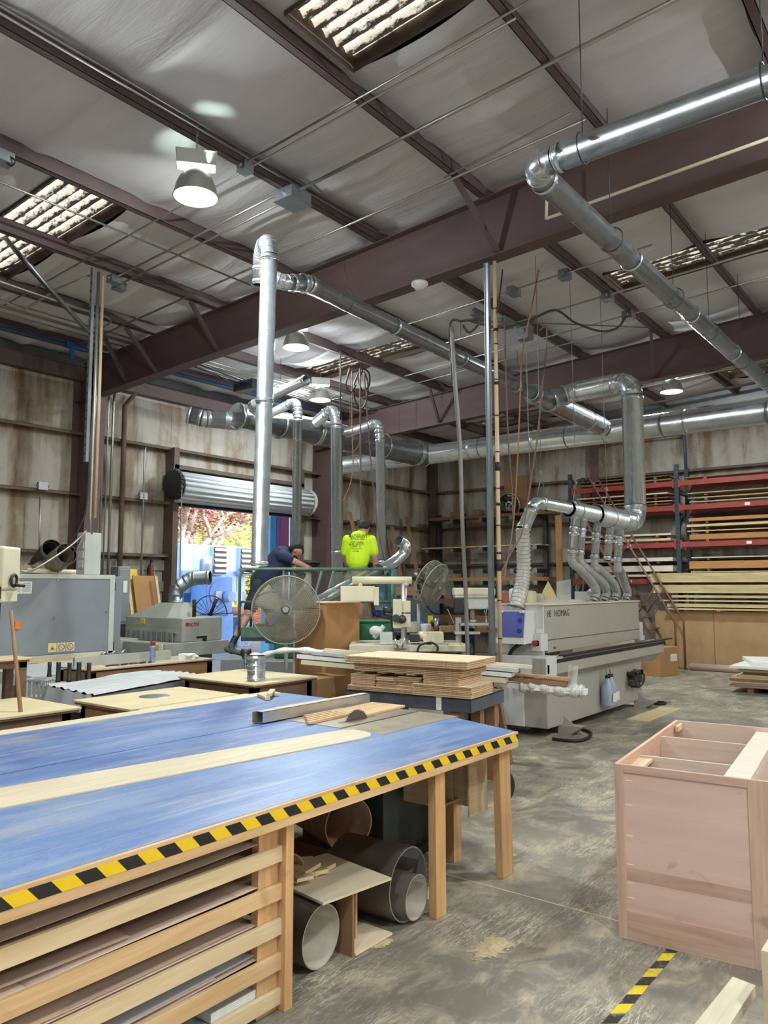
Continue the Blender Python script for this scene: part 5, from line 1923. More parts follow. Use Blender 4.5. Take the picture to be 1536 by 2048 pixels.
make_fan('pedestal_fan', 'large round pedestal fan in front of the scissor lift', (6.393,6.391,1.483), (-.72, -.66, .06), .39, 0)
fc = Vector((8.228,5.616,1.785))
make_fan('pedestal_fan', 'dusty tilted pedestal fan seen edge on behind shaper', fc, RV * .80 + UV * -.42 - FV * .5, .3, 0, 'mesh_guard', .27)
m = MB()
m.tube(smooth_path([fc + UV * .2 - RV * .14, fc - RV * .16 - UV * .05, fc - UV * .34, fc + RV * .12 - UV * .38], 6), .016, 7)
m.build('fan_yoke', M['black_metal'], label='black yoke bracket of the tilted fan', cat='bracket')

# ================================================================ DRILL PRESS AND BENCH BEHIND
o = Vector((8.184,4.98,0.981))
t = thing('drill_press', 'cream and grey drill press behind the steel post', 'drill press', (o.x, o.y, 0), RZ_V)


def dbox(name, px0, px1, py0, py1, depth, mat, dd=0, bevel=.01, D=9.4):
    a = o + RV * ((px0 - 945) / 1540 * D) + UV * ((1300 - py1) / 1540 * D) + FV * dd
    b = o + RV * ((px1 - 945) / 1540 * D) + UV * ((1300 - py0) / 1540 * D) + FV * dd
    return MB().box((a + b) / 2, ((px1 - px0) / 1540 * D, depth, (py1 - py0) / 1540 * D), RZ_V).build(name, M[mat], t, bevel)


dbox('belt_cover', 907, 990, 1176, 1192, .26, 'cream', 0, .02)
dbox('belt_tray', 909, 988, 1191, 1196, .24, 'grey_trim')
dbox('head', 932, 980, 1195, 1219, .2, 'grey_trim', 0, .02)
dbox('switch_box', 908, 926, 1197, 1226, .12, 'black_metal', -.1)
MB().cyl(o + UV * .3 - FV * .02, o + UV * .52 - FV * .02, .03, n=14).build('quill', M['rust'], t)
dbox('table', 918, 985, 1245, 1250, .34, 'aluminium', -.05, .003)
MB().cyl((o.x + FV.x * .14, o.y + FV.y * .14, 0), (o.x + FV.x * .14, o.y + FV.y * .14, o.z + .6), .045, n=16).build('column', M['dark_steel'], t)
m = MB()
for a in (0, 120, 240):
    m.tube([o + RV * .17 + UV * .42, o + RV * .17 + UV * (.42 + .15 * math.sin(R(a + 40))) + FV * (-.15 * math.cos(R(a + 40)))], .008, 6)
m.build('feed_handle', M['aluminium'], t)
m = MB()
m.lathe([(.05, 0), (.045, .06), (.07, .08), (.05, .1)], o + UV * .27 - FV * .02, n=14)
m.build('chuck', M['galv_dull'], t)
MB().box((o.x + FV.x * .05, o.y + FV.y * .05, .03), (.45, .6, .06), RZ_V).build('base', M['dark_steel'], t)

bo = Vector((8.849,5.734,1.155))
t = thing('tool_bench', 'black tool bench cluttered behind the shaper', 'bench', (bo.x, bo.y, 0), RZ_V)
bz = bo.z
MB().box((bo.x, bo.y, bz - .02), (1.5, .6, .04), RZ_V).build('bench_top', M['black_metal'], t)
MB().box((bo.x, bo.y, bz * .35), (1.4, .5, .03), RZ_V).build('shelf', M['brown_board'], t)
for a in (-.68, .68):
    for b in (-.25, .25):
        p = bo + RV * a + FV * b
        MB().bx(p.x - .03, p.x + .03, p.y - .03, p.y + .03, 0, bz - .04).build('leg', M['dark_steel'], t)


def on_bench(name, px, w, d, h, mat, label, cat, dd=0, shape='box'):
    p = bo + RV * ((px - 900) / 1540 * 10.4) + FV * dd
    m = MB()
    if shape == 'box':
        m.box((p.x, p.y, bz + h / 2 + .001), (w, d, h), RZ_V + rnd.uniform(-12, 12))
    elif shape == 'cyl':
        m.cyl((p.x, p.y, bz + .001), (p.x, p.y, bz + h), w / 2, n=14)
    else:
        for i in range(6):
            m.ball((p.x + rnd.uniform(-.3, .3) * w, p.y + rnd.uniform(-.3, .3) * d, bz + h * .35 + rnd.uniform(0, .3) * h), (w * .3, d * .3, h * .33), 8, 6)
    return m.build(name, M[mat] if isinstance(mat, str) else mat, label=label, cat=cat, group='clutter on the black tool bench')


on_bench('tool_box', 845, .2, .2, .1, 'label_white', 'white tray at the left of tool bench', 'tray', -.15)
on_bench('cloth_heap', 838, .24, .2, .14, 'navy_cloth', 'dark blue cloth heaped on the tool bench', 'cloth', .02, 'heap')
on_bench('cloth_heap', 880, .3, .2, .16, 'black', 'black tool bags heaped on the tool bench', 'bag', .08, 'heap')
on_bench('blue_tool', 837, .06, .06, .27, 'blue_pipe', 'bright blue hand tool standing on the bench', 'tool', .1)
on_bench('yellow_tool', 862, .07, .05, .2, 'yellow', 'yellow and black cordless tool on bench', 'tool', .12)
on_bench('grey_can', 872, .06, .06, .17, 'aluminium', 'small metal can on the tool bench', 'can', -.1, 'cyl')
on_bench('cream_box', 822, .16, .2, .13, 'cream', 'cream metal box at the near end of bench', 'box', -.22)
on_bench('dark_case', 925, .22, .2, .12, 'black_metal', 'dark tool case right of the fan pole', 'case', 0)
on_bench('tan_block', 895, .24, .1, .08, 'pine_x', 'tan wooden jig lying on the tool bench', 'jig', -.22)
on_bench('tan_block', 950, .3, .14, .06, 'brown_board', 'brown offcut stack by the drill press', 'offcut', -.1)
p1_, p2_ = Vector((8.128,5.301,1.474)), Vector((8.226,5.219,1.201))
MB().tube([p1_, p2_, (p2_.x, p2_.y, p2_.z - .1)], .008, 6).build('lamp_arm', M['wire'], label='thin slanted rod behind the fan pole', cat='rod')
# stand with grey tube left of the drill press
p = Vector((7.975,5.046,1.23))
m = MB()
m.bar((p.x, p.y, 0), (p.x, p.y, p.z + .15), .05, .05)
m.box((p.x + RV.x * .1, p.y + RV.y * .1, p.z - .03), (.3, .2, .03), RZ_V)
m.build('roller_stand', M['scm_grey'], label='grey upright stand with shelf by the drill press', cat='stand')
# turquoise band saw behind the yellow shirt
o = Vector((9.143,6.931,1.555))
t = thing('teal_machine', 'turquoise machine frame behind the slanted spout pipe', 'machine', (o.x, o.y, 0), RZ_V)
MB().box((o.x, o.y, 1.0), (.12, .2, 2.0), RZ_V).build('frame', M['teal'], t, .01)
q = o - RV * .22
MB().box((q.x, q.y, 1.72), (.34, .3, .42), RZ_V).build('housing', plain_once('blue_green_housing', '#557f8a', .5), t, .02)
MB().ball(o - RV * .03 - FV * .12 + UV * .42, (.09, .05, .09)).build('guard', M['cyan'], t)
MB().box((q.x, q.y, 1.28), (.5, .4, .04), RZ_V).build('table', M['iron'], t)
MB().box((q.x, q.y, .62), (.36, .34, 1.24), RZ_V).build('stand', M['teal'], t, .01)
on = q - FV * .1
m = MB()
for i in range(5):
    m.ball((on.x + rnd.uniform(-.06, .06), on.y + rnd.uniform(-.06, .06), 1.35 + rnd.uniform(-.01, .03)), (.06, .05, .04), 8, 6)
m.build('blue_rag', M['navy_cloth'], label='violet blue rag on the turquoise machine table', cat='rag')

# ================================================================ TABLES AND MACHINES ON THE LEFT
def table(name, label, x0, x1, y0, y1, z, topm, sidem, over=.04, apron=.12, legw=.07, mold=True):
    t = thing(name, label, 'table', ((x0 + x1) / 2, (y0 + y1) / 2, 0))
    MB().bx(x0, x1, y0, y1, z - .02, z).build('table_top', topm, t, .004)
    if mold:
        MB().bx(x0 + .012, x1 - .012, y0 + .012, y1 - .012, z - .038, z - .0205).build('top_moulding', sidem, t, .006)
    m = MB()
    a, b = over, over
    for q in ((x0 + a, x1 - a, y0 + b, y0 + b + .02), (x0 + a, x1 - a, y1 - b - .02, y1 - b), (x0 + a, x0 + a + .02, y0 + b, y1 - b), (x1 - a - .02, x1 - a, y0 + b, y1 - b)):
        MB().bx(*q, z - .04 - apron, z - .038).build('apron', sidem, t)
    for x in (x0 + a, x1 - a - legw):
        for y in (y0 + b, y1 - b - legw):
            MB().bx(x, x + legw, y, y + legw, 0, z - .04).build('leg', sidem, t)
    return t


dusty_top = plain('dusty_tan_top', '#cdbb93', .7, 0, .08, 4)
warm_side = wood('warm_brown_side', '#a97c55', '#86603f', 'x', 5)
dark_side = wood('dark_brown_side', '#80604a', '#664b39', 'x', 5)
t = table('tan_table', 'dusty tan table under the tall steel dust pipe', 4.98, 5.86, 5.38, 6.5, .85, dusty_top, dark_side, .05, .3)
t = table('router_table', 'tan table with a round metal insert plate', 3.66, 4.78, 5.36, 6.2, .79, dusty_top, warm_side, .05, .2)
m = MB()
m.lathe([(0, .003), (.13, .003), (.135, 0)], (4.22, 5.83, .79), n=30)
m.build('insert_plate', M['galv_dull'], t)
MB().bx(3.72, 4.86, 5.27, 5.355, .765, .785).build('front_ledge', dusty_top, t, .004)
table('tan_table', 'dusty tan table cut by the left edge of picture', 2.2, 3.46, 5.72, 6.65, .8, dusty_top, dark_side, .06, .09)
t = table('work_bench', 'brown bench with pale fence and bottles near the sander', 4.7, 6.42, 7.66, 8.3, .86, plain('worn_bench_top', '#b5a68b', .7, 0, .15, 5), warm_side, .02, .16, .08, False)
MB().bx(4.72, 6.0, 7.98, 8.02, .86, .97).build('fence', M['scm_grey'], t, .003)
m = MB()
for i in range(6):
    x = 5.0 + i * .12
    m.box((x, 7.82, .868), (.1, .03, .015), rnd.uniform(-30, 30))
m.build('wrench_set', M['dark_steel'], label='row of small tools lying on the brown bench', cat='tools')
MB().box((4.86, 7.8, .87), (.22, .07, .018), 8).build('wood_stick', M['ply_x'], label='short wood strip on the left end of brown bench', cat='stick')
p = Vector((5.618,7.82,0.86))
t = thing('spray_can', 'spray can with red cap on the brown bench', 'can', p)
MB().lathe([(0, 0), (.035, 0), (.036, .01), (.036, .17), (.028, .2), (0, .2)], p, n=16).build('body', plain_once('blue_white_can', '#7f90ad', .4, 0, .4, 9), t)
MB().lathe([(0, .2), (.03, .2), (.03, .24), (.026, .25), (0, .25)], p, n=14).build('cap', M['red_plastic'], t)
p = Vector((6.148,7.857,0.86))
MB().box(p + Vector((0, 0, .03)), (.2, .12, .06), -40).build('white_tray', M['label_white'], label='white open tray on the brown bench', cat='tray')
m = MB()
p = Vector((6.2, 7.86, .86))
for i in range(8):
    m.ball(p + Vector((rnd.uniform(-.1, .1), rnd.uniform(-.07, .07), .02 + rnd.uniform(0, .03))), (.05, .045, .02), 8, 6)
m.build('paper_heap', M['label_white'], label='crumpled white paper on the right end of bench', cat='paper')

# roller conveyor covered by a white cloth belt
t = thing('cloth_conveyor', 'low conveyor covered with a ribbed white cloth belt', 'conveyor', (4.7, 6.9, 0))
cq = [Vector((3.9, 6.26, .8)), Vector((5.48, 6.72, .8)), Vector((5.52, 7.55, .8)), Vector((4.02, 7.28, .8))]


def cloth(u, v):
    a, b = cq[0].lerp(cq[1], u), cq[3].lerp(cq[2], u)
    p = a.lerp(b, v)
    p.z += .008 * math.sin(v * 40) + .012 * math.sin(u * 7) * math.sin(v * 5) + .006 * noise.noise(p * 6)
    return p


m = MB().grid(cloth, 30, 60)


def drape(u, v):
    p = cq[0].lerp(cq[3], u)
    return p + Vector((-.03 - .05 * v, -.01, -.15 * v + .01 * math.sin(u * 30)))


m.grid(drape, 30, 6)
m.build('cloth_belt', M['white_belt'], t)
m = MB()
m.prism([(v.x, v.y) for v in cq], .12, Matrix.Translation((0, 0, .66)))
m.build('frame', M['grey_paint'], t)
m = MB()
m.prism([(cq[0].lerp(cq[2], k)).to_2d()[:] if False else (c.x * .9 + .47, c.y * .9 + .695) for c in cq for k in (0,)], .64, Matrix.Translation((0, 0, .02)))
m.build('base', M['black_metal'], t)

# sander: bed in front, grey cabinet behind
t = thing('wide_belt_sander', 'large grey wide belt sander with pale frame', 'machine', (5.6, 10.6, 0))
MB().bx(4.2, 6.46, 10.02, 11.5, .80, 1.90).build('cabinet', M['grey_paint'], t, .01)
MB().bx(4.25, 6.42, 10.005, 10.02, .84, 1.86).build('front_door', M['grey_paint'], t, .004)
for q in ((4.2, 6.50, 9.995, 10.02, 1.86, 1.92), (6.42, 6.50, 9.995, 10.02, .80, 1.86), (4.2, 6.50, 9.995, 10.02, .80, .835)):
    MB().bx(*q).build('frame_strip', M['grey_trim'], t, .004)
MB().bx(6.50, 6.66, 10.06, 11.4, .3, 1.90).build('side_cabinet', M['grey_paint'], t, .01)
for x, z in ((5.6, 1.34), (6.38, 1.4), (6.36, .9), (5.62, 1.84)):
    MB().cyl((x, 10.004, z), (x, 9.99, z), .014, n=10).build('bolt', M['aluminium'], t)
for z in (.9, 1.75):
    MB().bx(6.5, 6.515, 10.0, 10.05, z - .06, z + .06).build('hinge', M['black'], t)
for i in range(3):
    x = 5.52 + i * .13
    s = MB().bx(x, x + .12, 10.0, 10.004, .87, .99).build('warning_sticker', M['label_tan'], t)
    m = MB()
    if i == 0:
        m.prism([(-.045, -.035), (.045, -.035), (0, .045)], .001, frame((x + .06, 9.9995, .93), (1, 0, 0), (0, -1, 0)))
        m.build('pictogram', M['yellow'], s)
        MB().box((x + .06, 9.998, .915), (.03, .001, .018)).build('pictogram', M['black'], s)
    else:
        m.ring((x + .06, 9.9985, .93), (0, 1, 0), .042, .004, 24, 4)
        m.bar((x + .035, 9.9985, .955), (x + .085, 9.9985, .905), .008, .002)
        m.build('pictogram', plain_once('brown_red_print', '#8a4a3a', .6), s)
s = MB().bx(4.98, 5.26, 10.0, 10.004, 1.66, 1.82).build('notice', M['label_white'], t)
m = MB()
for i in range(5):
    m.bx(5.0, 5.1, 9.9985, 10.0, 1.69 + i * .024, 1.698 + i * .024)
    m.bx(5.13, 5.24, 9.9985, 10.0, 1.69 + i * .024, 1.698 + i * .024)
m.build('print_line', M['grey_paint'], s)
MB().bx(5.05, 5.12, 9.985, 10.0, 1.2, 1.3).build('stop_button', M['orange'], t)
MB().bx(4.3, 6.3, 10.1, 11.4, 1.90, 1.93).build('top_panel', M['dust_pile'], t)
# infeed bed
m = MB()
m.bx(4.5, 6.62, 8.45, 9.98, .2, .70)
m.build('bed', M['scm_grey'], t, .01)
m = MB()
m.grid(lambda u, v: (4.48 + 2.16 * u, 8.42 + 1.58 * v, .752 + .008 * math.sin(v * 60) * .4 + .01 * noise.noise(Vector((u * 9, v * 6, 1)))), 30, 60)
m.grid(lambda u, v: (4.48 + 2.16 * u, 8.42 - .02 * v, .752 - .06 * v + .006 * math.sin(u * 40)), 40, 3)
m.grid(lambda u, v: (4.48 - .03 * v, 8.42 + 1.58 * u, .752 - .12 * v + .006 * math.sin(u * 30)), 30, 3)
m.build('feed_belt', M['white_belt'], t)
MB().bx(4.5, 6.62, 9.9, 10.0, .75, .80).build('roller_guard', M['dust_pile'], t)
m = MB()
for x in (6.2, 6.35, 6.5):
    m.cyl((x, 9.8, .80), (x + .1, 9.85, .84), .02, n=8)
m.box((6.45, 9.82, .79), (.3, .1, .05))
m.build('latch', M['galv_dull'], t)
MB().cyl((4.44, 9.0, .45), (4.3, 9.0, .45), .2, n=20).build('drive_cover', M['scm_grey'], t)

# hoses and dust on top of the sander
def ribbed(name, pts, r, mat, label, n=18):
    t = thing(name, label, 'hose', pts[0], 0, 'dust hoses on the sander')
    flex(t, pts, r, 'hose', mat, .05, .012, n)
    p = Vector(pts[-1])
    d = (p - Vector(pts[-2])).normalized()
    m = MB().pipe([p - d * .02, p + d * .05], r + .012, 20, .01)
    m.build('cuff', M['hose_dark'], t)
    return t


ribbed('ribbed_hose', [(5.568,10.6,1.917), (5.678,10.6,2.075), (5.558,10.1,2.255)], .125, 'hose_dark', 'dark ribbed hose stub on the sander, rear of two')
ribbed('ribbed_hose', [(5.454,10.25,1.912), (5.636,10.25,2.039), (5.594,9.8,2.18)], .135, 'hose_dust', 'sawdust coated ribbed hose stub on top of sander')
m = MB()
m.cyl((4.2, 10.8, 2.08), (5.0, 11.0, 2.08), .2, n=22)
m.ring((4.7, 10.92, 2.08), (.8, .2, 0), .2, .02, 22, 6)
m.build('old_drum', plain_once('dark_red_brown_drum', '#56403a', .6), label='dark red brown drum lying behind the sander top', cat='drum')
m = MB()
m.tube(smooth_path([(5.25, 10.15, 1.965), (5.7, 10.12, 1.955), (6.05, 10.15, 1.96), (6.25, 10.2, 2.02), (6.36, 10.25, 2.12)], 7), .04, 10)
m.build('plastic_hose', M['ivory_pvc'], label='pale plastic hose curving along the top of sander', cat='hose')
o = MB()


def heap(u, v):
    a = u * 2 * math.pi
    k = 1 + .3 * noise.noise(Vector((math.cos(a), math.sin(a), 4)))
    return (5.35 + .5 * v * k * math.cos(a), 10.35 + .3 * v * k * math.sin(a), 1.931 + .13 * (1 - v) ** 1.4)


o.grid(heap, 30, 8)
o = o.build('sawdust', M['dust_pile'], label='heap of sawdust on top of the grey sander', cat='sawdust')
o['kind'] = 'stuff'
MB().tube(smooth_path([(4.045,8.374,1.867), (4.156,8.222,1.921), (4.309,8.187,1.934), (4.828,8.462,2.179), (5.089,8.592,2.344), (5.182,8.622,2.429)], 6), .014, 7).build('pipe_run', M['conduit'], label='thin grey tube rising across the sander to the strut', cat='tube')
MB().tube(smooth_path([(4.901,8.737,1.921), (5.002,8.754,2.025), (5.117,8.742,2.198), (5.159,8.658,2.393)], 6), .009, 7).build('thin_hose', M['cord_dark'], label='thin dark hose behind the sander hose stubs', cat='hose')

# planer in front of the door
t = thing('planer', 'grey planer with brush guard standing before the door', 'machine', (7.9, 10.2, 0))
MB().bx(7.33, 8.10, 9.5, 10.95, .92, 1.28).build('hood', M['scm_grey'], t, .015)
MB().bx(7.30, 7.40, 9.62, 10.88, 1.05, 1.12).build('brush_rail', M['scm_grey'], t)
for i in range(56):
    y = 9.64 + i * .0218
    MB().bx(7.27 + .02 * (i % 2), 7.275 + .02 * (i % 2), y, y + .0205, .925, 1.06).build('brush_slat', M['grey_paint'] if i % 3 else M['scm_grey'], t)
MB().bx(7.0, 8.2, 9.45, 11.1, .72, .92).build('table', M['scm_grey'], t, .008)
MB().bx(7.15, 8.0, 9.6, 10.9, .05, .72).build('stand', M['grey_paint'], t, .01)
MB().bx(6.95, 7.3, 10.5, 11.15, .55, .95).build('drive_box', M['scm_grey'], t, .01)
MB().bx(6.98, 7.03, 9.5, 9.75, .74, .92).build('plate', M['label_white'], t)
MB().bx(6.965, 6.985, 9.56, 9.66, .78, .9).build('yellow_plate', M['yellow'], t)
MB().bx(7.31, 7.335, 10.42, 10.52, 1.17, 1.25).build('switch', M['yellow'], t, .01)
m = MB()
m.add([(7.35, 9.9, 1.28), (8.0, 9.9, 1.28), (8.0, 10.9, 1.28), (7.35, 10.9, 1.28), (7.55, 10.0, 1.5), (7.9, 10.0, 1.5), (7.9, 10.35, 1.5), (7.55, 10.35, 1.5)],
      [(3, 2, 1, 0), (4, 5, 6, 7), (0, 1, 5, 4), (1, 2, 6, 5), (2, 3, 7, 6), (3, 0, 4, 7)])
m.build('extraction_hood', M['scm_grey'], t)
duct_run(t, [(7.72, 10.18, 1.48), (7.72, 10.18, 1.72), (7.86, 10.0, 1.88), (8.05, 9.75, 1.90)], .11, .12, 'galv_dull', 18)
m = MB()
m.cyl((7.8, 9.82, 1.28), (7.8, 9.82, 1.55), .03, n=10)
m.build('height_post', M['black'], t)
gc = Vector((7.95, 9.62, 1.3))
m = MB()
for i in range(13):
    a = math.pi * i / 12
    m.tube([gc, gc + RV * (.26 * math.cos(a)) + UV * (.3 * math.sin(a))], .004, 4)
m.tube([gc + RV * (.27 * math.cos(math.pi * i / 20)) + UV * (.31 * math.sin(math.pi * i / 20)) for i in range(21)], .008, 6)
m.tube([gc, gc + RV * .1 + UV * .26], .026, 6)
m.build('wire_wheel', M['black'], t)
text('scmi', .11, M['red_plastic'], t, frame((7.45, 9.497, 1.19), (1, 0, 0), (0, -1, 0)), align='LEFT')
MB().cyl((7.42, 9.497, 1.185), (7.42, 9.494, 1.185), .03, n=14).build('logo_dot', M['red_plastic'], t)
MB().bx(7.6, 7.8, 9.494, 9.4985, .97, 1.0).build('name_plate', M['black'], t)
MB().bx(7.72, 7.76, 9.45, 9.5, .925, .965).build('lock', M['black'], t)

# band saw head at the left edge
t = thing('band_saw', 'cream band saw head cut by the left edge', 'machine', (3.2, 5.7, 0), RZ_V)
o = Vector((3.109,6.46,1.902))
MB().box(o, (.22, .3, .36), RZ_V).build('wheel_cover', M['cream'], t, .02)
MB().box(o - UV * .13 - FV * .153, (.2, .006, .012), RZ_V).build('yellow_stripe', M['yellow'], t)
MB().box(o - UV * .20 - FV * .153, (.2, .006, .1), RZ_V).build('black_plate', M['black'], t)
MB().box(o - UV * .23, (.2, .28, .1), RZ_V).build('lower_cover', M['cream'], t, .01)
MB().box((o.x - RV.x * .05, o.y - RV.y * .05, (o.z - .28) / 2), (.08, .16, o.z - .28), RZ_V).build('column', M['black_metal'], t)
c = o + RV * .13 - UV * .1
MB().ring(c, RV, .05, .012, 18, 6).build('hand_wheel', M['black_metal'], t)
MB().cyl(c - UV * .04, c - UV * .045 + RV * .09, .012, n=8).build('crank', M['black'], t)
p = Vector((3.614,7.123,1.1))
table('side_table', 'brown slotted table below the band saw', p.x - .9, p.x + .1, p.y - .12, p.y + .25, 1.1, M['ply_x'], dark_side, .03, .05)
p0, p1 = Vector((3.047,6.102,1.56)), Vector((3.039,5.891,0.888))
MB().tube([p0, p1, p1 + (p1 - p0) * ((p1.z) / (p0.z - p1.z)) * .99], [.014, .016, .017], 10).build('broom_handle', M['brown_board'], label='brown wooden broom handle leaning at the left', cat='broom handle')

# rack of dark spindle tools beside the basket
t = thing('tool_rail', 'wooden rail holding a row of dark spindle tools', 'rack', (4.428,7.562,0.766))
cR = Vector((4.428,7.562,0.766))
MB().box(cR + UV * -.02, (.62, .1, .04), RZ_V).build('rail', M['scm_grey'], t)
MB().box((cR.x, cR.y, (cR.z - .04) / 2), (.4, .08, cR.z - .04), RZ_V).build('post', M['grey_paint'], t)
for i, (px, h, r) in enumerate(((98, .22, .02), (116, .2, .023), (138, .195, .021), (157, .2, .023), (177, .195, .022))):
    p = cR + RV * ((px - 140) / 1540 * 8.0)
    m = MB()
    if i == 0:
        m.lathe([(0, 0), (.028, 0), (.03, .04), (.022, .07), (.018, .15), (.02, .16), (.02, .2), (0, .205)], p + UV * .0015, n=14)
    else:
        m.lathe([(0, 0), (.026, 0), (.026, .025), (r, .03), (r, h - .02), (r * 1.08, h), (0, h)], p + UV * .0015, n=14)
    m.build('spindle_tool', M['black_metal'], label=('waisted dark spindle tool at the left end of the row', 'second dark spindle tool with a handle at its foot', 'third dark spindle tool in the row', 'fourth dark spindle tool in the row', 'last dark spindle tool nearest the white belt')[i], cat='tool', group='spindle tools on the rail')
# plastic basket
t = thing('wire_basket', 'grey slotted plastic basket next to the white belt', 'basket', (4.075,7.526,0.764))
cB = Vector((4.076,7.527,0.744))
for a, b, w, d in ((0, -.1, .2, .012), (0, .1, .2, .012), (-.1, 0, .012, .2), (.1, 0, .012, .2)):
    for k in range(5):
        off = -.09 + k * .045
        p = cB + (RV * off + FV * b if d < w else RV * a + FV * off)
        MB().box(p, (.024 if d < w else .01, .01 if d < w else .024, .17), RZ_V).build('slat', M['grey_trim'], t)
m = MB()
for z in (.085, -.085):
    for a, b, w, d in ((0, -.1, .22, .02), (0, .1, .22, .02), (-.1, 0, .02, .22), (.1, 0, .02, .22)):
        m.box(cB + RV * a + FV * b + UV * z, (w, d, .018), RZ_V)
m.box(cB - UV * .085, (.2, .2, .01), RZ_V)
m.build('rim', M['grey_trim'], t)
MB().box((cB.x, cB.y, (cB.z - .1) / 2), (.3, .25, cB.z - .1), RZ_V).build('stand_block', M['scm_grey'], label='grey pedestal under the slotted basket', cat='stand')

# ---- things along the left wall
for i, (px, r, mat, lab) in enumerate(((203, .018, 'conduit', 'first upright conduit on the wall right of the column'), (212, .014, 'conduit', 'second thin upright conduit on the stained wall'),
                                       (223, .024, 'conduit', 'pale upright conduit beside the second one'), (245, .045, 'girt', 'thick rusty downpipe on the stained wall'),
                                       (288, .018, 'conduit', 'upright conduit with a box left of the door'))):
    p = Vector((7.805,12.2,3.292)) if False else None
    x = {203: (7.608,12.2,3.274), 212: (7.696,12.2,3.282), 223: (7.795,12.2,3.291), 245: (8.027,12.2,3.311), 288: (8.478,12.2,3.352)}[px][0]
    rod([(x, 12.22, .6), (x, 12.22, 5.05 if i != 4 else 4.3), (x + (.15 if i == 3 else .02), 12.22 - (.1 if i == 3 else 0), 5.3 if i != 4 else 4.35)], r, lab, mat, 'conduit', 'wall_conduit', 8, 'conduits on the stained wall')
rod([(6.484,12.2,3.257), (6.519,12.2,2.107)], .014, 'upright conduit on the wall left of the column', 'conduit', 'conduit', 'wall_conduit', 8, 'conduits on the stained wall')
for p, lab in (((6.542,12.24,3.416), 'grey outlet box on the girt left of the column'), ((8.482,12.24,3.429), 'grey outlet box on the girt near the door')):
    jbox(p, (.16, .06, .12), lab)
p = Vector((8.767,12.32,2.177))
MB().box(p + Vector((0, .055, -.1)), (.06, .1, .03)).build('wall_hook', M['dark_steel'], label='small dark hook behind the red extinguisher', cat='hook')
t = thing('fire_extinguisher', 'red fire extinguisher on the wall beside the door', 'fire extinguisher', p)
MB().lathe([(0, 0), (.04, 0), (.045, .03), (.045, .24), (.025, .29), (.016, .33)], p - UV * .3, n=14).build('cylinder', plain_once('dull_red_cylinder', '#7d2a26', .5), t)
MB().box(p + UV * .05, (.04, .04, .05)).build('valve', M['black'], t)
MB().tube([p + UV * .05, p - UV * .08 + RV * -.07, p - UV * .28 + RV * -.06], .012, 6).build('hose', M['black'], t)
p = Vector((7.839,11.75,1.653))
t = thing('breaker_panel', 'grey breaker panel standing behind the sander', 'electrical panel', (p.x, p.y, 1.2))
MB().bx(p.x - .14, p.x + .1, p.y, p.y + .25, 1.1, 2.1).build('cabinet', M['grey_paint'], t, .015)
MB().bx(p.x - .12, p.x + .085, p.y - .012, p.y, 1.15, 2.05).build('door', M['grey_paint'], t, .006)
MB().bx(p.x - .05, p.x + .03, p.y - .02, p.y - .012, 1.65, 1.85).build('gauge', M['label_white'], t)
MB().bx(p.x - .1, p.x + .08, p.y + .02, p.y + .22, .0, 1.1).build('stand', M['dark_steel'], t)
a, b = Vector((7.997,11.7,1.307)), Vector((8.211,12.1,2.07))
m = MB()
m.add([(a.x - .12, a.y, 0), (a.x + .16, a.y, 0), (b.x + .1, b.y, b.z), (b.x - .1, b.y, b.z), (a.x - .12, a.y + .03, 0), (a.x + .16, a.y + .03, 0), (b.x + .1, b.y + .03, b.z), (b.x - .1, b.y + .03, b.z)],
      [(0, 1, 2, 3), (7, 6, 5, 4), (0, 4, 5, 1), (1, 5, 6, 2), (2, 6, 7, 3), (3, 7, 4, 0)])
m.build('yellow_board', M['yellow'], label='tall yellow board leaning beside the breaker panel', cat='board')


def leaner(px0, px1, pt, pb, y0, y1, mat, label, th=.018):
    a, b = px0, px1
    m = MB()
    z1 = pt
    m.add([(a, y0, 0), (b, y0, 0), (b, y1, z1), (a, y1, z1), (a, y0 + th, 0), (b, y0 + th, 0), (b, y1 + th, z1), (a, y1 + th, z1)],
          [(0, 1, 2, 3), (7, 6, 5, 4), (0, 4, 5, 1), (1, 5, 6, 2), (2, 6, 7, 3), (3, 7, 4, 0)])
    return m.build('leaning_board', M[mat], label=label, cat='board', group='boards leaning on the walls')


leaner(8.15, 8.62, 1.95, 0, 11.5, 12.0, 'cardboard', 'brown sheet leaning in the corner left of the door')
leaner(8.0, 8.06, 2.0, 0, 11.45, 11.98, 'ply_x', 'narrow pale stick left of the brown leaning sheet')
leaner(8.55, 8.6, 1.95, 0, 11.4, 11.9, 'ply_x', 'narrow pale stick right of the brown leaning sheet')
m = MB()
m.bx(8.0, 8.9, 11.1, 11.35, 0, 1.02)
m.build('green_crate', M['green'], label='dark green crate behind the planer', cat='crate', bevel=.01)
for i in range(9):
    x = 14.0 + i * .33 + rnd.uniform(-.08, .08)
    leaner(x, x + rnd.uniform(.07, .14), rnd.uniform(3.0, 3.7), 0, 11.3 + rnd.uniform(-.1, .2), 12.18, rnd.choice(['brown_board', 'girt', 'cardboard_dark']), ORD[i] + ' long board from left leaning on the dark wall', .03)
m = MB()
m.bx(14.1, 15.9, 10.6, 11.2, .0, 1.55)
m.build('steel_cabinet', plain_once('blue_grey_cabinet', '#5f6d78', .5), label='blue grey cabinet against the dark wall behind workmen', cat='cabinet', bevel=.01)
MB().bx(13.9, 16.0, 10.5, 11.3, 1.552, 1.75).build('long_box', M['cardboard'], label='brown long box lying on the blue grey cabinet', cat='box')

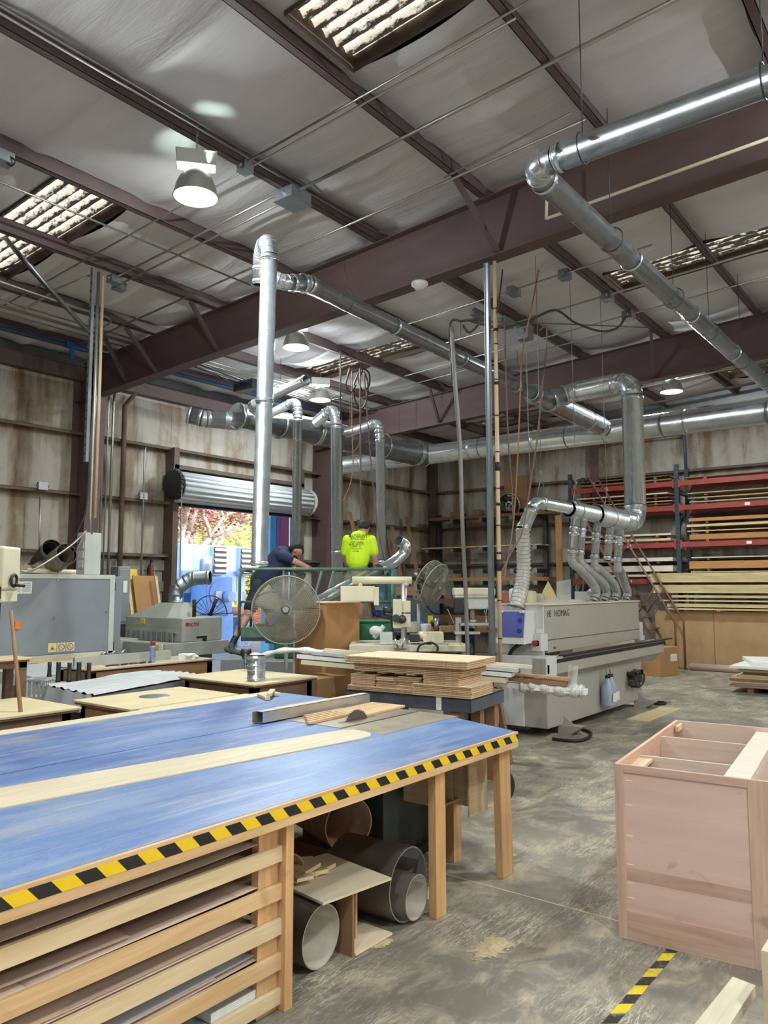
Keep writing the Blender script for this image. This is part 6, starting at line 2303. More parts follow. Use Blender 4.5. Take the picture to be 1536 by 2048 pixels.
# ================================================================ PALLET RACK AND TIMBER
def rack_upright(y, label):
    t = thing('rack_upright', label, 'rack', (17.7, y, 0), 0, 'uprights of the pallet rack')
    for x in (17.3, 18.05):
        m = MB()
        m.bx(x, x + .07, y - .045, y + .045, 0, 4.45)
        m.build('post', M['rack_blue'], t)
        m = MB()
        for i in range(42):
            m.bx(x - .002, x, y - .025, y - .01, .2 + i * .1, .24 + i * .1)
            m.bx(x - .002, x, y + .01, y + .025, .2 + i * .1, .24 + i * .1)
        o = m.build('slot_column', M['black'], t)
        o['kind'] = 'stuff'
    for k in range(5):
        z = .4 + k * .85
        MB().bar((17.36, y, z), (18.06, y, z + (.7 if k % 2 else .0)), .03, .03).build('brace', M['rack_blue'], t)
    return t


rack_upright(7.75, 'dark upright at the left end of the pallet rack')
rack_upright(5.24, 'dark upright in the middle of the pallet rack')
rack_upright(2.70, 'dark upright at the right end of the pallet rack')
for y0, y1, bay in ((2.75, 5.19, 'right'), (5.29, 7.70, 'left')):
    for z, lev in ((4.02, 'top'), (3.48, 'second'), (2.67, 'third'), (1.87, 'fourth')):
        for x, fr in ((17.30, 'front'), (18.08, 'rear')):
            t = thing('rack_beam', 'red %s beam of the %s level, %s bay of pallet rack' % (fr, lev, bay), 'rack beam', (x, (y0 + y1) / 2, z - .055), 0, 'red beams of the pallet rack')
            MB().bx(x - .02, x + .03, y0, y1, z - .055, z + .055).build('beam_rail', M['rack_red'], t)
            for y in (y0 + .015, y1 - .015):
                MB().bx(x - .026, x + .03, y - .02, y + .02, z - .09, z + .09).build('end_clip', M['rack_red'], t)
            if fr == 'front' and z < 4:
                MB().bx(x - .0225, x - .02, y0 + 1.0, y0 + 1.1, z - .03, z + .03).build('load_label', M['label_white'], t)
timber = {'tan': M['ply_y'], 'orange': wood('orange_board_edge', '#b98549', '#9c6c39', 'y', 4), 'white': plain('white_melamine_edge', '#cfc8b8', .6, 0, .05, 4),
          'brown': wood('brown_board_edge', '#8d6b4d', '#745539', 'y', 4), 'pale': wood('pale_osb_edge', '#cbb98c', '#a99566', 'y', 14)}


def lumber(y0, y1, z, th, col, label, x0=17.36, x1=18.0):
    j = rnd.uniform(-.05, .05)
    MB().bx(x0 + rnd.uniform(-.05, .03), x1, y0 + j, y1 + j, z, z + th).build('timber_board', timber[col], label=label, cat='board', group='timber on the pallet rack')
    for y in (y0 + .3, y1 - .4):
        MB().bx(x0 + .02, x1 - .02, y, y + .06, z - .045, z - .0005).build('spacer_block', timber['brown'], label='small spacer block under a board on the pallet rack', cat='spacer', group='spacer blocks on the pallet rack')


for bay, (y0, y1) in (('right', (2.5, 5.02)), ('left', (5.4, 7.55))):
    L = {'right': (('top', ((4.13, .02, 'brown'),)),
                   ('second', ((3.585, .012, 'white'), (3.68, .014, 'tan'), (3.78, .012, 'tan'))),
                   ('third', ((2.775, .11, 'orange'), (2.95, .02, 'tan'), (3.05, .05, 'tan'), (3.17, .07, 'orange'))),
                   ('fourth', ((2.06, .02, 'tan'), (2.14, .16, 'orange'), (2.37, .02, 'white')))),
         'left': (('top', ((4.13, .03, 'brown'), (4.22, .012, 'brown'))),
                  ('second', ((3.585, .012, 'brown'), (3.65, .016, 'tan'), (3.73, .016, 'brown'), (3.82, .03, 'tan'))),
                  ('third', ((2.775, .05, 'tan'), (2.9, .04, 'white'))),
                  ('fourth', ((1.975, .05, 'white'), (2.09, .13, 'white'), (2.32, .08, 'white'))))}[bay]
    for lev, bs in L:
        for k, (z, th, col) in enumerate(bs):
            lumber(y0, y1, z, th, col, '%s board, %s from below on the %s level, %s bay of rack' % ({'tan': 'tan', 'orange': 'thick orange brown', 'white': 'white', 'brown': 'brown', 'pale': 'pale'}[col], ('first', 'second', 'third', 'fourth')[k], lev, bay))
for i, (z, th, y1, lab) in enumerate(((1.26, .035, 5.5, 'lowest pale panel above the hardboard wall'), (1.32, .07, 5.45, 'second pale panel above the hardboard wall'), (1.44, .03, 5.6, 'thin tan panel in the big pale pile'),
                                      (1.52, .05, 5.35, 'pale panel under the thick wrapped pack'), (1.62, .17, 5.75, 'thick pale pack of panels in the low pile'), (1.845, .20, 5.8, 'thickest pale pack on top of the low pile'))):
    MB().bx(17.05, 17.28, 2.5, y1, z, z + th).build('panel_pack', timber['pale' if i != 2 else 'tan'], label=lab, cat='board', group='low pile of pale panels')
for i, (y0, y1) in enumerate(((4.55, 5.77), (3.32, 4.54), (2.09, 3.31))):
    MB().bx(17.20, 17.22, y0, y1, .01, 1.235).build('hardboard_panel', plain_once('tan_hardboard', '#a5835a', .75, 0, .14, 2.5), label=('left', 'middle', 'right')[i] + ' tan hardboard sheet closing the foot of the rack', cat='panel', group='hardboard sheets below the low pile')
for y in (2.9, 4.4, 5.25):
    m = MB()
    m.bx(17.225, 17.285, y - .04, y + .04, 0, 1.2)
    m.bx(17.05, 17.285, y - .04, y + .04, 1.236, 1.2585)
    m.build('arm_support', M['brown_board'], label='bracket behind the hardboard carrying the low pile', cat='bracket', group='brackets under the low pile')
# tall plank left of the rack
MB().bx(17.1, 17.14, 7.9, 8.05, 0, 3.45).build('tall_plank', M['cardboard'], label='tall tan plank standing left of the pallet rack', cat='plank')

# cantilever rack in the corner
for i, y in enumerate((12.0, 11.2, 10.3, 9.4, 8.75)):
    t = thing('cantilever_post', ('corner', 'second', 'middle', 'fourth', 'last')[i] + ' dark post of the cantilever rack in the corner', 'rack', (17.9, y, 0), 0, 'posts of the cantilever rack')
    MB().bx(17.95, 18.08, y - .05, y + .05, 0, 3.75).build('post', M['dark_steel'], t)
    for z in (3.55, 2.78, 2.2, 1.9, 1.3, .7):
        MB().bx(17.4, 17.95, y - .045, y + .045, z - .1, z).build('arm', M['dark_steel'], t)
        MB().bx(17.385, 17.40, y - .05, y + .05, z - .1, z + .01).build('end_cap', M['galv_dull'], t)
for z, th, y0, y1, col, lab in ((3.551, .04, 8.3, 12.1, 'brown', 'long brown board along the top of cantilever rack'), (3.595, .025, 8.5, 11.9, 'brown', 'second long brown board on top of cantilever rack'),
                                (2.781, .03, 8.6, 12.2, 'tan', 'tan board on the second level of cantilever rack'), (1.901, .09, 8.4, 11.6, 'orange', 'thick orange brown beam on the cantilever rack'),
                                (1.301, .12, 8.5, 12.1, 'brown', 'reddish brown stack on the low cantilever level'), (.701, .3, 8.5, 12.0, 'brown', 'dark brown stack near the floor of cantilever rack')):
    MB().bx(17.42, 17.9, y0, y1, z, z + th).build('stored_board', timber[col], label=lab, cat='board', group='boards on the cantilever rack')
for i, y in enumerate((11.1, 10.4, 9.9)):
    MB().bx(17.5, 17.75, y, y + .2, 3.6205, 3.6205 + .14 + .02 * i).build('dark_box', M['brown_board'], label=('left', 'middle', 'right')[i] + ' small dark box atop the cantilever rack', cat='box', group='dark boxes on the cantilever rack')
# convex mirror above
c = Vector((17.6,9.563,3.85))
t = thing('dome_mirror', 'shiny round dome mirror above the cantilever rack', 'mirror', c)
m = MB()
m.lathe([(.30 * math.cos(R(a)), .2 * math.sin(R(a))) for a in range(0, 91, 9)], c, (-1, 0, -.15), 28)
m.build('dome', plain_once('mirror_dome', '#8f8f92', .08, 1), t)
MB().ring(c, (-1, 0, -.15), .3, .015, 28, 6).build('rim', M['aluminium'], t)
MB().tube([c, c + Vector((.5, 0, .1))], .02, 6).build('bracket', M['dark_steel'], t)
MB().bx(17.7, 17.98, 9.1, 9.75, 3.75, 4.6).build('dark_cabinet', M['brown_board'], label='dark brown panel behind the dome mirror', cat='panel')

# ---- steel stair leaning in front of the rack
t = thing('steel_stair', 'steep brown steel stair with handrails before the rack', 'stairs', (16.8, 5.8, 0))
SB, ST = Vector((0, 5.25, 0)), Vector((0, 7.05, 3.35))
for x in (16.42, 17.0):
    for k in (0, .06):
        pass
    MB().bar((x, SB.y, SB.z + .02), (x, ST.y, ST.z), .04, .09, (1, 0, 0)).build('stringer', M['stair_brown'], t)
    MB().tube([(x, 5.10, 0), (x, 5.10, 1.0), (x, 5.16, 1.12), (x, 6.9, 4.2)], .022, 8).build('handrail', M['stair_brown'], t)
    for k in (.35, .7):
        p = SB.lerp(ST, k)
        MB().tube([(x, p.y, p.z), (x, p.y - .38, p.z + .55)], .015, 6).build('rail_post', M['stair_brown'], t)
    MB().tube([(x, ST.y, ST.z), (x, ST.y + .1, 0)], .02, 8).build('rear_leg', M['stair_brown'], t)
for i in range(14):
    p = SB.lerp(ST, (i + .6) / 14)
    MB().bx(16.42, 17.0, p.y - .1, p.y + .1, p.z - .02, p.z + .01).build('tread', M['stair_brown'], t)

# ---- on the floor by the rack
t = thing('shipping_carton', 'plain cardboard carton on the floor by the stair', 'carton', (15.7, 5.3, 0), -14)
cm = local((15.72, 5.32, 0), -14)
MB().bx(-.33, .33, -.33, .33, 0, .56, 0, cm).build('box', M['cardboard'], t, .006)
MB().bx(.05, .28, -.334, -.33, .28, .42, 0, cm).build('shipping_label', M['label_white'], t)
MB().bx(-.334, -.33, -.06, .06, .1, .25, 0, cm).build('hand_hole', M['cardboard_dark'], t)
MB().cyl((17.0, 5.0, .075), (17.0, 2.9, .075), .075, n=18).build('floor_tube', plain_once('pinkish_cardboard_tube', '#b49a8c', .7), label='pinkish cardboard tube lying along the hardboard wall', cat='tube')
G = 'sheets stacked on the floor at right'
ry = 2.7
for i in range(9):
    z = .09 + i * .036
    MB().bx(13.9 + rnd.uniform(-.06, .06), 15.6, 1.9, 3.44 + rnd.uniform(-.1, .08) - .02 * i, z, z + .033).build('sheet_stack_board', wood('stack_edge_%d' % i, '#a98f78', '#8a725e', 'y', 4) if i < 2 else M['brown_board'] if i % 3 == 0 else timber['tan'], label='sheet in the low stack on the floor at right edge', cat='board', group=G)
MB().bx(13.7, 15.5, 1.9, 3.40, .416, .455).build('sheet_stack_board', M['label_white'], label='white topped board crowning the low stack at right', cat='board', group=G)
MB().box((14.5, 2.9, .487), (1.2, .8, .06), 20).build('sheet_stack_board', M['label_white'], label='pale box lid lying skewed on top of the low stack', cat='board', group=G)
for y in (2.1, 3.1):
    MB().bx(13.95, 15.55, y, y + .1, 0, .0895).build('bearer', M['brown_board'], label='wooden bearer under the low stack at right', cat='bearer', group='bearers under the low stack')

# carton and crate behind the mouldings
t = thing('tall_crate', 'tall brown plywood crate beside the large fan', 'crate', (7.05, 6.35, 0))
MB().bx(6.78, 7.40, 6.12, 6.64, 0, 1.555).build('box', M['cardboard'], t, .004)
MB().bx(6.775, 6.80, 6.62, 6.645, 0, 1.555).build('corner_strip', M['label_white'], t)
MB().bx(6.77, 7.41, 6.11, 6.65, 1.555, 1.567).build('lid', M['ply_x'], t)
MB().bx(5.98, 6.42, 5.5, 5.9, 0, .80).build('low_carton', M['cardboard_dark'], label='old brown carton under the wrapped mouldings', cat='carton', bevel=.006)
MB().bx(6.5, 6.82, 4.95, 5.3, 0, .78).build('dark_cabinet_box', M['dark_steel'], label='dark blue grey box beneath the mouldings', cat='box', bevel=.006)

# ================================================================ SCISSOR LIFT AND THE TWO WORKMEN
LC = Vector((7.951,7.291,1.747))
LC.z = 0


def LP(a, d, z):
    return LC + RV * a + FV * d + UV * z


t = thing('scissor_lift', 'green railed scissor lift platform behind the large fan', 'scissor lift', LC, RZ_V)
MB().box(LP(0, 0, 1.06), (2.0, .95, .05), RZ_V).build('deck', M['dark_steel'], t)
for d, nm in ((-.46, 'near'), (.46, 'far')):
    MB().box(LP(0, d, 1.15), (2.0, .03, .14), RZ_V).build('toe_board', M['green_rail'], t, .004)
    pts = [LP(-1.03, d, 1.1), LP(-1.03, d, 1.88), LP(-1.0, d, 1.95), LP(-.94, d, 1.985), LP(1.0, d, 1.985)]
    MB().tube(pts, .02, 10).build('top_rail', M['green_rail'], t)
    MB().tube([LP(-1.02, d, 1.55), LP(1.0, d, 1.55)], .016, 8).build('mid_rail', M['green_rail'], t)
    for a in (-.45, .45, 1.0):
        MB().tube([LP(a, d, 1.1), LP(a, d, 1.97)], .018, 8).build('post', M['green_rail'], t)
for a in (-1.03, 1.0):
    MB().tube([LP(a, -.46, 1.97), LP(a, .46, 1.97)], .018, 8).build('end_rail', M['green_rail'], t)
for a0, a1 in ((.06, -.16), (.22, .0)):
    MB().tube([LP(a0, -.47, 1.96), LP(a1, -.47, 1.12)], .02, 8).build('gate_bar', M['green_rail'], t)
MB().box(LP(.05, -.1, .42), (1.75, .72, .36), RZ_V).build('chassis', M['grey_paint'], t, .02)
MB().box(LP(-.05, -.50, 1.03), (1.0, .06, .44), RZ_V).build('control_cover', M['green'], t, .02)
for a in (-.62, .66):
    for d in (-.42, .30):
        MB().cyl(LP(a, d - .06, .2), LP(a, d + .06, .2), .2, n=22).build('wheel', M['black'], t)
for k in range(2):
    for d in (-.28, .2):
        z0, z1 = .6 + k * .22, .8 + k * .22
        MB().bar(LP(-.7, d, z0), LP(.7, d, z1), .04, .06, FV).build('scissor_arm', M['grey_trim'], t)
        MB().bar(LP(.7, d, z0), LP(-.7, d, z1), .04, .06, FV).build('scissor_arm', M['grey_trim'], t)
fm = frame(LP(-.06, -.532, 1.0), RV, -FV)
text('SUNBELT', .085, M['label_white'], t, fm @ Matrix.Translation((.0, -.08, 0)))
text('RENTALS', .04, M['label_white'], t, fm @ Matrix.Translation((.0, -.15, 0)))
m = MB()
sp = []
for i in range(24):
    a = math.pi * i / 12
    sp.append((math.cos(a) * (.075 if i % 2 else .05), math.sin(a) * (.075 if i % 2 else .05)))
m.prism(sp, .003, fm @ Matrix.Translation((.02, .08, 0)))
m.build('sun_emblem', M['yellow'], t)
# grey step machine in front of the lift
for i, (a, d, z, w, h, mat, lab) in enumerate(((-1.02, -.75, .42, .3, .84, 'grey_paint', 'grey step block the workman sets his foot on'),
                                               (-.15, -.78, .52, .9, .6, 'grey_paint', 'low grey machine base in front of the lift'))):
    t = thing(('step_block', 'grey_machine')[i], lab, 'machine', LP(a, d, 0), RZ_V)
    MB().box(LP(a, d, z), (w, .34, h), RZ_V).build('casing', M[mat], t, .01)
    for q in (-.3, .3):
        MB().cyl(LP(a + q * w, d - .17, z + .1), LP(a + q * w, d - .18, z + .1), .018, n=10).build('port', M['black'], t)
    MB().box(LP(a, d, (z - h / 2) / 2), (w * .8, .28, max(.02, z - h / 2)), RZ_V).build('plinth', M['dark_steel'], t)
    MB().box(LP(a, d - .171, z + .02), (w, .004, .008), RZ_V).build('seam', M['black'], t)
p = LP(-.86, -.86, 0)
t = thing('pump_post', 'dark valve post standing between fan and step block', 'machine', p)
MB().cyl(p, p + UV * .95, .05, n=12).build('post', M['dark_steel'], t)
for z, r in ((.3, .1), (.55, .08), (.78, .09), (.92, .06)):
    MB().cyl(p + UV * z - RV * r, p + UV * z + RV * r, .05, n=10).build('valve', M['grime_black'], t)
MB().bx(p.x - .04, p.x + .04, p.y - .4, p.y - .2, 0, .55).build('yellow_marker', M['yellow'], label='yellow plastic post low beside the tan table', cat='marker')


def limb(m, a, b, r0, r1, e=1.0, side=None, n=14):
    """tapered capsule, ends rounded"""
    a, b = Vector(a), Vector(b)
    d = (b - a).normalized()
    pts, rs = [], []
    for k in (-1, -.87, -.5, 0):
        pts.append(a + d * (k * r0))
        rs.append(max(.0015, r0 * math.sqrt(max(0, 1 - k * k))))
    for k in (.33, .66):
        pts.append(a.lerp(b, k))
        rs.append(r0 + (r1 - r0) * k)
    for k in (0, .5, .87, 1):
        pts.append(b + d * (k * r1))
        rs.append(max(.0015, r1 * math.sqrt(max(0, 1 - k * k))))
    m.tube(pts, rs, n, True, 0, e, side)


def skinned(m, name, mat, parent, voxel=.012, it=6):
    o = m.build(name, mat, parent)
    r = o.modifiers.new('join', 'REMESH')
    r.mode = 'VOXEL'
    r.voxel_size = voxel
    r.use_smooth_shade = True
    s = o.modifiers.new('smooth', 'SMOOTH')
    s.iterations = it
    s.factor = .5
    return o


def hand(m, w, d, n, curl=.5, s=1.0, flip=1):
    """five fingers: wrist w, pointing d, palm facing n"""
    w, d, n = Vector(w), Vector(d).normalized(), Vector(n).normalized()
    sd = d.cross(n).normalized() * flip
    limb(m, w, w + d * .075 * s, .026 * s, .036 * s, .5, n)
    for i, (o_, L) in enumerate(((-.03, .07), (-.01, .08), (.012, .075), (.032, .058))):
        k = w + d * .085 * s + sd * o_ * s
        k1 = k + (d * (1 - curl * .5) + n * curl * .6).normalized() * L * .55 * s
        k2 = k1 + (d * (1 - curl) + n * (curl + .15)).normalized() * L * .5 * s
        limb(m, k, k1, .0098 * s, .009 * s, 1, None, 8)
        limb(m, k1, k2, .009 * s, .0078 * s, 1, None, 8)
    th = w + d * .03 * s - sd * .03 * s
    t1 = th + (d * .6 - sd * .7 + n * .25).normalized() * .045 * s
    limb(m, th, t1, .013 * s, .011 * s, 1, None, 8)
    limb(m, t1, t1 + (d * .9 + n * .4).normalized() * .035 * s, .011 * s, .009 * s, 1, None, 8)


def head(m, c, look, up, s=1.0):
    """skull with brow, nose, jaw and ears"""
    c, look, up = Vector(c), Vector(look).normalized(), Vector(up).normalized()
    sd = look.cross(up).normalized()
    up = sd.cross(look).normalized()

    def P(a, b, k):
        return c + (look * a + sd * b + up * k) * s
    limb(m, P(-.015, 0, .02), P(.012, 0, .025), .088 * s, .084 * s, .9, up)
    limb(m, P(.035, 0, -.03), P(.045, 0, -.075), .062 * s, .042 * s)
    limb(m, P(.088, 0, .012), P(.105, 0, -.018), .012 * s, .016 * s, 1, None, 8)
    for q in (-1, 1):
        limb(m, P(-.005, q * .078, .015), P(-.008, q * .086, -.02), .016 * s, .012 * s, .6, None, 8)
        limb(m, P(.07, q * .02, .03), P(.062, q * .048, .028), .013 * s, .011 * s, 1, None, 8)
    limb(m, P(.085, -.02, -.05), P(.085, .02, -.05), .010 * s, .010 * s, 1, None, 8)
    return P


# ---- the man in the yellow-green shirt, back towards us
BY = Vector((8.438,6.991,1.747))
KY = 141.3


def Q(px, py, d=0):
    return BY + RV * ((px - 718) / KY) + UV * ((1174 - py) / KY) + FV * d


FY = Q(714, 1320)
t = thing('person', 'man in yellow green printed shirt and khaki shorts seen from behind', 'person', (FY.x, FY.y, 1.085), RZ_V)
lk = FV * .8 + RV * .35 - UV * .45
m = MB()
hc = Q(727, 1055, .07)
head(m, hc, lk, UV + FV * .4)
limb(m, Q(722, 1066, .03), Q(721, 1078, 0), .058, .066)
limb(m, Q(719, 1090, .0), Q(717, 1125, 0), .15, .135, .62, FV)
limb(m, Q(716, 1140), Q(716, 1152), .13, .13, .7, FV)
for sx, el, wr in ((744, Q(749, 1112, -.02), Q(751, 1140, .06)), (693, Q(689, 1111, .04), Q(694, 1138, .18))):
    limb(m, Q(sx, 1082, .01), el, .055, .045)
    limb(m, el, wr, .043, .03)
    hand(m, wr, (wr - el) + FV * .05, FV if sx > 720 else RV, .5)
FZ = 1.085
for hx, kn, an in ((703, Q(704, 1196, -.03), Q(703, 1244, .0)), (729, Q(722, 1198, .02), Q(718, 1246, .05))):
    limb(m, Q(hx, 1158), kn, .088, .06)
    limb(m, kn + UV * .0, kn.lerp(an, .35), .058, .060)
    limb(m, kn.lerp(an, .35), an, .060, .036)
    limb(m, an - UV * .0, Vector((an.x, an.y, FZ + .08)), .036, .04)
skinned(m, 'body', M['skin'], t)
m = MB()
for k in range(5):
    a = -.9 + k * .45
    limb(m, hc + (UV * .05 - FV * .02) + RV * (.03 * a), hc - FV * .05 + UV * .022 + RV * (.045 * a), .06, .044)
limb(m, hc + UV * .055 - FV * .02, hc + UV * .06 + FV * .05, .07, .055)
skinned(m, 'hair', M['hair'], t, .01, 3)
m = MB()
limb(m, Q(699, 1083, .0), Q(739, 1083, .0), .085, .085, .85, FV)
limb(m, Q(718, 1084, .0), Q(717, 1116, -.02), .17, .168, .64, FV)
limb(m, Q(717, 1100, -.01), Q(715, 1118, -.03), .168, .175, .7, FV)
limb(m, Q(742, 1080, .0), Q(748.5, 1104, -.02), .078, .066)
limb(m, Q(695, 1080, .0), Q(690, 1104, .03), .078, .066)
limb(m, Q(720, 1074, .0), Q(722, 1069, .02), .08, .066)
shirt = skinned(m, 'shirt', M['hivis'], t, .012, 4)
m = MB()
limb(m, Q(716, 1141), Q(716, 1156), .158, .165, .72, FV)
limb(m, Q(703, 1158), Q(703.5, 1190, -.02), .108, .1)
limb(m, Q(729, 1158), Q(723, 1192, .02), .108, .1)
skinned(m, 'shorts', M['khaki'], t)
for an, dx in ((Q(703, 1244), -.02), (Q(718, 1246, .05), .02)):
    m = MB()
    b = Vector((an.x, an.y, FZ + .035))
    limb(m, b - FV * .05, b + FV * .15 + RV * dx, .042, .036, .9, UV)
    limb(m, b - FV * .02, Vector((an.x, an.y, FZ + .09)), .045, .045)
    skinned(m, 'shoe', M['shoe'], t, .01, 3)
dg = bpy.context.evaluated_depsgraph_get()
sh = shirt.evaluated_get(dg)
inv = XF[t.name].inverted()
for body, size, px, py in (('POWERLINE', .048, 716, 1070), ('MACHINERY', .048, 716, 1074.5), ('877-612-3442', .034, 715.5, 1079), ('SCM  casadei', .034, 714, 1085), ('BUP  LEUCO', .038, 713.5, 1089.2),
                           ('VIBER  K', .036, 712.5, 1093.5), ('Technowood', .03, 712.5, 1098), ('Kundig', .03, 712, 1103)):
    cu = bpy.data.curves.new('print', 'FONT')
    cu.body = body
    cu.size = size
    cu.align_x = 'CENTER'
    cu.align_y = 'CENTER'
    tmp = bpy.data.objects.new('print', cu)
    me = bpy.data.meshes.new_from_object(tmp)
    bpy.data.objects.remove(tmp)
    base = frame(Q(px, py, -.6), RV - UV * .0, -FV)
    for v in me.vertices:
        p = base @ v.co
        hit, loc, nor, idx = sh.ray_cast(inv @ p, (inv.to_3x3() @ FV).normalized())
        q = (XF[t.name] @ loc - FV * .004) if hit else p + FV * .45
        v.co = inv @ q
    me.materials.append(M['print_dark'])
    o = bpy.data.objects.new('shirt_print', me)
    COL.objects.link(o)
    o.parent = shirt

# ---- the man in navy, bent over the rail
BN = Vector((7.646,7.766,1.747))
KN = 1540 / 10.75


def W(px, py, d=0):
    return BN + RV * ((px - 560) / KN) + UV * ((1174 - py) / KN) + FV * d


t = thing('person', 'man in navy shirt bending over the green rail', 'person', W(500, 1306), RZ_V)
m = MB()
hc = W(591, 1102, -.02)
look = RV * .55 - UV * .75 + FV * .15
head(m, hc, look, RV * .75 + UV * .65)
limb(m, W(578, 1108), W(566, 1114), .058, .068)
limb(m, W(560, 1120), W(532, 1150), .145, .13, .7, FV)
limb(m, W(526, 1158), W(522, 1168), .13, .125, .8, FV)
# near arm along the rail, far arm reaching down
n1, n2 = W(598, 1127, -.16), W(621, 1137, -.12)
limb(m, W(571, 1114, -.15), n1, .054, .043)
limb(m, n1, n2, .043, .03)
f1, f2 = W(585, 1138, .12), W(594, 1143, -.02)
limb(m, W(570, 1116, .15), f1, .05, .042)
limb(m, f1, f2, .04, .03)
hp, kn, an = W(521, 1172, -.08), W(505, 1224, -.28), W(480, 1283, -.52)
limb(m, hp, kn, .09, .062)
limb(m, kn, kn.lerp(an, .35), .06, .06)
limb(m, kn.lerp(an, .35), an, .06, .036)
hp2, kn2 = W(530, 1172, .1), W(538, 1225, .1)
an2 = Vector((W(536, 1260, .1).x, W(536, 1260, .1).y, 1.17))
limb(m, hp2, kn2, .09, .06)
limb(m, kn2, an2, .058, .038)
skinned(m, 'body', M['skin'], t)
m = MB()
u2 = (RV * .75 + UV * .65).normalized()
for k in (-1, 0, 1):
    limb(m, hc + u2 * .05 + FV * (.03 * k) - look.normalized() * .03, hc - look.normalized() * .06 - u2 * .02 + FV * (.03 * k), .06, .05)
limb(m, hc + u2 * .06, hc + u2 * .055 + look.normalized() * .05, .068, .05)
skinned(m, 'hair', M['hair'], t, .01, 3)
m = MB()
limb(m, hc + look.normalized() * .06 - u2 * .055 - FV * .04, hc + look.normalized() * .06 - u2 * .055 + FV * .04, .032, .032)
skinned(m, 'beard', M['hair'], t, .008, 2)
m = MB()
limb(m, W(563, 1116), W(530, 1154), .178, .16, .78, FV)
limb(m, W(566, 1113, -.13), W(566, 1115, .13), .085, .085)
limb(m, W(571, 1113, -.15), W(582, 1119, -.165), .078, .066)
limb(m, W(570, 1115, .14), W(580, 1126, .14), .078, .066)
limb(m, W(540, 1142), W(527, 1160), .168, .16, .8, FV)
skinned(m, 'shirt', M['navy'], t)
m = MB()
limb(m, W(527, 1160), W(522, 1171), .15, .15, .85, FV)
limb(m, hp, hp.lerp(kn, .8), .112, .098)
limb(m, hp2, hp2.lerp(kn2, .8), .112, .098)
skinned(m, 'shorts', M['dark_cloth'], t)
for a, b_, c_, nrm in ((n2, n2 + RV * .1 - UV * .03, 1, -UV), (f2, f2 + RV * .08 - UV * .05, -1, -FV)):
    m = MB()
    limb(m, a - (Vector(b_) - a) * .3, a, .034, .033)
    hand(m, a, Vector(b_) - a, nrm, .75, 1.08, c_)
    skinned(m, 'glove', M['glove'], t, .007, 3)
for a, d in ((an, RV * .9 + UV * -.25), (an2, RV * .8 + FV * .3)):
    m = MB()
    limb(m, a + (kn - a).normalized() * .12 if a is an else a + UV * .14, a, .045, .043)
    skinned(m, 'sock', M['black'], t, .01, 2)
    m = MB()
    f = a - UV * (.075 if a is an else .05)
    limb(m, f - d.normalized() * .06, f + d.normalized() * .14, .043, .036, .9, UV)
    limb(m, f, a, .046, .046)
    skinned(m, 'shoe', M['shoe'], t, .01, 3)

# ================================================================ DUST COLLECTOR, NEIGHBOUR AND TREES BEYOND THE DOOR
t = thing('dust_collector', 'pale blue dust collector tower outside the open door', 'dust collector', (15.9, 19.8, -.12))
MB().bx(14.55, 17.15, 19.0, 21.2, 1.55, 3.05).build('filter_house', M['blue_box'], t, .03)
for i in range(6):
    x = 14.6 + i * .43
    MB().bx(x, x + .02, 18.985, 19.0, 1.6, 3.02).build('panel_rib', M['blue_box'], t)
for x, y in ((14.62, 19.05), (17.05, 19.05), (14.62, 21.1), (17.05, 21.1)):
    MB().bx(x - .06, x + .06, y - .06, y + .06, -.12, 1.55).build('leg', M['blue_box_side'], t)
for x0, x1 in ((15.62, 16.16), (16.72, 17.26)):
    lv = MB().bx(x0, x1, 18.81, 19.0, 2.12, 3.0).build('louver_box', M['blue_box'], t)
    for k in range(5):
        z = 2.2 + k * .165
        MB().add([(x0 + .02, 18.72, z), (x1 - .02, 18.72, z), (x1 - .02, 18.76, z + .085), (x0 + .02, 18.76, z + .085), (x0 + .02, 18.735, z), (x1 - .02, 18.735, z), (x1 - .02, 18.775, z + .085), (x0 + .02, 18.775, z + .085)],
                 [(0, 1, 2, 3), (7, 6, 5, 4), (0, 4, 5, 1), (1, 5, 6, 2), (2, 6, 7, 3), (3, 7, 4, 0)]).build('louver_blade', M['label_white'], lv)
    MB().bx(x0 + .02, x1 - .02, 18.79, 18.808, 2.15, 2.98).build('louver_back', M['dark_steel'], lv)
MB().bx(16.4, 17.0, 18.985, 19.0, 1.3, 2.1).build('access_door', M['blue_box'], t)
MB().bx(14.9, 15.9, 18.2, 18.95, .95, 2.05).build('fan_housing', M['blue_box_side'], t, .03)
MB().cyl((15.4, 18.2, 1.55), (15.4, 18.17, 1.55), .4, n=26).build('fan_plate', M['blue_box_side'], t)
MB().cyl((15.62, 18.16, 1.45), (15.62, 17.9, 1.45), .16, n=20).build('motor', M['blue_box'], t)
MB().bx(14.85, 15.95, 18.2, 19.0, -.12, .92).build('fan_stand', M['blue_box_side'], t)
MB().bx(15.2, 15.42, 18.12, 18.17, 1.4, 1.62).build('warning_plate', M['label_white'], t)
m = MB()
m.add([(14.7, 19.1, 1.55), (17.0, 19.1, 1.55), (17.0, 21, 1.55), (14.7, 21, 1.55), (15.6, 19.8, .55), (16.4, 19.8, .55), (16.4, 20.3, .55), (15.6, 20.3, .55)],
      [(0, 1, 5, 4), (1, 2, 6, 5), (2, 3, 7, 6), (3, 0, 4, 7), (4, 5, 6, 7)])
m.build('hopper', M['blue_box_side'], t)
MB().cyl((16.0, 18.7, .98), (17.0, 18.7, .98), .14, n=16).build('screw_tube', M['rust'], t)
MB().bx(16.3, 16.95, 18.4, 19.0, -.12, .8).build('waste_bin', plain_once('rust_flecked_blue', '#8fa0bb', .8, 0, .5, 12), t, .02)
m = MB()
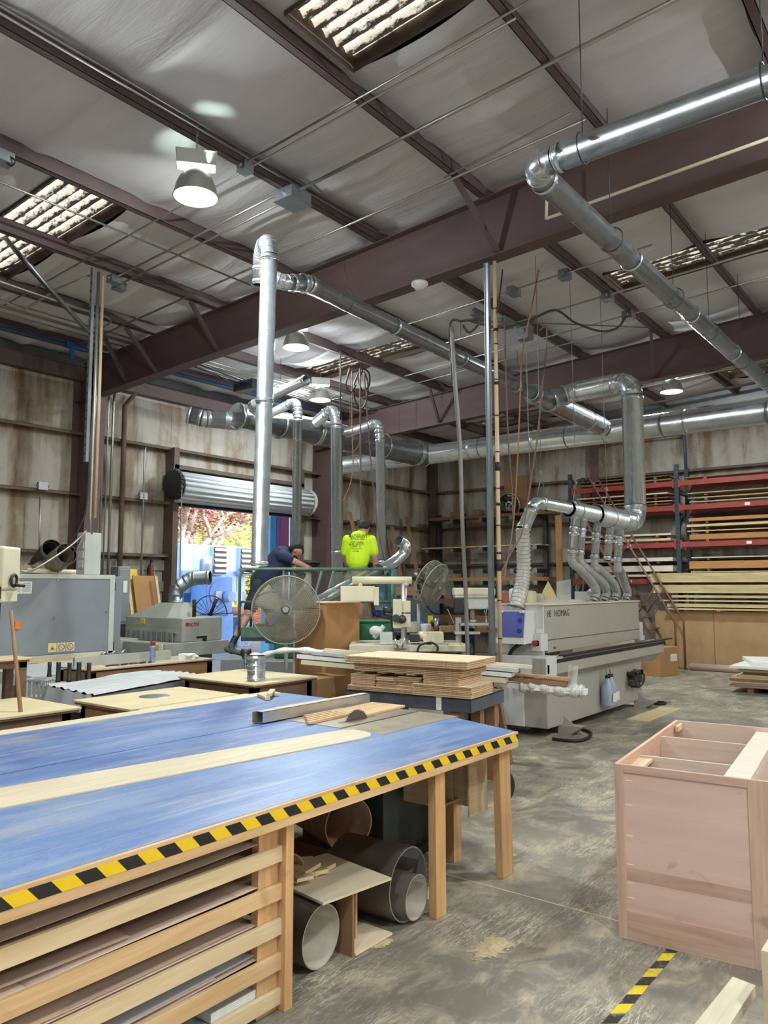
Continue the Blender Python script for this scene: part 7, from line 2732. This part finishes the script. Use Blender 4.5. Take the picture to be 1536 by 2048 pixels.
m.lathe([(0, 0), (.14, 0), (.14, .6), (.13, .63), (0, .63)], (15.35, 18.75, 2.06), n=20)
m.build('sunlit_stripe', M['label_white'], t)  # white cylinder put in to imitate a sunlit stripe on the blue panel
# blue and magenta posts of the neighbouring bay
MB().bx(13.62, 13.82, 14.2, 14.5, -.12, 4.4).build('blue_post', plain_once('sky_blue_steel', '#5fa3c9', .6), label='sky blue steel post outside the right door jamb', cat='post')
MB().bx(13.835, 13.95, 14.2, 14.4, -.12, 4.4).build('violet_post', plain_once('violet_steel', '#8a66a6', .6), label='violet steel trim outside the right door jamb', cat='post')
MB().bx(13.96, 14.6, 14.2, 14.35, -.12, 4.4).build('magenta_panel', M['pink_wall'], label='magenta painted panel outside the right door jamb', cat='panel')
MB().bx(17.6, 22, 21.6, 21.75, -.12, 1.0).build('brick_wall', plain_once('orange_brick', '#b0664a', .9, 0, .3, 9), label='low orange brick wall behind the dust collector', cat='wall')


def tree(x, y, h, r, leaves, label, n, seed):
    g = random.Random(seed)
    t = thing('tree', label, 'tree', (x, y, -.12), 0, 'trees beyond the yard')
    m = MB()
    base = Vector((x, y, -.12))
    tips = []

    def grow(p, d, L, rad, lev):
        q = p + d * L
        mid = p.lerp(q, .5) + Vector((g.uniform(-.1, .1), g.uniform(-.1, .1), 0)) * L
        m.tube([p, mid, q], [rad, rad * .85, rad * .7], 7)
        tips.append((mid, lev))
        tips.append((q, lev))
        if lev < 4:
            for _ in range(3 if lev else 5):
                nd = (d + Vector((g.uniform(-1, 1), g.uniform(-1, 1), g.uniform(-.25, .6))) * (.85 if lev else .7)).normalized()
                grow(q, nd, L * g.uniform(.6, .82), rad * .62, lev + 1)
    grow(base, Vector((g.uniform(-.1, .1), g.uniform(-.1, .1), 1)).normalized(), h * .3, r, 0)
    m.build('trunk', M['bark'], t)
    pts = [p for p, lev in tips if lev >= 2]
    for mat, share in leaves:
        lm = MB()
        for _ in range(int(n * share)):
            p = g.choice(pts) + Vector((g.gauss(0, .45), g.gauss(0, .45), g.gauss(0, .4)))
            a = Vector((g.uniform(-1, 1), g.uniform(-1, 1), g.uniform(-1, 1))).normalized()
            u, w, d = basis(a)
            s = g.uniform(.05, .1)
            lm.add([p - u * s, p + w * s * .6 + d * s * .2, p + u * s, p - w * s * .6 + d * s * .2], [(0, 1, 2, 3)])
        o = lm.build('foliage', M[mat], t)
        o['kind'] = 'stuff'


tree(16.0, 27, 8.0, .2, (('leaf_red', .45), ('leaf_pink', .45), ('leaf_gold', .1)), 'reddish pink autumn tree with pale branches beyond the dust collector', 8000, 3)
tree(19.8, 26, 8.5, .24, (('leaf_pink', .5), ('leaf_red', .38), ('leaf_lime', .12)), 'tall pink and lime tree behind the louvred tower', 8000, 5)
tree(15.0, 23.5, 4.2, .12, (('leaf_green', .55), ('leaf_lime', .45)), 'low green bushy tree at the left jamb of the door', 9000, 9)
tree(23.5, 29, 9, .22, (('leaf_lime', .35), ('leaf_pink', .4), ('leaf_red', .25)), 'pink and yellow green tree behind the tall steel pipe', 10000, 12)
tree(21.6, 23.5, 3.0, .1, (('leaf_gold', .5), ('leaf_lime', .5)), 'golden leafed tree just right of the dust collector', 4000, 15)
tree(19, 36, 13, .3, (('leaf_green', .25), ('leaf_red', .35), ('leaf_pink', .4)), 'farthest tall mixed colour tree filling the doorway', 16000, 21)
tree(25, 36, 13, .3, (('leaf_green', .4), ('leaf_lime', .3), ('leaf_pink', .3)), 'farthest tall green tree right behind the doorway', 14000, 23)
m = MB()
m.bx(5, 45, 44, 44.3, -.3, 14)
m.build('tree_screen', plain_once('dense_green_woodland', '#7d8a52', .95, 0, .6, 1.5), label='dense line of distant woodland behind the trees', cat='woodland')
